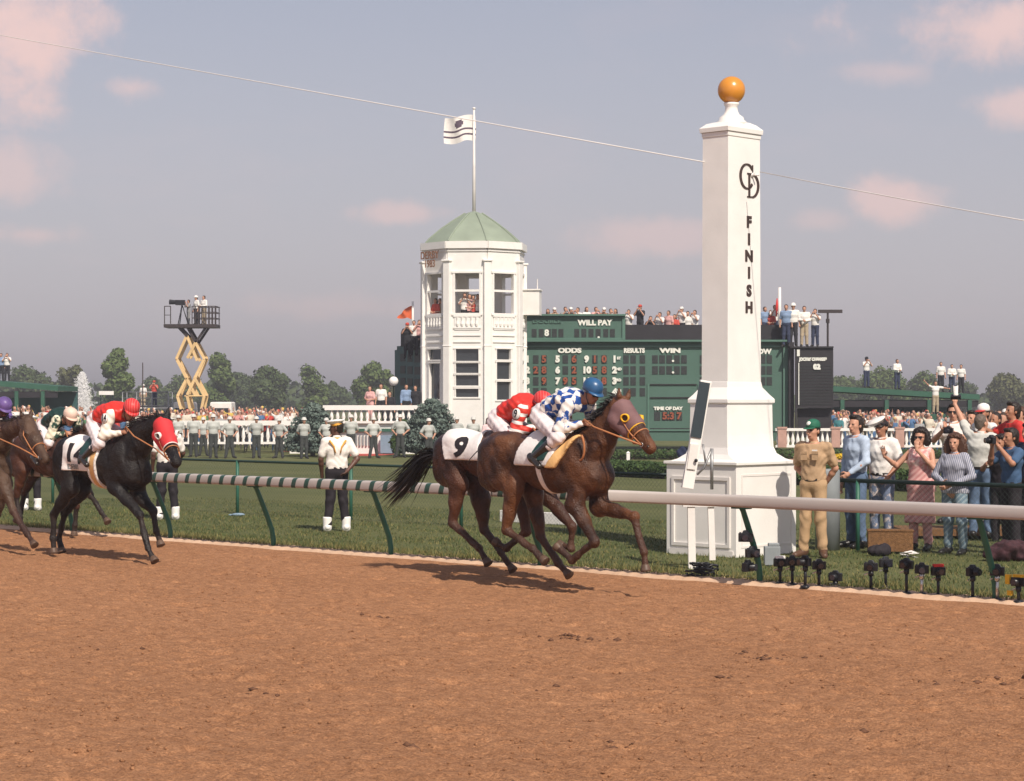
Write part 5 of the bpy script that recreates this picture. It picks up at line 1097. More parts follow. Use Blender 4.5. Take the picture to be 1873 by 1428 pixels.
def fore(H_, sg, el_, kn, ft, hf, w_=.15, lift=0, ws=None):
    e = solve(H_, *el_, w_ * -sg); ws = ws or (.9, .9, .9); q_ = [solve(H_, *p, w_ * k * -sg) for p, k in zip((kn, ft, hf), ws)]
    return ('F', [Vector((.56, .13 * sg, 1.22 + lift)), e] + q_, sg)
def hind(H_, sg, st, hk, ft, hf, w_=.15, lift=0):
    q_ = [solve(H_, *p, w_ * -sg) for p in (st, hk, ft, hf)]; return ('H', [Vector((-.80, .12 * sg, 1.30 + lift)), *q_], sg)
# ---- leading bay horse and rider in blue and white
HA = G(1010, 1073); LA = .13
legsA = [fore(HA, -1, (1052, 922), (1088, 990), (1046, 1024), (1024, 1004), lift=LA), fore(HA, 1, (1095, 925), (1160, 945), (1177, 1010), (1180, 1034), lift=LA),
         hind(HA, -1, (940, 890), (926, 968), (974, 1003), (992, 1021), lift=LA), hind(HA, 1, (975, 900), (988, 978), (1021, 1030), (1036, 1046), lift=LA)]
pA = solve(HA, 1134, 742, 0); mA = solve(HA, 1193, 818, .06)
IA = horse(HA, legsA, 'leading bay racehorse in mauve hood with yellow eye rims', M['bay'], M['points'], LA, neck=((.50, 0, 1.48), (.74, 0, 1.70), (.93, 0, 1.90)), poll=pA, muz=mA, vox=.014, tail=True, tailpts=[(-1.04, .05, 1.50), (-1.10, .12, 1.46), (-1.12, .18, 1.30), (-1.10, .22, 1.1)])
hood(IA, M['mauve'], M['yellowcup'], u1=.56)
IA['root'].name = 'horse'
hndA = Vector((.60, 0, 1.86))
bridle(IA, M['tanstrap'], hndA)
c_, bv = cloth(IA, M['numcloth'], -.28, .32, 1.36, slant=-.35)
cloth(IA, M['yellowcloth'], .36, .50, 1.34, slant=-.75, name='saddle_towel', g=.030)
cloth(IA, M['greenleather'], .02, .26, 1.42, slant=-.55, name='saddle', g=.042)
strap(IA, .05, 'girth', M['numcloth'], .07, 0)
b = MB(); b.tube([(.60 + .10 * math.cos(a), -.245 + .05 * math.sin(a / 2), 1.60 + .17 * math.sin(a)) for a in [R(150 + i * 250 / 18) for i in range(19)]], .013, 8); b.build('neck_strap', M['tanstrap'], IA['root'], True)
JA = dict(pel=(-.12, 0, 1.93), waist=(.06, 0, 2.02), chest=(.26, 0, 2.09), neck=(.47, 0, 2.10), head=(.56, 0, 2.10), look=(.86, -.12, -.34), headup=(.3, 0, .95),
          shR=(.41, -.17, 2.04), shL=(.41, .17, 2.04), elR=(.33, -.26, 1.76), elL=(.38, .25, 1.77), wrR=(.57, -.10, 1.84), wrL=(.60, .10, 1.86), hdR=(.9, .25, -.1), hdL=(.9, -.25, -.1),
          hipR=(-.09, -.10, 1.88), hipL=(-.09, .10, 1.88), knR=(.34, -.27, 1.68), knL=(.34, .27, 1.68), anR=(-.01, -.31, 1.44), anL=(-.01, .31, 1.44), toeR=(.12, -.34, 1.36), toeL=(.12, .34, 1.36))
jockey(HA, JA, 'jockey in blue and white checked silks and blue helmet on the leading horse', M['blueblock'], mat2('white_blue_sleeve', (.74, .70, .66), (.02, .075, .30), 11, 'blotch', thr=.54, soft=.02, rough=.5), M['bluehelm'], skin='skin2')
# ---- second horse, number 9, behind the leader
HBp = G(918, 1052); LB = .12
legsB = [hind(HBp, -1, (838, 884), (828, 957), (876, 1003), (889, 1024), lift=LB), hind(HBp, 1, (880, 915), (886, 968), (916, 1010), (934, 1036), lift=LB),
         fore(HBp, -1, (955, 915), (962, 972), (926, 1003), (912, 994), lift=LB), fore(HBp, 1, (1000, 905), (1046, 962), (1044, 1002), (1030, 998), lift=LB)]
IB = horse(HBp, legsB, 'bay racehorse with number 9 cloth running behind the leading horse', M['bayd'], M['points'], LB, neck=((.50, 0, 1.46), (.72, 0, 1.62), (.90, 0, 1.74)), poll=(.98, 0, 1.78), muz=(1.36, .05, 1.42), vox=.015,
           tailpts=[(-1.08, 0, 1.46), (-1.30, 0, 1.40), (-1.62, 0, 1.10), (-2.05, .05, .84)])
c_, bv = cloth(IB, M['numcloth'], -.78, -.16, 1.37, slant=.40); decal(IB, bv, '9', .33, -.45, 1.51, M['blk'], R(-14), bold=.014, sx=1.1)

strap(IB, .10, 'girth', M['numcloth'], .07, 0)
hood(IB, M['redhood'], M['white']); bridle(IB, M['tanstrap'], Vector((.6, 0, 1.78)))
def shiftJ(J, dx=0, dz=0, over={}):
    q = {k: (v if k in ('look', 'headup', 'hdR', 'hdL') else (v[0] + dx, v[1], v[2] + dz)) for k, v in J.items()}; q.update(over); return q
JB = shiftJ(JA, .10, -.06, dict(head=(.62, 0, 1.96), neck=(.55, 0, 1.99)))
jockey(HBp, JB, 'jockey in red silks with 9 on the sleeve, half hidden behind the leading rider', M['redwhite'], M['redband'], M['redhelm'], num='9')
# ---- black horse in red hood, left
HCp = G(196, 1017); LC = 0
legsC = [fore(HCp, -1, (212, 890), (256, 942), (271, 1003), (280, 1020), lift=0), fore(HCp, 1, (252, 905), (280, 935), (286, 972), (292, 990), lift=0),
         hind(HCp, -1, (130, 890), (99, 940), (97, 985), (98, 1003), lift=0), hind(HCp, 1, (150, 895), (118, 938), (108, 985), (112, 1002), lift=0)]
pC = solve(HCp, 297, 772, .04); mC = solve(HCp, 323, 846, .22)
IC = horse(HCp, legsC, 'black racehorse in red hood with white trim and number 1 cloth', M['blackcoat'], M['bpoints'], 0, neck=((.52, 0, 1.36), (.72, -.01, 1.56), (.88, -.02, 1.70)), poll=pC, muz=mC, vox=.015, ng=1.15, yaw=R(-30), tailpts=[(-1.04, .05, 1.36), (-1.10, .12, 1.32), (-1.14, .18, 1.14), (-1.14, .22, .92)])
hood(IC, M['redhood'], M['wcloth']); bridle(IC, M['tanstrap'], Vector((.60, 0, 1.72)))
c_, bv = cloth(IC, M['numcloth'], -.62, -.02, 1.14, slant=-.08); decal(IC, bv, '14', .34, -.38, 1.36, M['blk'], R(-6), bold=.012, sx=1.2); decal(IC, bv, 'DERBY', .09, -.42, 1.19, M['grey'], 0)
cloth(IC, M['yellowcloth'], .10, .22, .80, slant=-.22, name='saddle_towel', g=.026); cloth(IC, M['wcloth'], .05, .11, .82, slant=-.22, name='towel_edge', g=.030); cloth(IC, M['wcloth'], .215, .245, .80, slant=-.22, name='towel_edge', g=.030); cloth(IC, M['greenleather'], -.20, .04, 1.25, slant=-.1, name='saddle', g=.045)
JC = dict(pel=(-.20, 0, 1.80), waist=(-.02, 0, 1.90), chest=(.20, 0, 1.93), neck=(.42, 0, 1.91), head=(.50, -.01, 1.88), look=(.80, -.3, -.48), headup=(.4, 0, .9),
          shR=(.33, -.17, 1.90), shL=(.33, .17, 1.90), elR=(.27, -.26, 1.62), elL=(.34, .25, 1.64), wrR=(.52, -.13, 1.66), wrL=(.56, .08, 1.72), hdR=(.9, .15, .15), hdL=(.9, -.25, -.1),
          hipR=(-.15, -.10, 1.72), hipL=(-.15, .10, 1.72), knR=(.22, -.28, 1.52), knL=(.22, .28, 1.52), anR=(-.12, -.31, 1.30), anL=(-.12, .31, 1.30), toeR=(.02, -.34, 1.23), toeL=(.02, .34, 1.23))
jockey(HCp, JC, 'jockey in red silks with white sleeves and red cap on the black horse', M['redwhite'], M['cream'], M['redhelm'], skin='skin2', num='14')
# ---- horse and rider behind the black horse
HE = G(92, 975)
legsE = [fore(HE, -1, (125, 880), (140, 925), (137, 960), (136, 972), lift=0), fore(HE, 1, (150, 880), (165, 905), (186, 937), (194, 950), lift=0),
         ('H', [Vector((-.80, -.12, 1.30)), Vector((-.55, -.15, .98)), Vector((-.72, -.15, .55)), Vector((-.62, -.15, .22)), Vector((-.55, -.15, .10))], -1), ('H', [Vector((-.80, .12, 1.30)), Vector((-.62, .15, .98)), Vector((-.95, .15, .60)), Vector((-1.05, .15, .28)), Vector((-1.15, .15, .18))], 1)]
IE = horse(HE, legsE, 'dark brown racehorse half hidden behind the black horse', M['bayd'], M['bpoints'], -.04, neck=((.50, 0, 1.28), (.72, 0, 1.40), (.90, 0, 1.50)), poll=(.98, 0, 1.55), muz=(1.36, .05, 1.22), vox=.018)
bridle(IE, M['tanstrap'], Vector((.6, 0, 1.6)))
JE = shiftJ(JA, .02, -.26, dict(head=(.54, -.03, 1.74), neck=(.47, 0, 1.80)))
jockey(HE, JE, 'jockey in dark green silks and cream cap behind the black horse', M['greensilk'], mat2('cream_green_sleeve', (.72, .66, .50), (.03, .07, .05), 9, 'blotch', thr=.55, soft=.03), M['whitehelm'])
# ---- brown horse at the left edge
HD = G(-52, 998)
legsD = [fore(HD, -1, (5, 880), (24, 934), (50, 978), (60, 992), lift=0), fore(HD, 1, (10, 885), (-5, 940), (-30, 955), (-40, 945), lift=0),
         ('H', [Vector((-.80, -.12, 1.30)), Vector((-.50, -.15, .98)), Vector((-.62, -.15, .55)), Vector((-.42, -.15, .22)), Vector((-.35, -.15, .10))], -1), ('H', [Vector((-.80, .12, 1.30)), Vector((-.42, .15, .98)), Vector((-.45, .15, .50)), Vector((-.15, .15, .22)), Vector((-.05, .15, .12))], 1)]
pD = solve(HD, 48, 772, .04); mD = solve(HD, 84, 840, .16)
ID = horse(HD, legsD, 'brown racehorse with bare head at the left edge', M['brown'], M['points'], 0, neck=((.50, 0, 1.36), (.70, 0, 1.52), (.84, 0, 1.64)), poll=pD, muz=mD, vox=.015, ng=1.15, yaw=R(-22))
bridle(ID, M['tanstrap'], Vector((.6, 0, 1.66)))
b = MB(); hp = ID['hp']; b.tube([hp(.62, .035, .05), hp(.62, .05, 0), hp(.62, .035, -.05)], .022, 8); b.build('noseband', M['orange'], ID['root'], True)
JD = shiftJ(JC, .30, .02, dict(look=(.85, -.2, -.40)))
jockey(HD, JD, 'jockey in violet silks and violet helmet at the left edge', M['purplesilk'], M['purplesilk'], M['purplehelm'], skin='skind')
# ------------------------------------------------------------------ people near the finish line
NEAR = 'spectators at the infield fence'
A_BEH = dict(elR=(.29, -.10, 1.15), wrR=(.09, -.17, .96), elL=(-.29, -.10, 1.15), wrL=(-.09, -.17, .93))
bh = {'R': ((-.8, 0, -.3), (0, -1, .1), .5), 'L': ((.8, 0, -.3), (0, -1, .1), .5)}
def add(o_): return o_
# khaki officer
M['badge'] = M['white']
rt_, J_, HM_ = person(G(1488, 1019), R(-28), 'officer in khaki shirt and trousers with green cap, hands behind his back', H=1.80, pose={**A_BEH, 'elR': (.26, -.10, 1.15), 'elL': (-.26, -.10, 1.15), 'look': (.25, 1, 0), 'toeR': (.20, .14, .03), 'toeL': (-.20, .14, .03), 'anR': (.14, 0, .085), 'anL': (-.13, 0, .085)}, build=.95, shirt='khaki', pants='khakip', shoes='brownshoe', hat=('cap', M['greencap']), hands=bh, name='person', skin='skin', extra={})
b = MB(); b.lathe([(.030, 0), (.030, .006), (.002, .008)], n=18, M=HM_ @ Matrix.Translation((0, .104, .175)) @ Matrix.Rotation(R(-62), 4, 'X')); b.build('cap_badge', M['white'], rt_, True)
b = MB()
for sg in (-1, 1): b.box((sg * .075, .152, 1.31), (.085, .012, .10)); b.box((sg * .075, .160, 1.355), (.09, .008, .03))
b.build('chest_pocket', M['khaki'], rt_); MB().box((-.075, .166, 1.385), (.07, .006, .018)).build('name_tag', M['wcloth'], rt_)
# dark haired man in pale blue shirt, looking left
person(G(1566, 1002), R(-62), 'dark haired man in pale blue shirt looking left at the fence corner', NEAR, H=1.86, pose=dict(elR=(.25, -.02, 1.13), wrR=(.24, .06, .86), elL=(-.25, .03, 1.15), wrL=(-.15, .22, 1.0), look=(-.25, 1, .05)), shirt='lblue', sleeve='long', pants='denim', hair=('hair', 'full'), skin='skin')
# man in white officer cap
M['floral'] = mat2('faded_patterned_denim', (.16, .20, .30), (.55, .48, .46), 16, 'blotch', thr=.56, soft=.04, rough=.9)
person(G(1613, 1001), R(-40), 'man in white shirt and white peaked naval cap beside the woman in pink', NEAR, H=1.82, pose=dict(elR=(.27, -.05, 1.17), wrR=(.20, .14, .98), elL=(-.27, -.02, 1.17), wrL=(-.20, .16, .98), look=(-.05, 1, .05)), build=1.06, shirt='wcloth', pants='floral', hat=('officer', M['wcloth']), hair=('hair', 'short'), skin='skin2')
M['pinkdress'] = mat2('pink_patterned_dress', (.66, .30, .29), (.78, .55, .50), 26, 'blotch', thr=.5, soft=.06, rough=.85); M['pinkline'] = mat2('pink_striped_skirt', (.56, .25, .24), (.70, .40, .37), 17, 'stripe', (.6, .3, .7), thr=.5, soft=.08, rough=.85)
person(G(1684, 1006), R(-35), 'woman in pink patterned dress with dark curly hair and sunglasses, hand at her mouth', NEAR, H=1.68, woman=True, pose=dict(elL=(-.25, .10, 1.20), wrL=(-.03, .20, 1.46), elR=(.33, .12, 1.22), wrR=(.40, .36, 1.36), look=(-.1, 1, .0)), shirt='pinkdress', sleeve='none', dress='pinkline', pants='pinkline', beltm=None, hair=('hair', 'curly'), glasses=True,
       hands={'L': ((.1, -.1, 1), (0, -1, .0), .25), 'R': ((.1, .3, 1), (0, 1, 0), .1)})
M['jacket'] = mat2('grey_striped_jacket', (.16, .17, .24), (.42, .42, .46), 34, 'stripe', (1, .3, .2), thr=.5, soft=.15, rough=.85); M['lattice'] = mat2('blue_patterned_trousers', (.13, .19, .24), (.25, .32, .36), 18, 'stripe', (.7, .2, .7), thr=.55, soft=.05, rough=.85)
person(G(1747, 1014), R(-38), 'woman with big brown curly hair in grey striped jacket, arms folded on the fence', NEAR, H=1.62, woman=True, build=1.08, pose=dict(elR=(.30, .05, 1.15), wrR=(.06, .25, 1.06), elL=(-.30, .05, 1.15), wrL=(-.06, .27, 1.02), look=(-.15, 1, 0), knL=(-.16, .1, .50), anL=(-.12, -.02, .085)), shirt='jacket', sleeve='long', pants='lattice', tuck=False, beltm=None, hair=('hairb', 'longcurly'), shoes='shoe')
# low step the back row stands on
st = empty('step_platform', W(1812, 990, 33) , 0, 'low wooden step under the back row of spectators at the right', 'platform'); st.location = G(1805, 985)
b = MB(); b.box((0, 0, .10), (2.6, 1.0, .10)); [b.box((x_, y_, .025), (.08, .08, .09)) for x_ in (-1.2, 0, 1.2) for y_ in (-.4, .4)]; b.build('deck', M['wicker'], st, loc=(0, .35, 0))
def on(px, Y, z): p = W(px, 730, Y); p.z = z; return p
camw = dict(elR=(.27, .16, 1.28), wrR=(.09, .25, 1.52), elL=(-.27, .16, 1.28), wrL=(-.09, .25, 1.50)); camh = {'R': ((-.5, .3, .6), (0, 0, 1), .6), 'L': ((.5, .3, .6), (0, 0, 1), .6)}
def camera_thing(loc, rz, label, group=None, s=1.0, stand=0, tele=False, col='plastic', parent=None, tilt=0):
    e = empty('camera', loc, rz, label, 'camera', group); e.scale = (s,) * 3; z = stand
    b = MB(); b.box((0, 0, z + .05), (.15, .055, .09)); b.rings([(0, 0, .04, .026, z + .094), (0, 0, .022, .02, z + .125)]); b.tube([(.055, 0, z + .094), (.055, 0, z + .106)], .012, 8); bevel(b.build('camera_body', M[col], e), .008)
    Ln = .18 if tele else .10; b = MB(); b.tube([(0, .026, z + .05), (0, .05, z + .05), (0, .052, z + .05), (0, Ln, z + .05)], [.036, .036, .031, .038], 16); b.build('lens', M['plastic'], e, True); b = MB(); b.tube([(0, Ln - .012, z + .05), (0, Ln + .002, z + .05)], .031, 16); b.build('front_glass', M['lens'], e)
    if stand:
        b = MB(); b.tube([(0, 0, 0), (0, 0, z)], .017, 8); b.tube([(0, 0, z - .05), (0, 0, z + .004)], .03, 10); b.build('stand', M['plastic'] if rng.random() < .7 else M['silver'], e, True)
        b = MB(); b.lathe([(.06, 0), (.055, .02), (.02, .035)], n=12); b.build('stand_foot', M['plastic'], e, True); b = MB(); b.tube([(.03, 0, z - .02), (.075, .0, z - .04)], .008, 6); b.build('clamp_knob', M['silver'], e)
    return e
person(on(1744, 33.4, .16), R(-30), 'man in sunglasses and pale shirt holding a camera behind the curly haired woman', NEAR, H=1.86, pose=dict(elR=(.27, .08, 1.22), wrR=(.08, .26, 1.36), elL=(-.27, .08, 1.22), wrL=(-.08, .26, 1.34), look=(-.25, 1, 0)), shirt='cream2' if 'cream2' in M else 'wcloth', sleeve='short', pants='denim', hair=('hair', 'full'), glasses=True, hands=camh)
camera_thing(on(1744, 33.4, .16) + Vector((-.14, -.31, 1.40)), math.pi + R(-30), 'black camera held by the man in sunglasses')
M['greyshirt'] = mat('light_grey_cloth', (.55, .54, .50), .85, .08, 8, .35, 20)
person(on(1795, 31.6, .03), R(150), 'balding man in light grey shirt seen from behind, raising a camera overhead with one arm', NEAR, H=1.84, build=1.08, pose=dict(shL=(-.18, .0, 1.47), elL=(-.30, .05, 1.68), wrL=(-.42, .10, 1.90), elR=(.27, -.02, 1.15), wrR=(.22, .2, 1.02), look=(.5, 1, .1)), shirt='greyshirt', pants='denim', hair=('hairg', 'short'), skin='skin', hands={'L': ((.1, .2, 1), (.5, -.6, 0), .5)})
cl_ = camera_thing(W(1748, 728, 31.45), math.pi, 'black camera with white lens held high in a raised hand', tele=True)
cl_.rotation_euler = (R(70), 0, R(165)); 
for ch in [c for c in bpy.data.objects if c.parent == cl_ and c.name.startswith('lens')]: ch.data.materials[0] = M['wcloth']
person(on(1800, 33.6, .16), R(-60), 'man in white shirt and white cap with red peak looking left', NEAR, H=1.84, build=1.1, pose=dict(look=(-.2, 1, 0)), shirt='wcloth', pants='denim', hat=('cap', M['wcloth']), extra={'peak': M['red']}, skin='skin2', hair=('hair', 'short'))
person(on(1853, 33.0, .16), R(-75), 'man in red shirt with dark short hair at the right edge, arm lifted', NEAR, H=1.88, build=1.05, pose=dict(elR=(.28, .18, 1.30), wrR=(.18, .42, 1.42), look=(-.1, 1, .1)), shirt='red', pants='denim', hair=('hair', 'full'), skin='skin2')
M['midblue'] = mat('mid_blue_cloth', (.05, .10, .19), .85, .1, 8, .3, 20)
person(G(1850, 1016), R(-70), 'dark haired man in blue shirt photographing with both hands near the right edge', NEAR, H=1.70, pose={**camw, 'look': (-.05, 1, 0)}, shirt='midblue', pants='blk', hair=('hair', 'full'), hands=camh, skin='skin2')
camera_thing(G(1850, 1016) + Vector((-.30, -.14, 1.50)), math.pi + R(-70), 'black camera at the eye of the man in blue shirt')
person(G(1884, 1010), R(-60), 'person in dark blue top cut off by the right edge of the picture', NEAR, H=1.76, pose=dict(elR=(.27, .12, 1.22), wrR=(.1, .3, 1.3)), shirt='navy', pants='blk', hair=('hair', 'full'), skin='skin2')
for (px, Y, z0, yw, pose_, sh_, hr_, sk_, H_, lb) in ((1822, 34.6, .1, -50, camw, 'wcloth', ('hair', 'short'), 'skin2', 1.78, 'dark haired person in white aiming a camera between the white cap and red shirt'),
        (1868, 34.8, .1, -60, {}, 'midblue', ('hairb', 'full'), 'skin', 1.86, 'brown haired person in blue behind the red shirted man'), (1832, 31.4, -.1, -45, dict(elR=(.27, .12, 1.22), wrR=(.1, .3, 1.3)), 'blk', ('hair', 'longcurly'), 'skin2', 1.66, 'long haired person in black left of the photographing man'),
        (1779, 35.4, .1, -40, {}, 'khaki', ('hair', 'full'), 'skin', 1.80, 'person in tan shirt half hidden behind the raised arm')):
    person(on(px, Y, z0), R(yw), lb, NEAR, H=H_, pose=pose_, shirt=sh_, pants='blk', hair=hr_, skin=sk_, vox=.0105, hands=camh if pose_ is camw else None)
# things at their feet
bx_ = empty('basket_box', G(1628, 1012), R(-6), 'coarse brown box standing on the grass below the fence', 'box')
b = MB(); b.box((0, 0, .17), (.60, .26, .27)); [b.box((x_, y_, .02), (.04, .04, .05)) for x_ in (-.27, .27) for y_ in (-.1, .1)]; b.build('body', M['wicker'], bx_); b = MB(); b.box((0, 0, .318), (.62, .28, .02)); b.build('lid', M['wicker'], bx_)
o_ = sdf_mesh('bag', [ell((0, 0, .07), (.16, .10, .08), k=.03), ell((.08, .03, .11), (.08, .07, .06), k=.03), cone((-.1, 0, .12), (.1, 0, .13), .012, .012)], .012, [M['blk']], warp=lambda P: .008 * np.sin(P[..., 0] * 60) * np.sin(P[..., 1] * 70)); o_.location = G(1608, 1017); tag(o_, 'small black bag lying in the grass beneath the brown box', 'bag')
b = MB(); r3 = random.Random(5)
for i in range(5): b.box((r3.uniform(-.14, .14), r3.uniform(-.06, .06), .012 + .012 * i), (.16, .11, .004), Matrix.Rotation(r3.uniform(-.25, .25), 4, 'X') @ Matrix.Rotation(r3.uniform(-.2, .2), 4, 'Y'), rz=r3.uniform(0, 3))
tag(b.build('papers', M['wcloth'], None, loc=G(1655, 1018)), 'crumpled white papers on the grass beside the brown box', 'paper')
hp_ = sdf_mesh('coat_pile', [ell((x_, y_, z_), (a_, .16, c_), k=.08) for (x_, y_, z_, a_, c_) in ((0, 0, .09, .22, .12), (.24, .05, .12, .22, .14), (.1, -.06, .18, .14, .09), (.42, 0, .12, .18, .14))], .02, [mat('dark_red_coat', (.05, .02, .025), .9, .6, 12, .5, 30)], warp=lambda P: .02 * np.sin(P[..., 0] * 31) * np.sin(P[..., 2] * 37 + P[..., 1] * 25)); hp_.location = G(1828, 1026)
tag(hp_, 'heap of dark red coats behind the fence at the lower right', 'coats')
p_ = sdf_mesh('paper_cup', [cone((0, 0, 0), (0, 0, .09), .03, .038)], .008, [M['spat']]); p_.location = G(1756, 980) ; tag(p_, 'white paper cup on the grass behind the striped jacket woman', 'cup')
l_ = sdf_mesh('litter', [ell((0, 0, .03), (.12, .04, .03), k=.02), ell((-.14, .03, .02), (.05, .03, .02), k=.02)], .01, [M['bluep']]); l_.location = G(436, 944); tag(l_, 'pale crumpled litter in the grass at the foot of the left fence post', 'litter')
# blue jacket on the finish post base
j_ = sdf_mesh('blue_jacket', [ell((0, 0, .08), (.13, .10, .10), k=.04), ell((.09, 0, .04), (.09, .08, .05), k=.04), ell((-.05, .03, .13), (.07, .06, .06), k=.04)], .014, [M['navy']], warp=lambda P: .008 * np.sin(P[..., 0] * 50 + P[..., 2] * 40)); j_.location = PC + h * -.45 + n_ * -.42 + Vector((0, 0, 1.262)); tag(j_, 'dark blue jacket lying on the left corner of the finish post base', 'jacket')
# row of remote cameras along the track edge
CG = 'remote cameras on short stands along the track edge'
CAMS = [(1427, 1069, .20, 'with white topped body, first of the left five', 'white'), (1449, 1071, .22, 'second of the left five', 0), (1473, 1075, .24, 'third of the left five', 0), (1498, 1075, .20, 'fourth of the left five', 0), (1528, 1073, .06, 'set almost on the ground, last of the left five', 0),
        (1593, 1080, .21, 'first of the middle five', 0), (1620, 1076, .23, 'on a silver stem, second of the middle five', 0), (1658, 1087, .27, 'on a tall silver stem, third of the middle five', 0), (1686, 1089, .23, 'with a long lens, fourth of the middle five', 0), (1716, 1091, .22, 'with a red topped body, last of the middle five', 'red'),
        (1779, 1096, .24, 'just left of the right hand green rail post', 0), (1824, 1099, .26, 'just right of the right hand green rail post', 0), (1863, 1103, .17, 'with yellow parts at the right edge of the picture', 'yellow')]
for (px, py, stn, words, special) in CAMS:
    c = camera_thing(G(px, py), R(rng.uniform(120, 215)), 'black remote camera ' + words, CG, 1.0, stn, tele=('long' in words), col='plastic')
    if special:
        b = MB(); b.box((0, 0, stn + .112), (.11, .05, .03)); b.build('top_cover', M['spat'] if special == 'white' else M['red'] if special == 'red' else M['yellowp'], c)
    if special == 'yellow': b = MB(); b.box((.1, 0, .1), (.05, .04, .05)); b.box((.12, 0, .24), (.05, .05, .10)); b.build('yellow_tape', M['yellowp'], c)
p0 = T(.68, RT + .16, .38)
for i, (dx, dz, w_) in enumerate(((-.06, .10, 'upper'), (.02, -.08, 'middle'), (-.03, -.24, 'lower'))):
    c = camera_thing(p0 + Vector((dx, .03 * i - .10, dz)), R(170 + 30 * i), 'black camera clamped to the green rail post, %s of three' % w_, 'cameras clamped to the rail post', 1.1)
b = MB(); b.box((0, 0, .13), (.20, .12, .24)); b.box((.02, 0, .27), (.14, .10, .04)); o_ = bevel(b.build('equipment_box', M['grey'], None, loc=G(1412, 1035)), .01); tag(o_, 'small grey equipment box on the grass in front of the finish post', 'box')
# marching band members with white spats
BG = 'marching band members with white spats'
def band(px, py, yaw, label, pose, H=1.76):
    r0, J0, HM0 = person(G(px, py), R(yaw), label, BG, H=H, pose=pose, shirt='bandshirt', sleeve='short', pants='blk', shoes='spat', hair=('hair', 'short'), hat=('band', M['spat']), skin='skind', boots='spat', beltm='blk', vox=.010)
    b = MB(); nM = frame_mx(J0['neck'], (0, 1, 0), (0, 0, 1)); b.lathe([(.080, -.045), (.078, .01), (.070, .012), (.074, -.045)], n=18, M=nM); b.build('gold_collar', M['gold'], r0, True)
    b = MB()
    for sg in (-1, 1): b.tube([(sg * .13, -.115, 1.44), (sg * .06, -.146, 1.34), (sg * .04, -.146, 1.24)], [.016, .013, .010], 8); b.tube([(sg * .13, .10, 1.44), (sg * .05, .148, 1.34), (sg * .07, .145, 1.2)], [.02, .016, .012], 8)
    b.build('gold_braid', M['gold'], r0, True); return r0
M['bandshirt'] = mat('white_uniform', (.80, .74, .68), .75, .05, 7, .3, 20)
band(616, 972, -168, 'band member in white jacket with gold braid standing between rail and fence', dict(look=(-1, .35, 0), elR=(.32, -.06, 1.15), wrR=(.16, -.17, .98), elL=(-.25, .02, 1.14), wrL=(-.22, .12, .90), anR=(.15, 0, .085), anL=(-.15, 0, .085)))
band(306, 951, -170, 'band member half hidden behind the black horse head', dict(elR=(.27, .08, 1.15), wrR=(.22, .26, 1.05), anR=(.14, 0, .085), anL=(-.14, 0, .085)))
band(57, 934, -170, 'band member behind the horses at the left edge, only spats showing', dict(anR=(.12, 0, .085), anL=(-.12, 0, .085)))

# ------------------------------------------------------------------ guards in a row
GR = (.46, .47, .44); DK = (.045, .05, .048); WH = (.58, .56, .52); GG = 'guards standing in a row on the turf'
ords = ['first', 'second', 'third', 'fourth', 'fifth', 'sixth', 'seventh', 'eighth', 'ninth', 'tenth', 'eleventh', 'twelfth', 'thirteenth', 'fourteenth']
gx = [(326, 833, 'sidehat'), (354, 836, 'sidehat'), (372, 834, 'hip'), (390, 838, 'sidehat'), (420, 838, 'hip'), (469, 838, 'back'), (511, 838, 'hip'), (556, 839, 'back'), (597, 838, 'hip'), (642, 838, 'back'), (683, 838, 'hip'), (732, 837, 'hip'), (784, 843, 'hip'), (836, 840, 'back')]
for i, (px, py, kd) in enumerate(gx):
    mini(kd, G(px, py), R(rng.uniform(-35, 35)), dict(shirt=(lambda q: tuple(c * q for c in GR))(rng.uniform(.85, 1.1)), trousers=DK, hat=WH), 'guard in grey shirt and white helmet, %s from the left in the row' % ords[i], GG, 1.75 + rng.uniform(-.09, .08))
mini('back', G(866, 842), R(10), dict(shirt=GR, trousers=DK, hat=WH), 'guard in grey shirt just left of the red silked jockey', GG)
bs_ = mini('front', G(862, 828), R(0), dict(shirt=(.40, .16, .03), trousers=(.02, .02, .02)), 'figure in black and orange uniform with tall hat below the tower', None, 1.86)
b = MB(); b.lathe([(.10, 1.67), (.11, 1.8), (.13, 1.96), (.10, 1.98)], n=14); b.build('tall_hat', M['blk'], bs_, True)
mini('woman', on(893, 80, -.35), R(20), dict(shirt=(.68, .50, .50), trousers=(.6, .5, .5)), 'person in pale pink behind the red silked jockey', None)
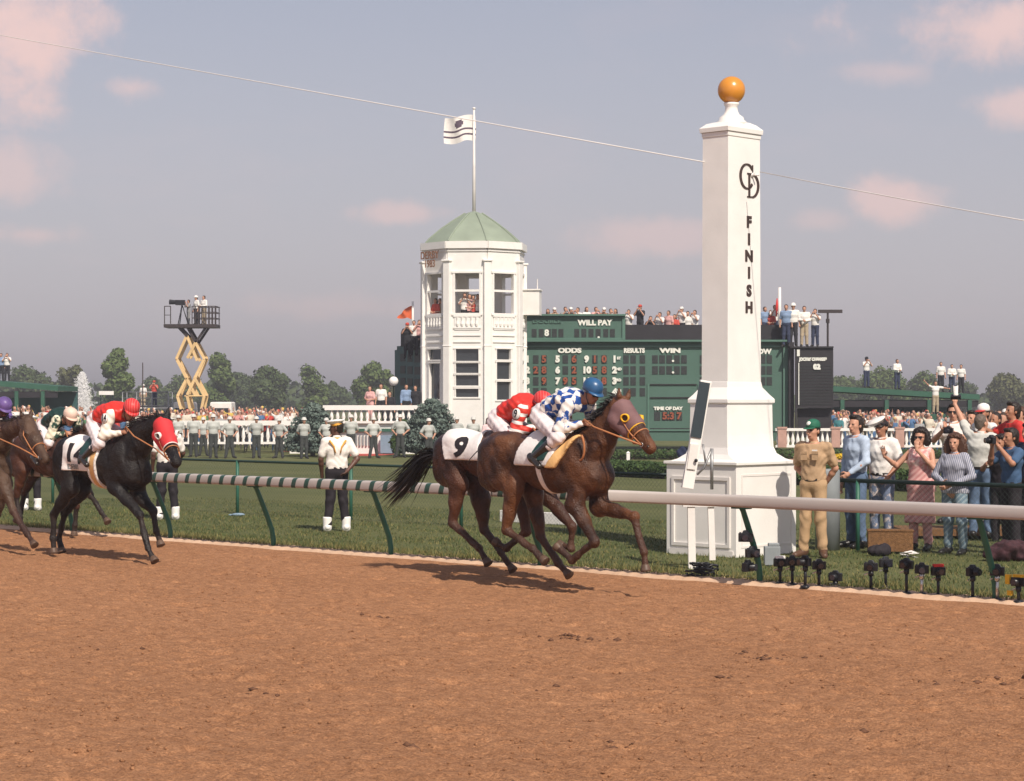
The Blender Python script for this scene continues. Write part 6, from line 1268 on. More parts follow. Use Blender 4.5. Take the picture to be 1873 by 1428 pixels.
# ------------------------------------------------------------------ balustrades and low walls
def balustrade(name, label, x0, x1, ytop, ybot, Y, piers=(), pier_m='pink', Y1=None, sp=.22, wall_below=None):
    e = empty(name, W((x0 + x1) / 2, ybot, Y), 0, label, 'balustrade'); o0 = e.location; Y1 = Y1 or Y; k = Y / F
    A = W(x0, ybot, Y); B = Vector(((x1 - CX) * Y1 / F, Y1, A.z)); Hh = (ybot - ytop) * k; d_ = (B - A); Ln = d_.length; d_.normalize(); ang = math.atan2(d_.y, d_.x); A = A - o0
    b = MB(); b.box(A + d_ * Ln / 2 + Vector((0, 0, Hh - .06 - (.05 if pier_m == 'white' else 0))), (Ln, .26, .12 + (.10 if pier_m == 'white' else 0)), rz=ang); b.build('coping', M['white'], e); b = MB(); b.box(A + d_ * Ln / 2 + Vector((0, 0, .05)), (Ln, .24, .10), rz=ang); b.build('base_rail', M['white'], e)
    b = MB(); x = .12; H2 = Hh - .22; pr = [(.065, 0), (.06, .06), (.04, .10), (.095, .30), (.07, .50), (.030, .80), (.05, .90), (.055, 1.0)]
    while x < Ln:
        c = A + d_ * x; b.lathe([(r0, .10 + z0 * H2) for r0, z0 in pr], c, 8); x += sp
    b.build('balusters', M['white'], e, True)
    for pxp in piers:
        p = A + d_ * ((pxp - x0) / (x1 - x0) * Ln); b = MB(); b.box(p + Vector((0, 0, Hh / 2 - .02)), (.38, .34, Hh - .04), rz=ang); b.box(p + Vector((0, 0, Hh + .02)), (.44, .40, .08), rz=ang); b.build('pier', M[pier_m], e)
    return e
balustrade('balustrade', 'white stone balustrade with pink piers behind the spectators', 1418, 1762, 783, 818, 95, (1430, 1528, 1645, 1755))
balustrade('balustrade', 'long white balustrade behind the row of guards, left', 318, 556, 769, 812, 98, (), 'white', sp=.28)
ub = balustrade('balustrade', 'white terrace balustrade with seated guests, left of the tower', 591, 772, 741, 774, 97, (), 'white', sp=.27)
tw_ = empty('terrace_wall', W(680, 830, 97), 0, 'white terrace wall below the balustrade left of the tower', 'wall')
b = MB(); p = W(590, 830, 97); q = W(775, 774, 97); b.box(((p.x + q.x) / 2 - tw_.location.x, .9, (q.z - p.z) / 2), (q.x - p.x, 1.7, q.z - p.z)); b.build('wall', M['white'], tw_)
b = MB(); b.box(((p.x + q.x) / 2 - tw_.location.x, -.02, (q.z - p.z) * .78), (q.x - p.x, .16, .14)); b.build('ledge', M['shed'], tw_)
b = MB(); b.box((W(712, 800, 97).x - tw_.location.x, -.30, .45), (.75, .3, .8)); b.build('panel', M['bluep'], tw_)
b = MB()
for i in range(8): b.box((W(640 + i * 6, 800, 97).x - tw_.location.x, .0, .62), (.07, .1, .5))
b.build('openings', M['grey'], tw_)
for (px, lb, w_, hh) in ((548, 'white block with a dark square opening left of the white cylinder', .85, .45), (757, 'white block with a dark square opening at the foot of the right spruce', .9, .5)):
    e = empty('planter_block', G(px, 829), 0, lb, 'planter'); b = MB(); b.box((0, 0, hh / 2), (w_, .6, hh)); b.build('block', M['white'], e); b = MB(); b.box((.1, -.31, hh * .5), (w_ * .4, .03, hh * .5)); b.build('opening', M['dark'], e)
e = empty('white_drum', G(576, 829), 0, 'white cylindrical planter between two guards', 'planter'); b = MB(); b.lathe([(.42, 0), (.44, .7), (.46, .72), (.46, .78), (.3, .78)], n=24); b.build('body', M['white'], e, True)
def strip(name, pts, wd, m, z=.012, kind='structure'):
    v = []; f = []
    for i, p in enumerate(pts):
        a = pts[max(0, i - 1)]; c = pts[min(len(pts) - 1, i + 1)]; d_ = (c - a).normalized(); nn = Vector((-d_.y, d_.x, 0)) * wd / 2; v += [p + nn + Vector((0, 0, z)), p - nn + Vector((0, 0, z))]
    for i in range(len(pts) - 1): f.append((2 * i, 2 * i + 1, 2 * i + 3, 2 * i + 2))
    return tag(mk(name, v, f, m), kind=kind)
M['redbed'] = mat('red_flower_bed', (.42, .07, .05), .9, .4, 5, .5, 20)
strip('flower_bed', [G(px, py) for px, py in ((520, 826), (600, 825), (640, 826), (720, 826))], 1.6, M['redbed']); strip('flower_bed', [G(px, py) for px, py in ((640, 834), (670, 832), (700, 829), (730, 828))], 2.0, M['redbed'])
strip('sand_path', [G(px, py) for px, py in ((1100, 834), (1230, 834))], 2.0, mat('pink_sand', (.50, .26, .18), .95, .15, 3), .03); strip('sand_path', [G(px, py) for px, py in ((1440, 842), (1600, 843), (1800, 845))], 5.5, mat('pale_sand', (.50, .30, .20), .95, .15, 3), .03)
# ------------------------------------------------------------------ vegetation
def leafmat(name, c1, c2):
    m = bpy.data.materials.new(name); m.use_nodes = True; t = m.node_tree; b = t.nodes['Principled BSDF']; b.inputs['Roughness'].default_value = .75; b.inputs['Specular IOR Level'].default_value = .2
    oi = N(t, 'ShaderNodeNewGeometry'); mr = N(t, 'ShaderNodeMapRange'); L(t, oi.outputs['Random Per Island'], mr.inputs[0])
    mx = N(t, 'ShaderNodeMix', data_type='RGBA'); L(t, mr.outputs[0], mx.inputs[0]); mx.inputs[6].default_value = (*c1, 1); mx.inputs[7].default_value = (*c2, 1); L(t, mx.outputs[2], b.inputs['Base Color']); return m
LM = [leafmat('leaves_green', (.05, .085, .022), (.12, .16, .05)), leafmat('leaves_dark', (.04, .065, .028), (.085, .115, .042)), leafmat('leaves_olive', (.06, .07, .03), (.12, .125, .05))]
M['needle'] = leafmat('spruce_needles', (.075, .11, .095), (.16, .20, .17)); M['bark'] = mat('bark', (.10, .075, .055), .9, .3, 5, .5, 20); M['hedge'] = leafmat('hedge_leaves', (.03, .06, .02), (.07, .11, .03))
def leaves(n, blobs, size, seed, shell=.55):
    r = np.random.RandomState(seed); B = np.array([b_[:6] for b_ in blobs]); wts = B[:, 3] * B[:, 4] * B[:, 5]; idx_ = r.choice(len(B), n, p=wts / wts.sum())
    d = r.normal(size=(n, 3)); d /= np.linalg.norm(d, axis=1)[:, None]; rad = shell + (1 - shell) * r.rand(n) ** .6; rad *= 1 + .12 * np.sin(d[:, 0] * 7 + idx_) * np.sin(d[:, 2] * 6)
    c = B[idx_, :3] + d * rad[:, None] * B[idx_, 3:6]
    nn = d + r.normal(0, .6, (n, 3)); nn /= np.linalg.norm(nn, axis=1)[:, None]; a = np.cross(nn, r.normal(size=(n, 3))); a /= np.linalg.norm(a, axis=1)[:, None]; b_ = np.cross(nn, a)
    s_ = size * (.5 + r.rand(n))[:, None]; a *= s_; b_ *= s_ * .7
    v = np.stack([c - a, c - b_ * .9 + a * .1, c + a, c + b_], 1).reshape(-1, 3); return v, np.arange(4 * n).reshape(-1, 4)
def tree(loc, Ht, Wd, seed, m, label, group='trees along the horizon', dens=1.0, shape='round', name='tree', leaf=.42):
    r = random.Random(seed); e = empty(name, loc, 0, label, 'tree', group); bl = []
    if shape == 'round': cz0, cz1 = .30, .86
    else: cz0, cz1 = .12, .88
    nb = 13 if shape != 'sparse' else 11
    for i in range(nb):
        u = i / (nb - 1); z_ = Ht * (cz0 + (cz1 - cz0) * u); prof = math.sin(math.pi * (.18 + .75 * u)) ** .8; a = r.uniform(0, 6.3); rr = Wd * .5 * prof * r.uniform(.25, .62)
        s_ = Wd * r.uniform(.17, .27) * (.75 + .4 * prof); bl.append((rr * math.cos(a), rr * math.sin(a), z_, s_, s_, s_ * r.uniform(.7, 1.05)))
    n = int((9000 if shape != 'sparse' else 3000) * dens); v, f = leaves(n, bl, leaf * .62 * (Ht / 10) ** .3, seed, .15); mk('crown', v, f, m, e)
    b = MB(); b.tube([(0, 0, -1), (.02 * Ht, 0, Ht * .3), (0, .01 * Ht, Ht * .62)], [.035 * Ht, .025 * Ht, .010 * Ht], 8)
    for q in bl[::2]: z0 = q[2] * .55; b.tube([(0, 0, z0), (q[0] * .5, q[1] * .5, (z0 + q[2]) / 2), q[:3]], [.014 * Ht, .009 * Ht, .004 * Ht], 5)
    b.build('trunk', M['bark'], e, True); return e
TR = [(55, 672, 100, 330, 1, 'round', 'broad olive tree beyond the left green shed'), (135, 661, 66, 300, 2, 'sparse', 'thin half bare tree behind the fountain'), (212, 631, 74, 260, 0, 'tall', 'tall bright green tree right of the fountain'),
      (275, 690, 70, 380, 1, 'round', 'low tree between the tall tree and the lift'), (335, 684, 80, 400, 0, 'round', 'low tree behind the scissor lift'), (402, 646, 74, 300, 0, 'tall', 'pointed dark green tree right of the scissor lift'), (442, 680, 60, 360, 1, 'round', 'small tree beside the pointed dark tree'),
      (492, 667, 82, 300, 1, 'round', 'rounded dark tree above the left balustrade'), (566, 668, 84, 310, 0, 'sparse', 'airy tree with thin foliage left of centre gap'), (612, 697, 50, 360, 1, 'round', 'small tree at the edge of the gap in the tree line'),
      (682, 658, 84, 290, 0, 'round', 'rounded tree left of the white tower'), (722, 690, 60, 330, 2, 'round', 'lower tree beside the dark wing of the board'), (1535, 690, 70, 360, 0, 'round', 'low tree just right of the black notice board'),
      (1612, 681, 120, 330, 0, 'round', 'wide tree behind the two men on the shed roof'), (1690, 684, 90, 340, 0, 'round', 'tree behind the right part of the shed roof'), (1765, 700, 70, 380, 1, 'round', 'faint low tree beyond the end of the shed'), (1838, 686, 100, 320, 2, 'round', 'broad tree near the right edge'), (1905, 700, 90, 350, 1, 'round', 'tree cut by the right edge')]
for i, (px, ty, wpx, Y, mi, sh, lb) in enumerate(TR):
    base = on(px, Y, -.4); Ht = HC + (HY - ty) * Y / F + .4; tree(base, Ht, wpx * Y / F, 50 + i, LM[mi], lb, shape=sh)
# distant wood that closes the horizon
v, f = leaves(44000, [(x_, 430 + 25 * math.sin(x_ * .37), 1.2, 9, 6, 4.0 + 1.4 * math.sin(x_ * .9) + .8 * math.sin(x_ * 2.3)) for x_ in range(-270, 271, 6)], .8, 77, .45); tag(mk('distant_wood', v, f, LM[1]), 'low distant wood closing the horizon behind the single trees', 'wood', kind='stuff')
for (px, ty, by, wpx, Y, lb) in ((572, 715, 812, 96, 93, 'blue grey spruce left of the terrace balustrade'), (790, 716, 822, 112, 92, 'blue grey spruce in front of the white tower')):
    e = empty('spruce_tree', on(px, Y, -.39), 0, lb, 'tree', 'blue spruces in front of the terrace'); Ht = (by - ty) * Y / F; Wd = wpx * Y / F; r = random.Random(int(px)); bl = []
    b = MB(); b.tube([(0, 0, -.2), (0, 0, Ht * .9)], [.12, .03], 8)
    for lay in range(11):
        u = lay / 10; z_ = .25 + (Ht - .45) * u; rad = Wd * .5 * (1 - u ** 1.8) ** .7 + .10; nb_ = int(10 - 5 * u)
        for j in range(nb_):
            a = 2 * math.pi * j / nb_ + r.uniform(-.3, .3) + lay; rr = rad * r.uniform(.85, 1.1); c, s_ = math.cos(a), math.sin(a)
            for w_ in (.35, .62, .85): bl.append((rr * w_ * c, rr * w_ * s_, z_ + .10 * w_, .24 + .12 * (1 - w_), .24 + .12 * (1 - w_), .13))
            b.tube([(0, 0, z_ - .08), (rr * .9 * c, rr * .9 * s_, z_ + .08)], [.03, .01], 5)
    v, f = leaves(15000, bl, .065, int(px), .5); mk('needles', v, f, M['needle'], e); b.build('trunk', M['bark'], e, True)
e_ = empty('round_shrub', on(742, 94, -.39), 0, 'small dark green shrub between two guards beside the right spruce', 'shrub'); v, f = leaves(3500, [(0, 0, .9, .5, .5, .7), (.4, .1, .6, .4, .4, .5), (-.35, 0, .5, .35, .35, .5)], .07, 9); mk('foliage', v, f, M['hedge'], e_)
def hedge(P0, P1, hh, dd, label, seed, n=9000, name='hedge'):
    e = empty(name, (P0 + P1) / 2, 0, label, 'hedge'); d_ = P1 - P0; Ln = d_.length; d_.normalize(); A = P0 - e.location; bl = []
    x = 0
    while x < Ln: c = A + d_ * x; bl.append((c.x, c.y, hh * .5, .35, dd / 2, hh * .52)); x += .3
    v, f = leaves(n, bl, .045, seed, .75); mk('foliage', v, f, M['hedge'], e)
    b = MB(); b.box(A + d_ * Ln / 2 + Vector((0, 0, hh * .45)), (Ln, dd * .55, hh * .8), rz=math.atan2(d_.y, d_.x)); b.build('inner_twigs', M['bark'], e); return e
hedge(G(1085, 869), G(1235, 876), .46, .6, 'clipped dark hedge behind the fence between the horses and the finish post', 5, 16000); hedge(G(1430, 884), G(1700, 900), .50, .7, 'clipped hedge behind the spectators at the fence', 6, 16000)
hedge(on(1405, 88, -.39), on(1775, 88, -.39), .42, .7, 'long low hedge in front of the white balustrade', 7, 15000); hedge(on(1080, 88, -.39), on(1290, 88, -.39), .42, .7, 'low hedge in front of the green board', 8, 9000)
v, f = leaves(700, [(on(1556, 82, 0).x, 82, -.1, .7, .25, .14)], .05, 3); tag(mk('flower_clump', v, f, leafmat('yellow_petals', (.65, .42, .02), (.75, .5, .04))), 'patch of yellow flowers beside the sandy path', 'flowers')
e_ = empty('white_marker', G(1149, 868), 0, 'short white post in front of the green board', 'post'); b = MB(); b.box((0, 0, .32), (.10, .10, .66)); b.rings([(0, 0, .06, .06, .651), (0, 0, .01, .01, .70)]); b.build('post', M['white'], e_)

# ------------------------------------------------------------------ sheds
def shed(label, x0, x1, ytop0, ytop1, Y, posts, name='open_shed', depth=6):
    e = empty(name, on((x0 + x1) / 2, Y, -.39), 0, label, 'shed'); o0 = e.location; a = W(x0, ytop0, Y) - o0; c = W(x1, ytop1, Y) - o0
    D = Vector((0, depth, 0)); t_ = Vector((0, 0, -.30)); b = MB(); b.add([a, c, c + D, a + D, a + t_, c + t_, c + D + t_, a + D + t_], [(0, 1, 2, 3), (4, 7, 6, 5), (0, 4, 5, 1), (1, 5, 6, 2), (2, 6, 7, 3), (3, 7, 4, 0)]); b.build('roof', M['shed'], e)
    b = MB(); z0 = min(a.z, c.z) - .31; b.box(((a.x + c.x) / 2, depth - .1, z0 / 2), (c.x - a.x, .2, z0)); b.build('back_wall', M['wing'], e)
    b = MB(); b.box(((a.x + c.x) / 2, .15, z0 - .22), (c.x - a.x - .1, .1, .35)); b.build('fascia', M['black'], e)
    for px in posts: p = W(px, 720, Y) - o0; b = MB(); b.box((p.x, .1, z0 / 2), (.22, .22, z0)); b.build('post', M['shed'], e)
    return e
shed('long green open shed with men standing on its roof, right', 1506, 1792, 705, 721, 119, (1541, 1622, 1700, 1774)); shed('green open shed at the left edge with people on its roof', -40, 106, 694, 706, 130, (30, 78))
# ------------------------------------------------------------------ crowds that read as one mass
def lowfig(pose, vox=.055):
    J, torso, neckp, HM, arms, legs = body_sets(pose); pr = []
    for p in torso: q = dict(p); q['m'] = 1; pr.append(q)
    for p in neckp + [ell(tuple(HM @ Vector((0, .01, .09))), (.078, .095, .11), k=.02)]: q = dict(p); q['m'] = 0; pr.append(q)
    q = ell(tuple(HM @ Vector((0, -.035, .13))), (.085, .09, .085), k=.02); q['m'] = 3; pr.append(q)
    for s2 in 'RL':
        for p in arms[s2][0]: q = dict(p); q['m'] = 1; q['ra'] += .015; q['rb'] += .01; pr.append(q)
        for p in arms[s2][1]: q = dict(p); q['m'] = 0; pr.append(q)
        for p in legs[s2][0]: q = dict(p); q['m'] = 2; pr.append(q)
    dm = [M['tint']] * 4; o_ = sdf_mesh('f', pr, vox, dm); me = o_.data; v = np.array([x.co[:] for x in me.vertices]); f = np.array([p.vertices[:] for p in me.polygons]); fm = np.array([p.material_index for p in me.polygons]); bpy.data.objects.remove(o_); return v, f, fm
LF = [lowfig({}), lowfig(A_FRONT), lowfig(A_LOOK), lowfig(dict(elR=(.3, .1, 1.55), wrR=(.28, .2, 1.8)))]
CM = [mat('crowd_skin', (.45, .24, .17), .7), mat('crowd_dark', (.03, .03, .035), .9)] + [mat('crowd_%s' % n, c, .9, .15, 6) for n, c in (('white', (.72, .69, .65)), ('cream', (.62, .55, .45)), ('red', (.50, .06, .05)), ('blue', (.08, .16, .30)), ('teal', (.06, .22, .24)), ('yellow', (.60, .42, .10)), ('grey', (.30, .30, .30)), ('pink', (.60, .28, .26)), ('green', (.08, .18, .09)), ('brown', (.14, .08, .05)))]
def crowd(name, label, pts, seed, wts=(6, 3, 3, 2, 1.2, 1, 1.5, 1, 1, 1)):
    r = np.random.RandomState(seed); V_ = []; F_ = []; FM = []; n = 0; wts = np.array(wts) / sum(wts)
    for (x, y, z) in pts:
        v, f, fm = LF[r.randint(len(LF))]; a = math.pi + r.normal(0, .6); s_ = r.uniform(.93, 1.06); c, sn = math.cos(a), math.sin(a); vv_ = v * s_; vv_ = np.stack([vv_[:, 0] * c - vv_[:, 1] * sn + x, vv_[:, 0] * sn + vv_[:, 1] * c + y, vv_[:, 2] + z], 1)
        sh = 2 + r.choice(10, p=wts); tr_ = r.choice([1, 1, 5, 8, 3]); hr = r.choice([1, 11, 11, 1, 2, 7, 4]); mp_ = np.array([0, sh, tr_, hr]); V_.append(vv_); F_.append(f + n); FM.append(mp_[fm]); n += len(v)
    return tag(mk(name, np.concatenate(V_), np.concatenate(F_), CM, None, True, np.concatenate(FM)), label, 'crowd', kind='stuff')
r = np.random.RandomState(3)
crowd('crowd', 'dense crowd in mixed colours behind the right balustrade and under the shed', [(on(px, Y, 0).x, Y, -.39 + r.choice([0, .0, .1])) for px, Y in zip(r.uniform(1515, 1890, 250), r.uniform(97, 124, 250))], 1, (2.4, 2.4, 1.2, 3, 2.6, .8, 3, .8, 2, 3.2))
crowd('crowd', 'crowd behind the left balustrade and around the lift', [(on(px, Y, 0).x, Y, -.39 + r.choice([0, .0, .25])) for px, Y in zip(r.uniform(110, 590, 280), 99.5 + 34 * r.rand(280) ** 1.4)], 2)
crowd('crowd', 'crowd in white shirts by the left green shed', [(on(px, Y, 0).x, Y, -.39 + r.choice([0, .3])) for px, Y in zip(r.uniform(-20, 140, 80), r.uniform(105, 134, 80))], 4, (9, 2, 2, 1, .5, 1, 1, 1, .5, .5))
# ------------------------------------------------------------------ people on roofs and terraces
def deck_z(py, Y): return HC - (py - HY) * Y / F
CC = dict(w=(.74, .71, .67), d=(.02, .02, .025), n=(.03, .04, .08), r=(.50, .07, .05), b=(.20, .28, .42), k=(.40, .32, .22), g=(.25, .25, .25), p=(.62, .35, .33), bn=(.10, .06, .04))
TG = 'people standing on top of the betting board'
pos = [(982, 'red topped', 'r', 0), (1002, 'dark haired', 'bn', 1), (1014, 'brown shirted', 'k', 0), (1034, 'grey shirted', 'g', 0), (1044, 'dark shirted', 'd', 0), (1057, 'white shirted', 'w', 0), (1073, 'white shirted', 'w', 1), (1090, 'pink shirted', 'p', 0), (1105, 'brown shirted', 'bn', 0), (1117, 'white shirted', 'w', 0), (1126, 'grey shirted', 'g', 1)]
for i, (px, lk, c, hat_) in enumerate(pos):
    mini(('lookcap', 'look')[i % 2] if not hat_ else 'woman', on(px, BY + 2.2, deck_z(572, BY) - 1.42 + rng.uniform(-.05, .05)), R(rng.uniform(-40, 40)), dict(shirt=CC[c], trousers=CC['d'], hat=CC['w']), '%s spectator above the small left panel, %s of eleven from the left' % (lk, ords[i]), TG)
pos2 = [(1150, 565, 'look', 'w', 'd', 'white shirted person filming, right of the small left panel'), (1171, 557, 'lookcap', 'd', 'd', 'big man in black with red cap on the board'), (1190, 577, 'look', 'd', 'd', 'dark figure bent over a camera on the board'), (1207, 570, 'look', 'w', 'd', 'white shirted person right of the dark camera figure'),
        (1223, 567, 'side', 'p', 'n', 'pink shirted person in the middle of the board top'), (1234, 574, 'woman', 'r', 'd', 'person in red and white among white shirts on the board'), (1247, 561, 'lookcap', 'w', 'd', 'tall white shirted person with cap left of the finish post'), (1258, 568, 'side', 'w', 'd', 'white shirted person second left of the finish post'), (1271, 566, 'look', 'w', 'n', 'white shirted person next to the finish post on the board'),
        (1399, 560, 'side', 'b', 'n', 'blue clad person just right of the finish post'), (1417, 557, 'look', 'w', 'n', 'white shirted person beside the white flag mast'), (1410, 566, 'woman', 'r', 'd', 'red topped person behind the white flag mast')]
for (px, ty, kd, c, tr_, lb) in pos2:
    mini(kd, on(px, BY + 1.6, deck_z(ty, BY + 1.6) - 1.78), R(rng.uniform(-40, 40)), dict(shirt=CC[c], trousers=CC[tr_], hat=CC['r'] if 'red cap' in lb else CC['w']), lb, TG)
for (px, ty, by, kd, c, tr_, lb) in ((1438, 560, 637, 'side', 'b', 'n', 'man in blue shirt and dark trousers, leftmost of four at the end of the board'), (1451, 556, 637, 'sidehat', 'w', 'd', 'man in white shirt and cap, second of four at the end of the board'), (1471, 563, 637, 'front', 'w', 'k', 'man in white shirt and khaki trousers, third of four at the end of the board'), (1491, 568, 637, 'look', 'w', 'n', 'man in navy trousers holding binoculars, last of four at the end of the board')):
    Y = BY - .3; mini(kd, on(px, Y, deck_z(634, BY - 1) + .02), R(rng.uniform(-30, 30)), dict(shirt=CC[c], trousers=CC[tr_], hat=CC['w']), lb, TG, H=(by - ty) * Y / F * (1 if kd != 'sidehat' else .97))
for i, (px, ty, c, lb) in enumerate(((745, 590, 'd', 'dark clad person nearest the orange flag'), (757, 585, 'w', 'white shirted person between the orange flag and the tower'), (767, 584, 'p', 'pink shirted person against the white tower wall'))):
    mini(('lookcap', 'side', 'look')[i], on(px, 105, deck_z(ty, 105) - 1.78), 0, dict(shirt=CC[c], trousers=CC['d'], hat=CC['r']), lb, 'people left of the tower top')
RG = 'men standing on the shed roof'
for (px, fy, kd, c, tr_, lb, H_) in ((1585, 706, 'lookcap', 'w', 'n', 'man with binoculars, leftmost on the right shed roof', 1.74), (1641, 708, 'front', 'w', 'n', 'man in white shirt and navy trousers, second on the shed roof', 1.72), (1721, 713, 'side', 'w', 'd', 'man in pale shirt, third on the shed roof', 1.70), (1741, 716, 'front', 'w', 'n', 'man fourth on the shed roof, left of the raised camera', 1.60), (1758, 716, 'side', 'w', 'd', 'man last on the shed roof, right of the raised camera', 1.62)):
    Y = 121; mini(kd, on(px, Y, deck_z(705 + (px - 1506) / 286 * 16, 119) + .01), R(rng.uniform(-25, 25)), dict(shirt=CC[c], trousers=CC[tr_], hat=CC['d']), lb, RG, H_)
mini('wide', on(1711, 112, deck_z(757, 112)), R(10), dict(shirt=CC['w'], trousers=CC['k']), 'man in white shirt with both arms spread wide above the crowd', None, 1.72)
e_ = empty('stand_box', on(1711, 112, -.39), 0, 'dark platform box in the crowd under the man with spread arms', 'platform'); zz = deck_z(757, 112) + .39; b = MB(); b.box((0, 0, zz / 2), (.9, .8, zz)); b.build('box', M['shed'], e_)
for i, (px, kd, c) in enumerate(((2, 'side', 'b'), (13, 'look', 'w'))): mini(kd, on(px, 132, deck_z(697, 130) + .03), 0, dict(shirt=CC[c], trousers=CC['d']), ('person in blue at the very left edge on the green shed roof', 'person in white shirt on the left green shed roof')[i], RG, 1.72)
AG = 'guests on the terrace left of the tower'
for (px, ty, kd, c, tr_, lb) in ((677, 706, 'woman', 'p', 'p', 'woman in pink with reddish hair, leftmost on the terrace'), (697, 702, 'side', 'w', 'd', 'man in white shirt and tie on the terrace'), (713, 716, 'suit', 'd', 'd', 'seated person in dark clothes on the terrace'), (743, 703, 'suit', 'b', 'd', 'blond person in blue grey jacket on the terrace'), (760, 705, 'suit', 'd', 'd', 'person in dark suit nearest the tower on the terrace'), (796, 694, 'woman', 'r', 'd', 'woman in red at the tower doorway')):
    mini(kd, on(px, 98.6, deck_z(ty, 98.6) - 1.75), R(rng.uniform(-30, 30)), dict(shirt=CC[c], trousers=CC[tr_]), lb, AG)
WG = 'people at the upper windows of the tower'
wl_ = 'left,middle-left,middle,middle-right,right'.split(',')
for i, px in enumerate((850, 859, 866, 874, 882)): mini(('look', 'woman', 'side', 'look', 'side')[i], on(px, 97.6, deck_z(538, 97.5) - 1.75 + rng.uniform(-.06, .06)), 0, dict(shirt=CC['wprwd'[i]], trousers=CC['d']), 'person at the wide upper tower window, ' + ('far left', 'second from left', 'in the centre', 'second from right', 'far right')[i], WG)
for i, px in enumerate((797, 805, 811)): mini(('woman', 'side', 'look')[i], on(px, 98.4, deck_z(545, 98) - 1.75), R(-40), dict(shirt=CC['rkd'[i]], trousers=CC['d']), 'person at the left upper tower window, ' + ('left', 'centre', 'right')[i], WG)
# extra heads in the mid distance on the right
EG = 'spectators further back on the right'
r7 = np.random.RandomState(8)
for i in range(16):
    Y = 40 + 1.6 * i; px = (1800, 1822, 1845, 1862, 1878, 1811, 1833, 1856, 1872, 1795, 1818, 1840, 1866, 1803, 1829, 1850)[i]; c = 'wbkrgdpwbndwkrwb'[i]; mini(('look', 'side', 'woman', 'lookcap')[i % 4], on(px, Y, deck_z(758 - (i % 3) * 5, Y) - 1.78), R(-40), dict(shirt=CC[c], trousers=CC['d'], hat=CC['w']), 'spectator in the packed group behind the fence at the right edge', 'packed spectators at the right edge')
for i, (px, ty, kd, c) in enumerate(((1765, 770, 'lookcap', 'k'), (1822, 762, 'look', 'w'), (1836, 752, 'side', 'k'), (1868, 745, 'front', 'bn'), (1832, 778, 'woman', 'd'), (1876, 770, 'look', 'p'))):
    Y = 38; mini(kd, on(px, Y, deck_z(ty, Y) - 1.78), R(-40), dict(shirt=CC[c], trousers=CC['d'], hat=CC['w']), 'spectator behind the fence group on the right, ' + ('under the raised camera', 'beside the white cap', 'between white cap and red shirt', 'in brown at the right edge', 'dark clad woman low between the caps', 'in pink at the right edge')[i], EG)
# ------------------------------------------------------------------ lamp, fountain, scissor lift, scaffold, pole
e_ = empty('lamp_post', on(720, 99, -.39), 0, 'round white globe lamp on a dark post beside the terrace', 'lamp'); zz = deck_z(697, 99) + .39; b = MB(); b.lathe([(.07, 0), (.05, .3), (.035, zz - .25), (.08, zz - .22), (.06, zz - .18)], n=10); b.build('post', M['fence'], e_, True); b = MB(); b.lathe([(max(.005, .22 * math.sin(a)), zz - .22 * math.cos(a)) for a in [math.pi * i / 14 for i in range(15)]], n=20); b.build('globe', M['white'], e_, True)
fm_ = bpy.data.materials.new('water_spray'); fm_.use_nodes = True; t = fm_.node_tree; b_ = t.nodes['Principled BSDF']; b_.inputs['Alpha'].default_value = .38; b_.inputs['Base Color'].default_value = (.85, .84, .84, 1); b_.inputs['Roughness'].default_value = .6; b_.inputs['Subsurface Weight'].default_value = .0
e_ = empty('fountain', on(150, 140, -.39), 0, 'tall white fountain spray behind the left horses', 'fountain'); zt = deck_z(681, 140) + .39; rr_ = np.random.RandomState(4); n = 34000; u = rr_.rand(n) ** .8; z_ = zt * (1 - u ** 1.15) ; wd = (.10 + .52 * np.minimum(1, (1 - z_ / zt) * 2.2) ** .7); a = rr_.rand(n) * 6.283; q = np.abs(rr_.normal(0, .5, n)) * wd
c = np.stack([q * np.cos(a), q * np.sin(a), z_], 1); d1 = rr_.normal(size=(n, 3)) * (.035, .01, .035); d2 = rr_.normal(size=(n, 3)) * (.035, .01, .035); v = np.stack([c + d1, c + d2, c - d1, c - d2], 1).reshape(-1, 3); b = MB(); b.lathe([((.10 + .52 * min(1, (1 - i / 24) * 2.2) ** .7) * .62 * (1 if i < 24 else .1) * .8, zt * i / 24) for i in range(25)], n=18); b.build('water_column', fm_, e_, True); o_ = mk('spray', v, np.arange(4 * n).reshape(-1, 4), fm_, e_)
b = MB(); b.lathe([(.5, 0), (.6, .3), (.5, .32)], n=20); b.build('basin', M['white2'], e_, True)
LY = 126; e_ = empty('scissor_lift', on(351, LY, -.39), 0, 'tall cream scissor lift carrying a dark railed camera platform', 'lift'); o0 = e_.location
def lp(px, py, dy=0): return W(px, py, LY) + Vector((0, dy, 0)) - o0
for dy in (-.5, .7):
    b = MB()
    for (x0, y0, x1, y1) in ((344, 614, 325, 656), (344, 614, 363, 660), (360, 627, 376, 656), (360, 627, 345, 655), (325, 656, 360, 724), (376, 656, 345, 722), (376, 656, 358, 692), (325, 656, 345, 692), (345, 690, 327, 724), (358, 690, 376, 724), (327, 724, 334, 748), (376, 724, 371, 748), (345, 724, 350, 748)):
        slab(b, lp(x0, y0, dy + rng.uniform(-.08, .08)), lp(x1, y1, dy + rng.uniform(-.08, .08)), .10, .16, Vector((0, 1, 0)))
    b.build('scissor_arms', M['yellow'], e_)
    b = MB()
    for (x0, y0, x1, y1) in ((329, 599, 345, 616), (380, 597, 360, 627), (345, 599, 361, 627)): slab(b, lp(x0, y0, dy), lp(x1, y1, dy), .10, .14, Vector((0, 1, 0)))
    b.build('upper_arms', M['rustblack'], e_)
b = MB()
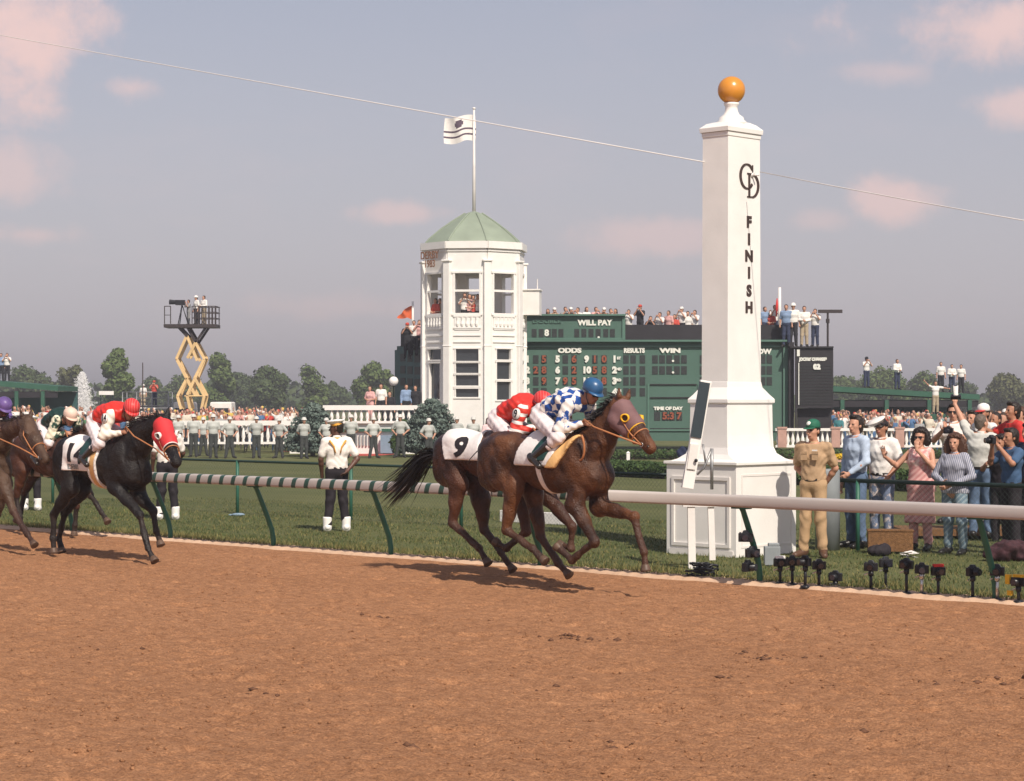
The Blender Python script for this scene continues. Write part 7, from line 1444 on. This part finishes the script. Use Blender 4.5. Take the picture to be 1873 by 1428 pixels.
for (px, py) in ((325, 656), (376, 656), (344, 690), (358, 690), (327, 724), (376, 724)): b.tube([lp(px, py, -.6), lp(px, py, .8)], .05, 8)
b.tube([lp(340, 724, -.5), lp(373, 724, -.5)], .04, 6); b.build('cross_pins', M['yellow'], e_)
b = MB(); b.box((lp(351, 597).x, .1, lp(351, 596.5).z), (95 * LY / F, 1.9, .20)); b.build('platform_floor', M['rustblack'], e_)
b = MB(); k = LY / F
zt0 = lp(0, 561).z; zb = lp(0, 593).z
for px in (305, 316): b.box((lp(px, 0).x, -.8, (zt0 + zb) / 2), (.05, .05, zt0 - zb))
b.box((lp(310.5, 0).x, -.8, zt0), (.36, .05, .05)); b.box((lp(310.5, 0).x, -.8, (zt0 + zb) / 2), (.36, .04, .04))
b.build('railing', M['rustblack'], e_); b = MB()
for px in range(355, 399, 6): b.box((lp(px, 0).x, -.8, (zt0 + zb) / 2), (.05, .05, zt0 - zb)); b.box((lp(px, 0).x, .9, (zt0 + zb) / 2), (.05, .05, zt0 - zb))
for zz in (zt0, zt0 * .66 + zb * .34, zt0 * .33 + zb * .67):
    for yy in (-.8, .9): b.box((lp(376.5, 0).x, yy, zz), (44 * k, .06, .05))
    b.box((lp(398, 0).x, .05, zz), (.05, 1.7, .05))
b.build('railing', M['rustblack'], e_)
b = MB(); b.box((0, .1, .45), (2.0, 2.0, .5)); b.build('chassis', M['yellow'], e_)
for sx_ in (-.8, .8):
    b = MB(); b.tube([(sx_, -1.0, .3), (sx_, -.8, .3)], .3, 14); b.build('wheel', M['plastic'], e_, True)
LG = 'camera crew on the lift platform'
mini('look', on(345, LY, deck_z(594.5, LY)), R(-60), dict(shirt=CC['g'], trousers=CC['g']), 'crew member in grey behind the tripod camera on the lift', LG, 1.5); mini('sidehat', on(359, LY, deck_z(594.5, LY)), R(-50), dict(shirt=CC['w'], trousers=CC['d'], hat=CC['w']), 'crew member in white shirt and white hat on the lift', LG, 1.72); mini('front', on(373, LY, deck_z(594.5, LY)), R(-40), dict(shirt=CC['w'], trousers=CC['k']), 'crew member in white shirt at the rail of the lift', LG, 1.74)
tc2 = empty('tripod_camera', on(333, LY - .3, deck_z(594.5, LY)), 0, 'large broadcast camera on a tripod on the lift platform', 'camera'); b = MB(); b.box((-.1, 0, 1.32), (.55, .3, .3)); b.tube([(-.35, 0, 1.34), (-.75, 0, 1.36)], [.12, .15], 10); b.build('camera_body', M['plastic'], tc2)
for a in (0, 2.1, 4.2): b = MB(); b.tube([(0, 0, 1.2), (.38 * math.cos(a), .38 * math.sin(a), 0)], .03, 6); b.build('tripod_leg', M['plastic'], tc2, True)
SY = 130; e_ = empty('scaffold_stand', on(268, SY, -.39), 0, 'grey metal scaffold stand with railings behind the red jockey', 'scaffold'); o0 = e_.location; b = MB(); 
for px in (224, 250, 278, 308):
    for dy in (0, 1.5): p = W(px, 717, SY) - o0; b.tube([(p.x, dy, 0), (p.x, dy, p.z)], .035, 6)
for py in (717, 728, 742): p = W(224, py, SY) - o0; q = W(308, py, SY) - o0; b.tube([(p.x, 0, p.z), (q.x, 0, q.z)], .03, 6); b.tube([(p.x, 1.5, p.z), (q.x, 1.5, q.z)], .03, 6)
b.build('tubes', M['steel'], e_, True); b = MB(); p = W(224, 746, SY) - o0; q = W(308, 746, SY) - o0; b.box(((p.x + q.x) / 2, .75, p.z), (q.x - p.x, 1.5, .08)); b.build('deck', M['white2'], e_)
mini('lookcap', on(282, SY + .7, deck_z(745, SY)), 0, dict(shirt=CC['r'], trousers=CC['n'], hat=CC['r']), 'person in red shirt and red cap on the scaffold stand', 'people on the scaffold', 1.62); mini('sidehat', on(262, SY + .6, deck_z(745, SY)), 0, dict(shirt=CC['w'], trousers=CC['k'], hat=CC['w']), 'person in white on the scaffold stand beside the dark pole', 'people on the scaffold', 1.4)
e_ = empty('thin_pole', on(261, 120, -.39), 0, 'thin dark pole rising above the red jockey', 'pole'); b = MB(); b.tube([(0, 0, 0), (0, 0, deck_z(663, 120) + .39)], [.045, .03], 8); b.build('shaft', M['rustblack'], e_, True)
for (x0, x1, y0, y1, lb) in ((181, 208, 715, 722, 'white hanging sign board left of the red jockey'), (374, 416, 735, 747, 'white van roof behind the lift base, right'), (306, 344, 735, 748, 'white van roof behind the lift base, left')):
    p = W(x0, y1, 128); q = W(x1, y0, 128)
    if 'sign' in lb:
        e_ = empty('sign_board', Vector(((p.x + q.x) / 2, 128, -.39)), 0, lb, 'sign'); b = MB(); b.box((0, 0, (p.z + q.z) / 2 + .39), (q.x - p.x, .06, q.z - p.z)); b.build('board', M['white'], e_); b = MB(); [b.tube([(x_, .06, 0), (x_, .06, p.z + .5)], .03, 6) for x_ in (-.35, .35)]; b.build('posts', M['fence'], e_)
    else:
        e_ = empty('parked_van', Vector(((p.x + q.x) / 2, 131, -.39)), 0, lb, 'van'); wv_ = q.x - p.x; hv = q.z + .39
        b = MB(); b.rings([(0, 0, wv_ / 2, 1.0, .35), (0, 0, wv_ / 2, 1.0, hv * .62), (0, 0, wv_ / 2 - .04, .92, hv - .05), (0, 0, wv_ / 2 - .10, .85, hv)]); bevel(b.build('body', M['white2'], e_), .05)
        b = MB(); b.box((0, -.975, hv * .74), (wv_ * .8, .03, hv * .2)); b.build('window', M['glass'], e_)
        for sx_ in (-1, 1): b = MB(); b.tube([(sx_ * wv_ * .3, -1.02, .35), (sx_ * wv_ * .3, -.8, .35)], .34, 14); b.build('wheel', M['plastic'], e_, True)
wb = empty('low_white_board', G(990, 958), HEAD, 'low white board standing in the grass behind the horses legs', 'board'); b = MB(); b.box((0, 0, .10), (1.9, .06, .20)); bevel(b.build('board', M['white'], wb), .01); b = MB(); [b.box((x_, .06, .05), (.05, .05, .12)) for x_ in (-.8, .8)]; b.build('feet', M['white2'], wb)

# ------------------------------------------------------------------ nest small pieces under the part they belong to
NEST = dict(eye_cup=('hood',), eye_opening=('hood',), binding=('hood',), bit_ring=('bridle',), noseband=('bridle',), cap_badge=('cap',), cap_peak=('cap', 'cap_top'), cap_band=('cap_top',), number=('saddle_cloth',), chest_pocket=('shirt',), name_tag=('shirt',), collar=('shirt',), gold_collar=('shirt',), gold_braid=('shirt',),
            helmet_peak=('helmet',), chin_strap=('helmet',), goggles=('helmet',), front_glass=('lens',), arm_number=('sleeve',), arm_disc=('sleeve',), nostril=('body',), eye=('body',), hoof=('body',), belt=('trousers',), opening=('block',), knob=('dial_panel',), towel_edge=('saddle_towel',), clamp_knob=('stand',), stand_foot=('stand',), bulb_digit=('bulb_panel',) if False else ())
kids = {}
for o in bpy.data.objects:
    if o.parent: kids.setdefault(o.parent, []).append(o)
for root_, ks in list(kids.items()):
    if root_.parent: continue
    for o in ks:
        tgt = NEST.get(o.name.split('.')[0])
        if not tgt: continue
        for k in ks:
            if k.name.split('.')[0] in tgt and k is not o and k.location.length == 0: o.parent = k; break
# ------------------------------------------------------------------ warm haze in the air over the course
hb = MB(); hb.box((0, 1300, 13), (5600, 5400, 30)); hz = hb.build('haze', bpy.data.materials.new('haze_air')); hm = hz.data.materials[0]; hm.use_nodes = True; t = hm.node_tree; t.nodes.clear()
pv = N(t, 'ShaderNodeVolumePrincipled'); pv.inputs['Color'].default_value = (.93, .90, .93, 1); pv.inputs['Density'].default_value = .0009; pv.inputs['Anisotropy'].default_value = .3; mo = N(t, 'ShaderNodeOutputMaterial'); L(t, pv.outputs[0], mo.inputs['Volume']); tag(hz, 'thin pale summer haze over the whole course', 'haze', kind='stuff')
for o in bpy.data.objects:
    if 'label' in o and len(o['label'].split()) > 16: print('LONG', o.name, o['label'])
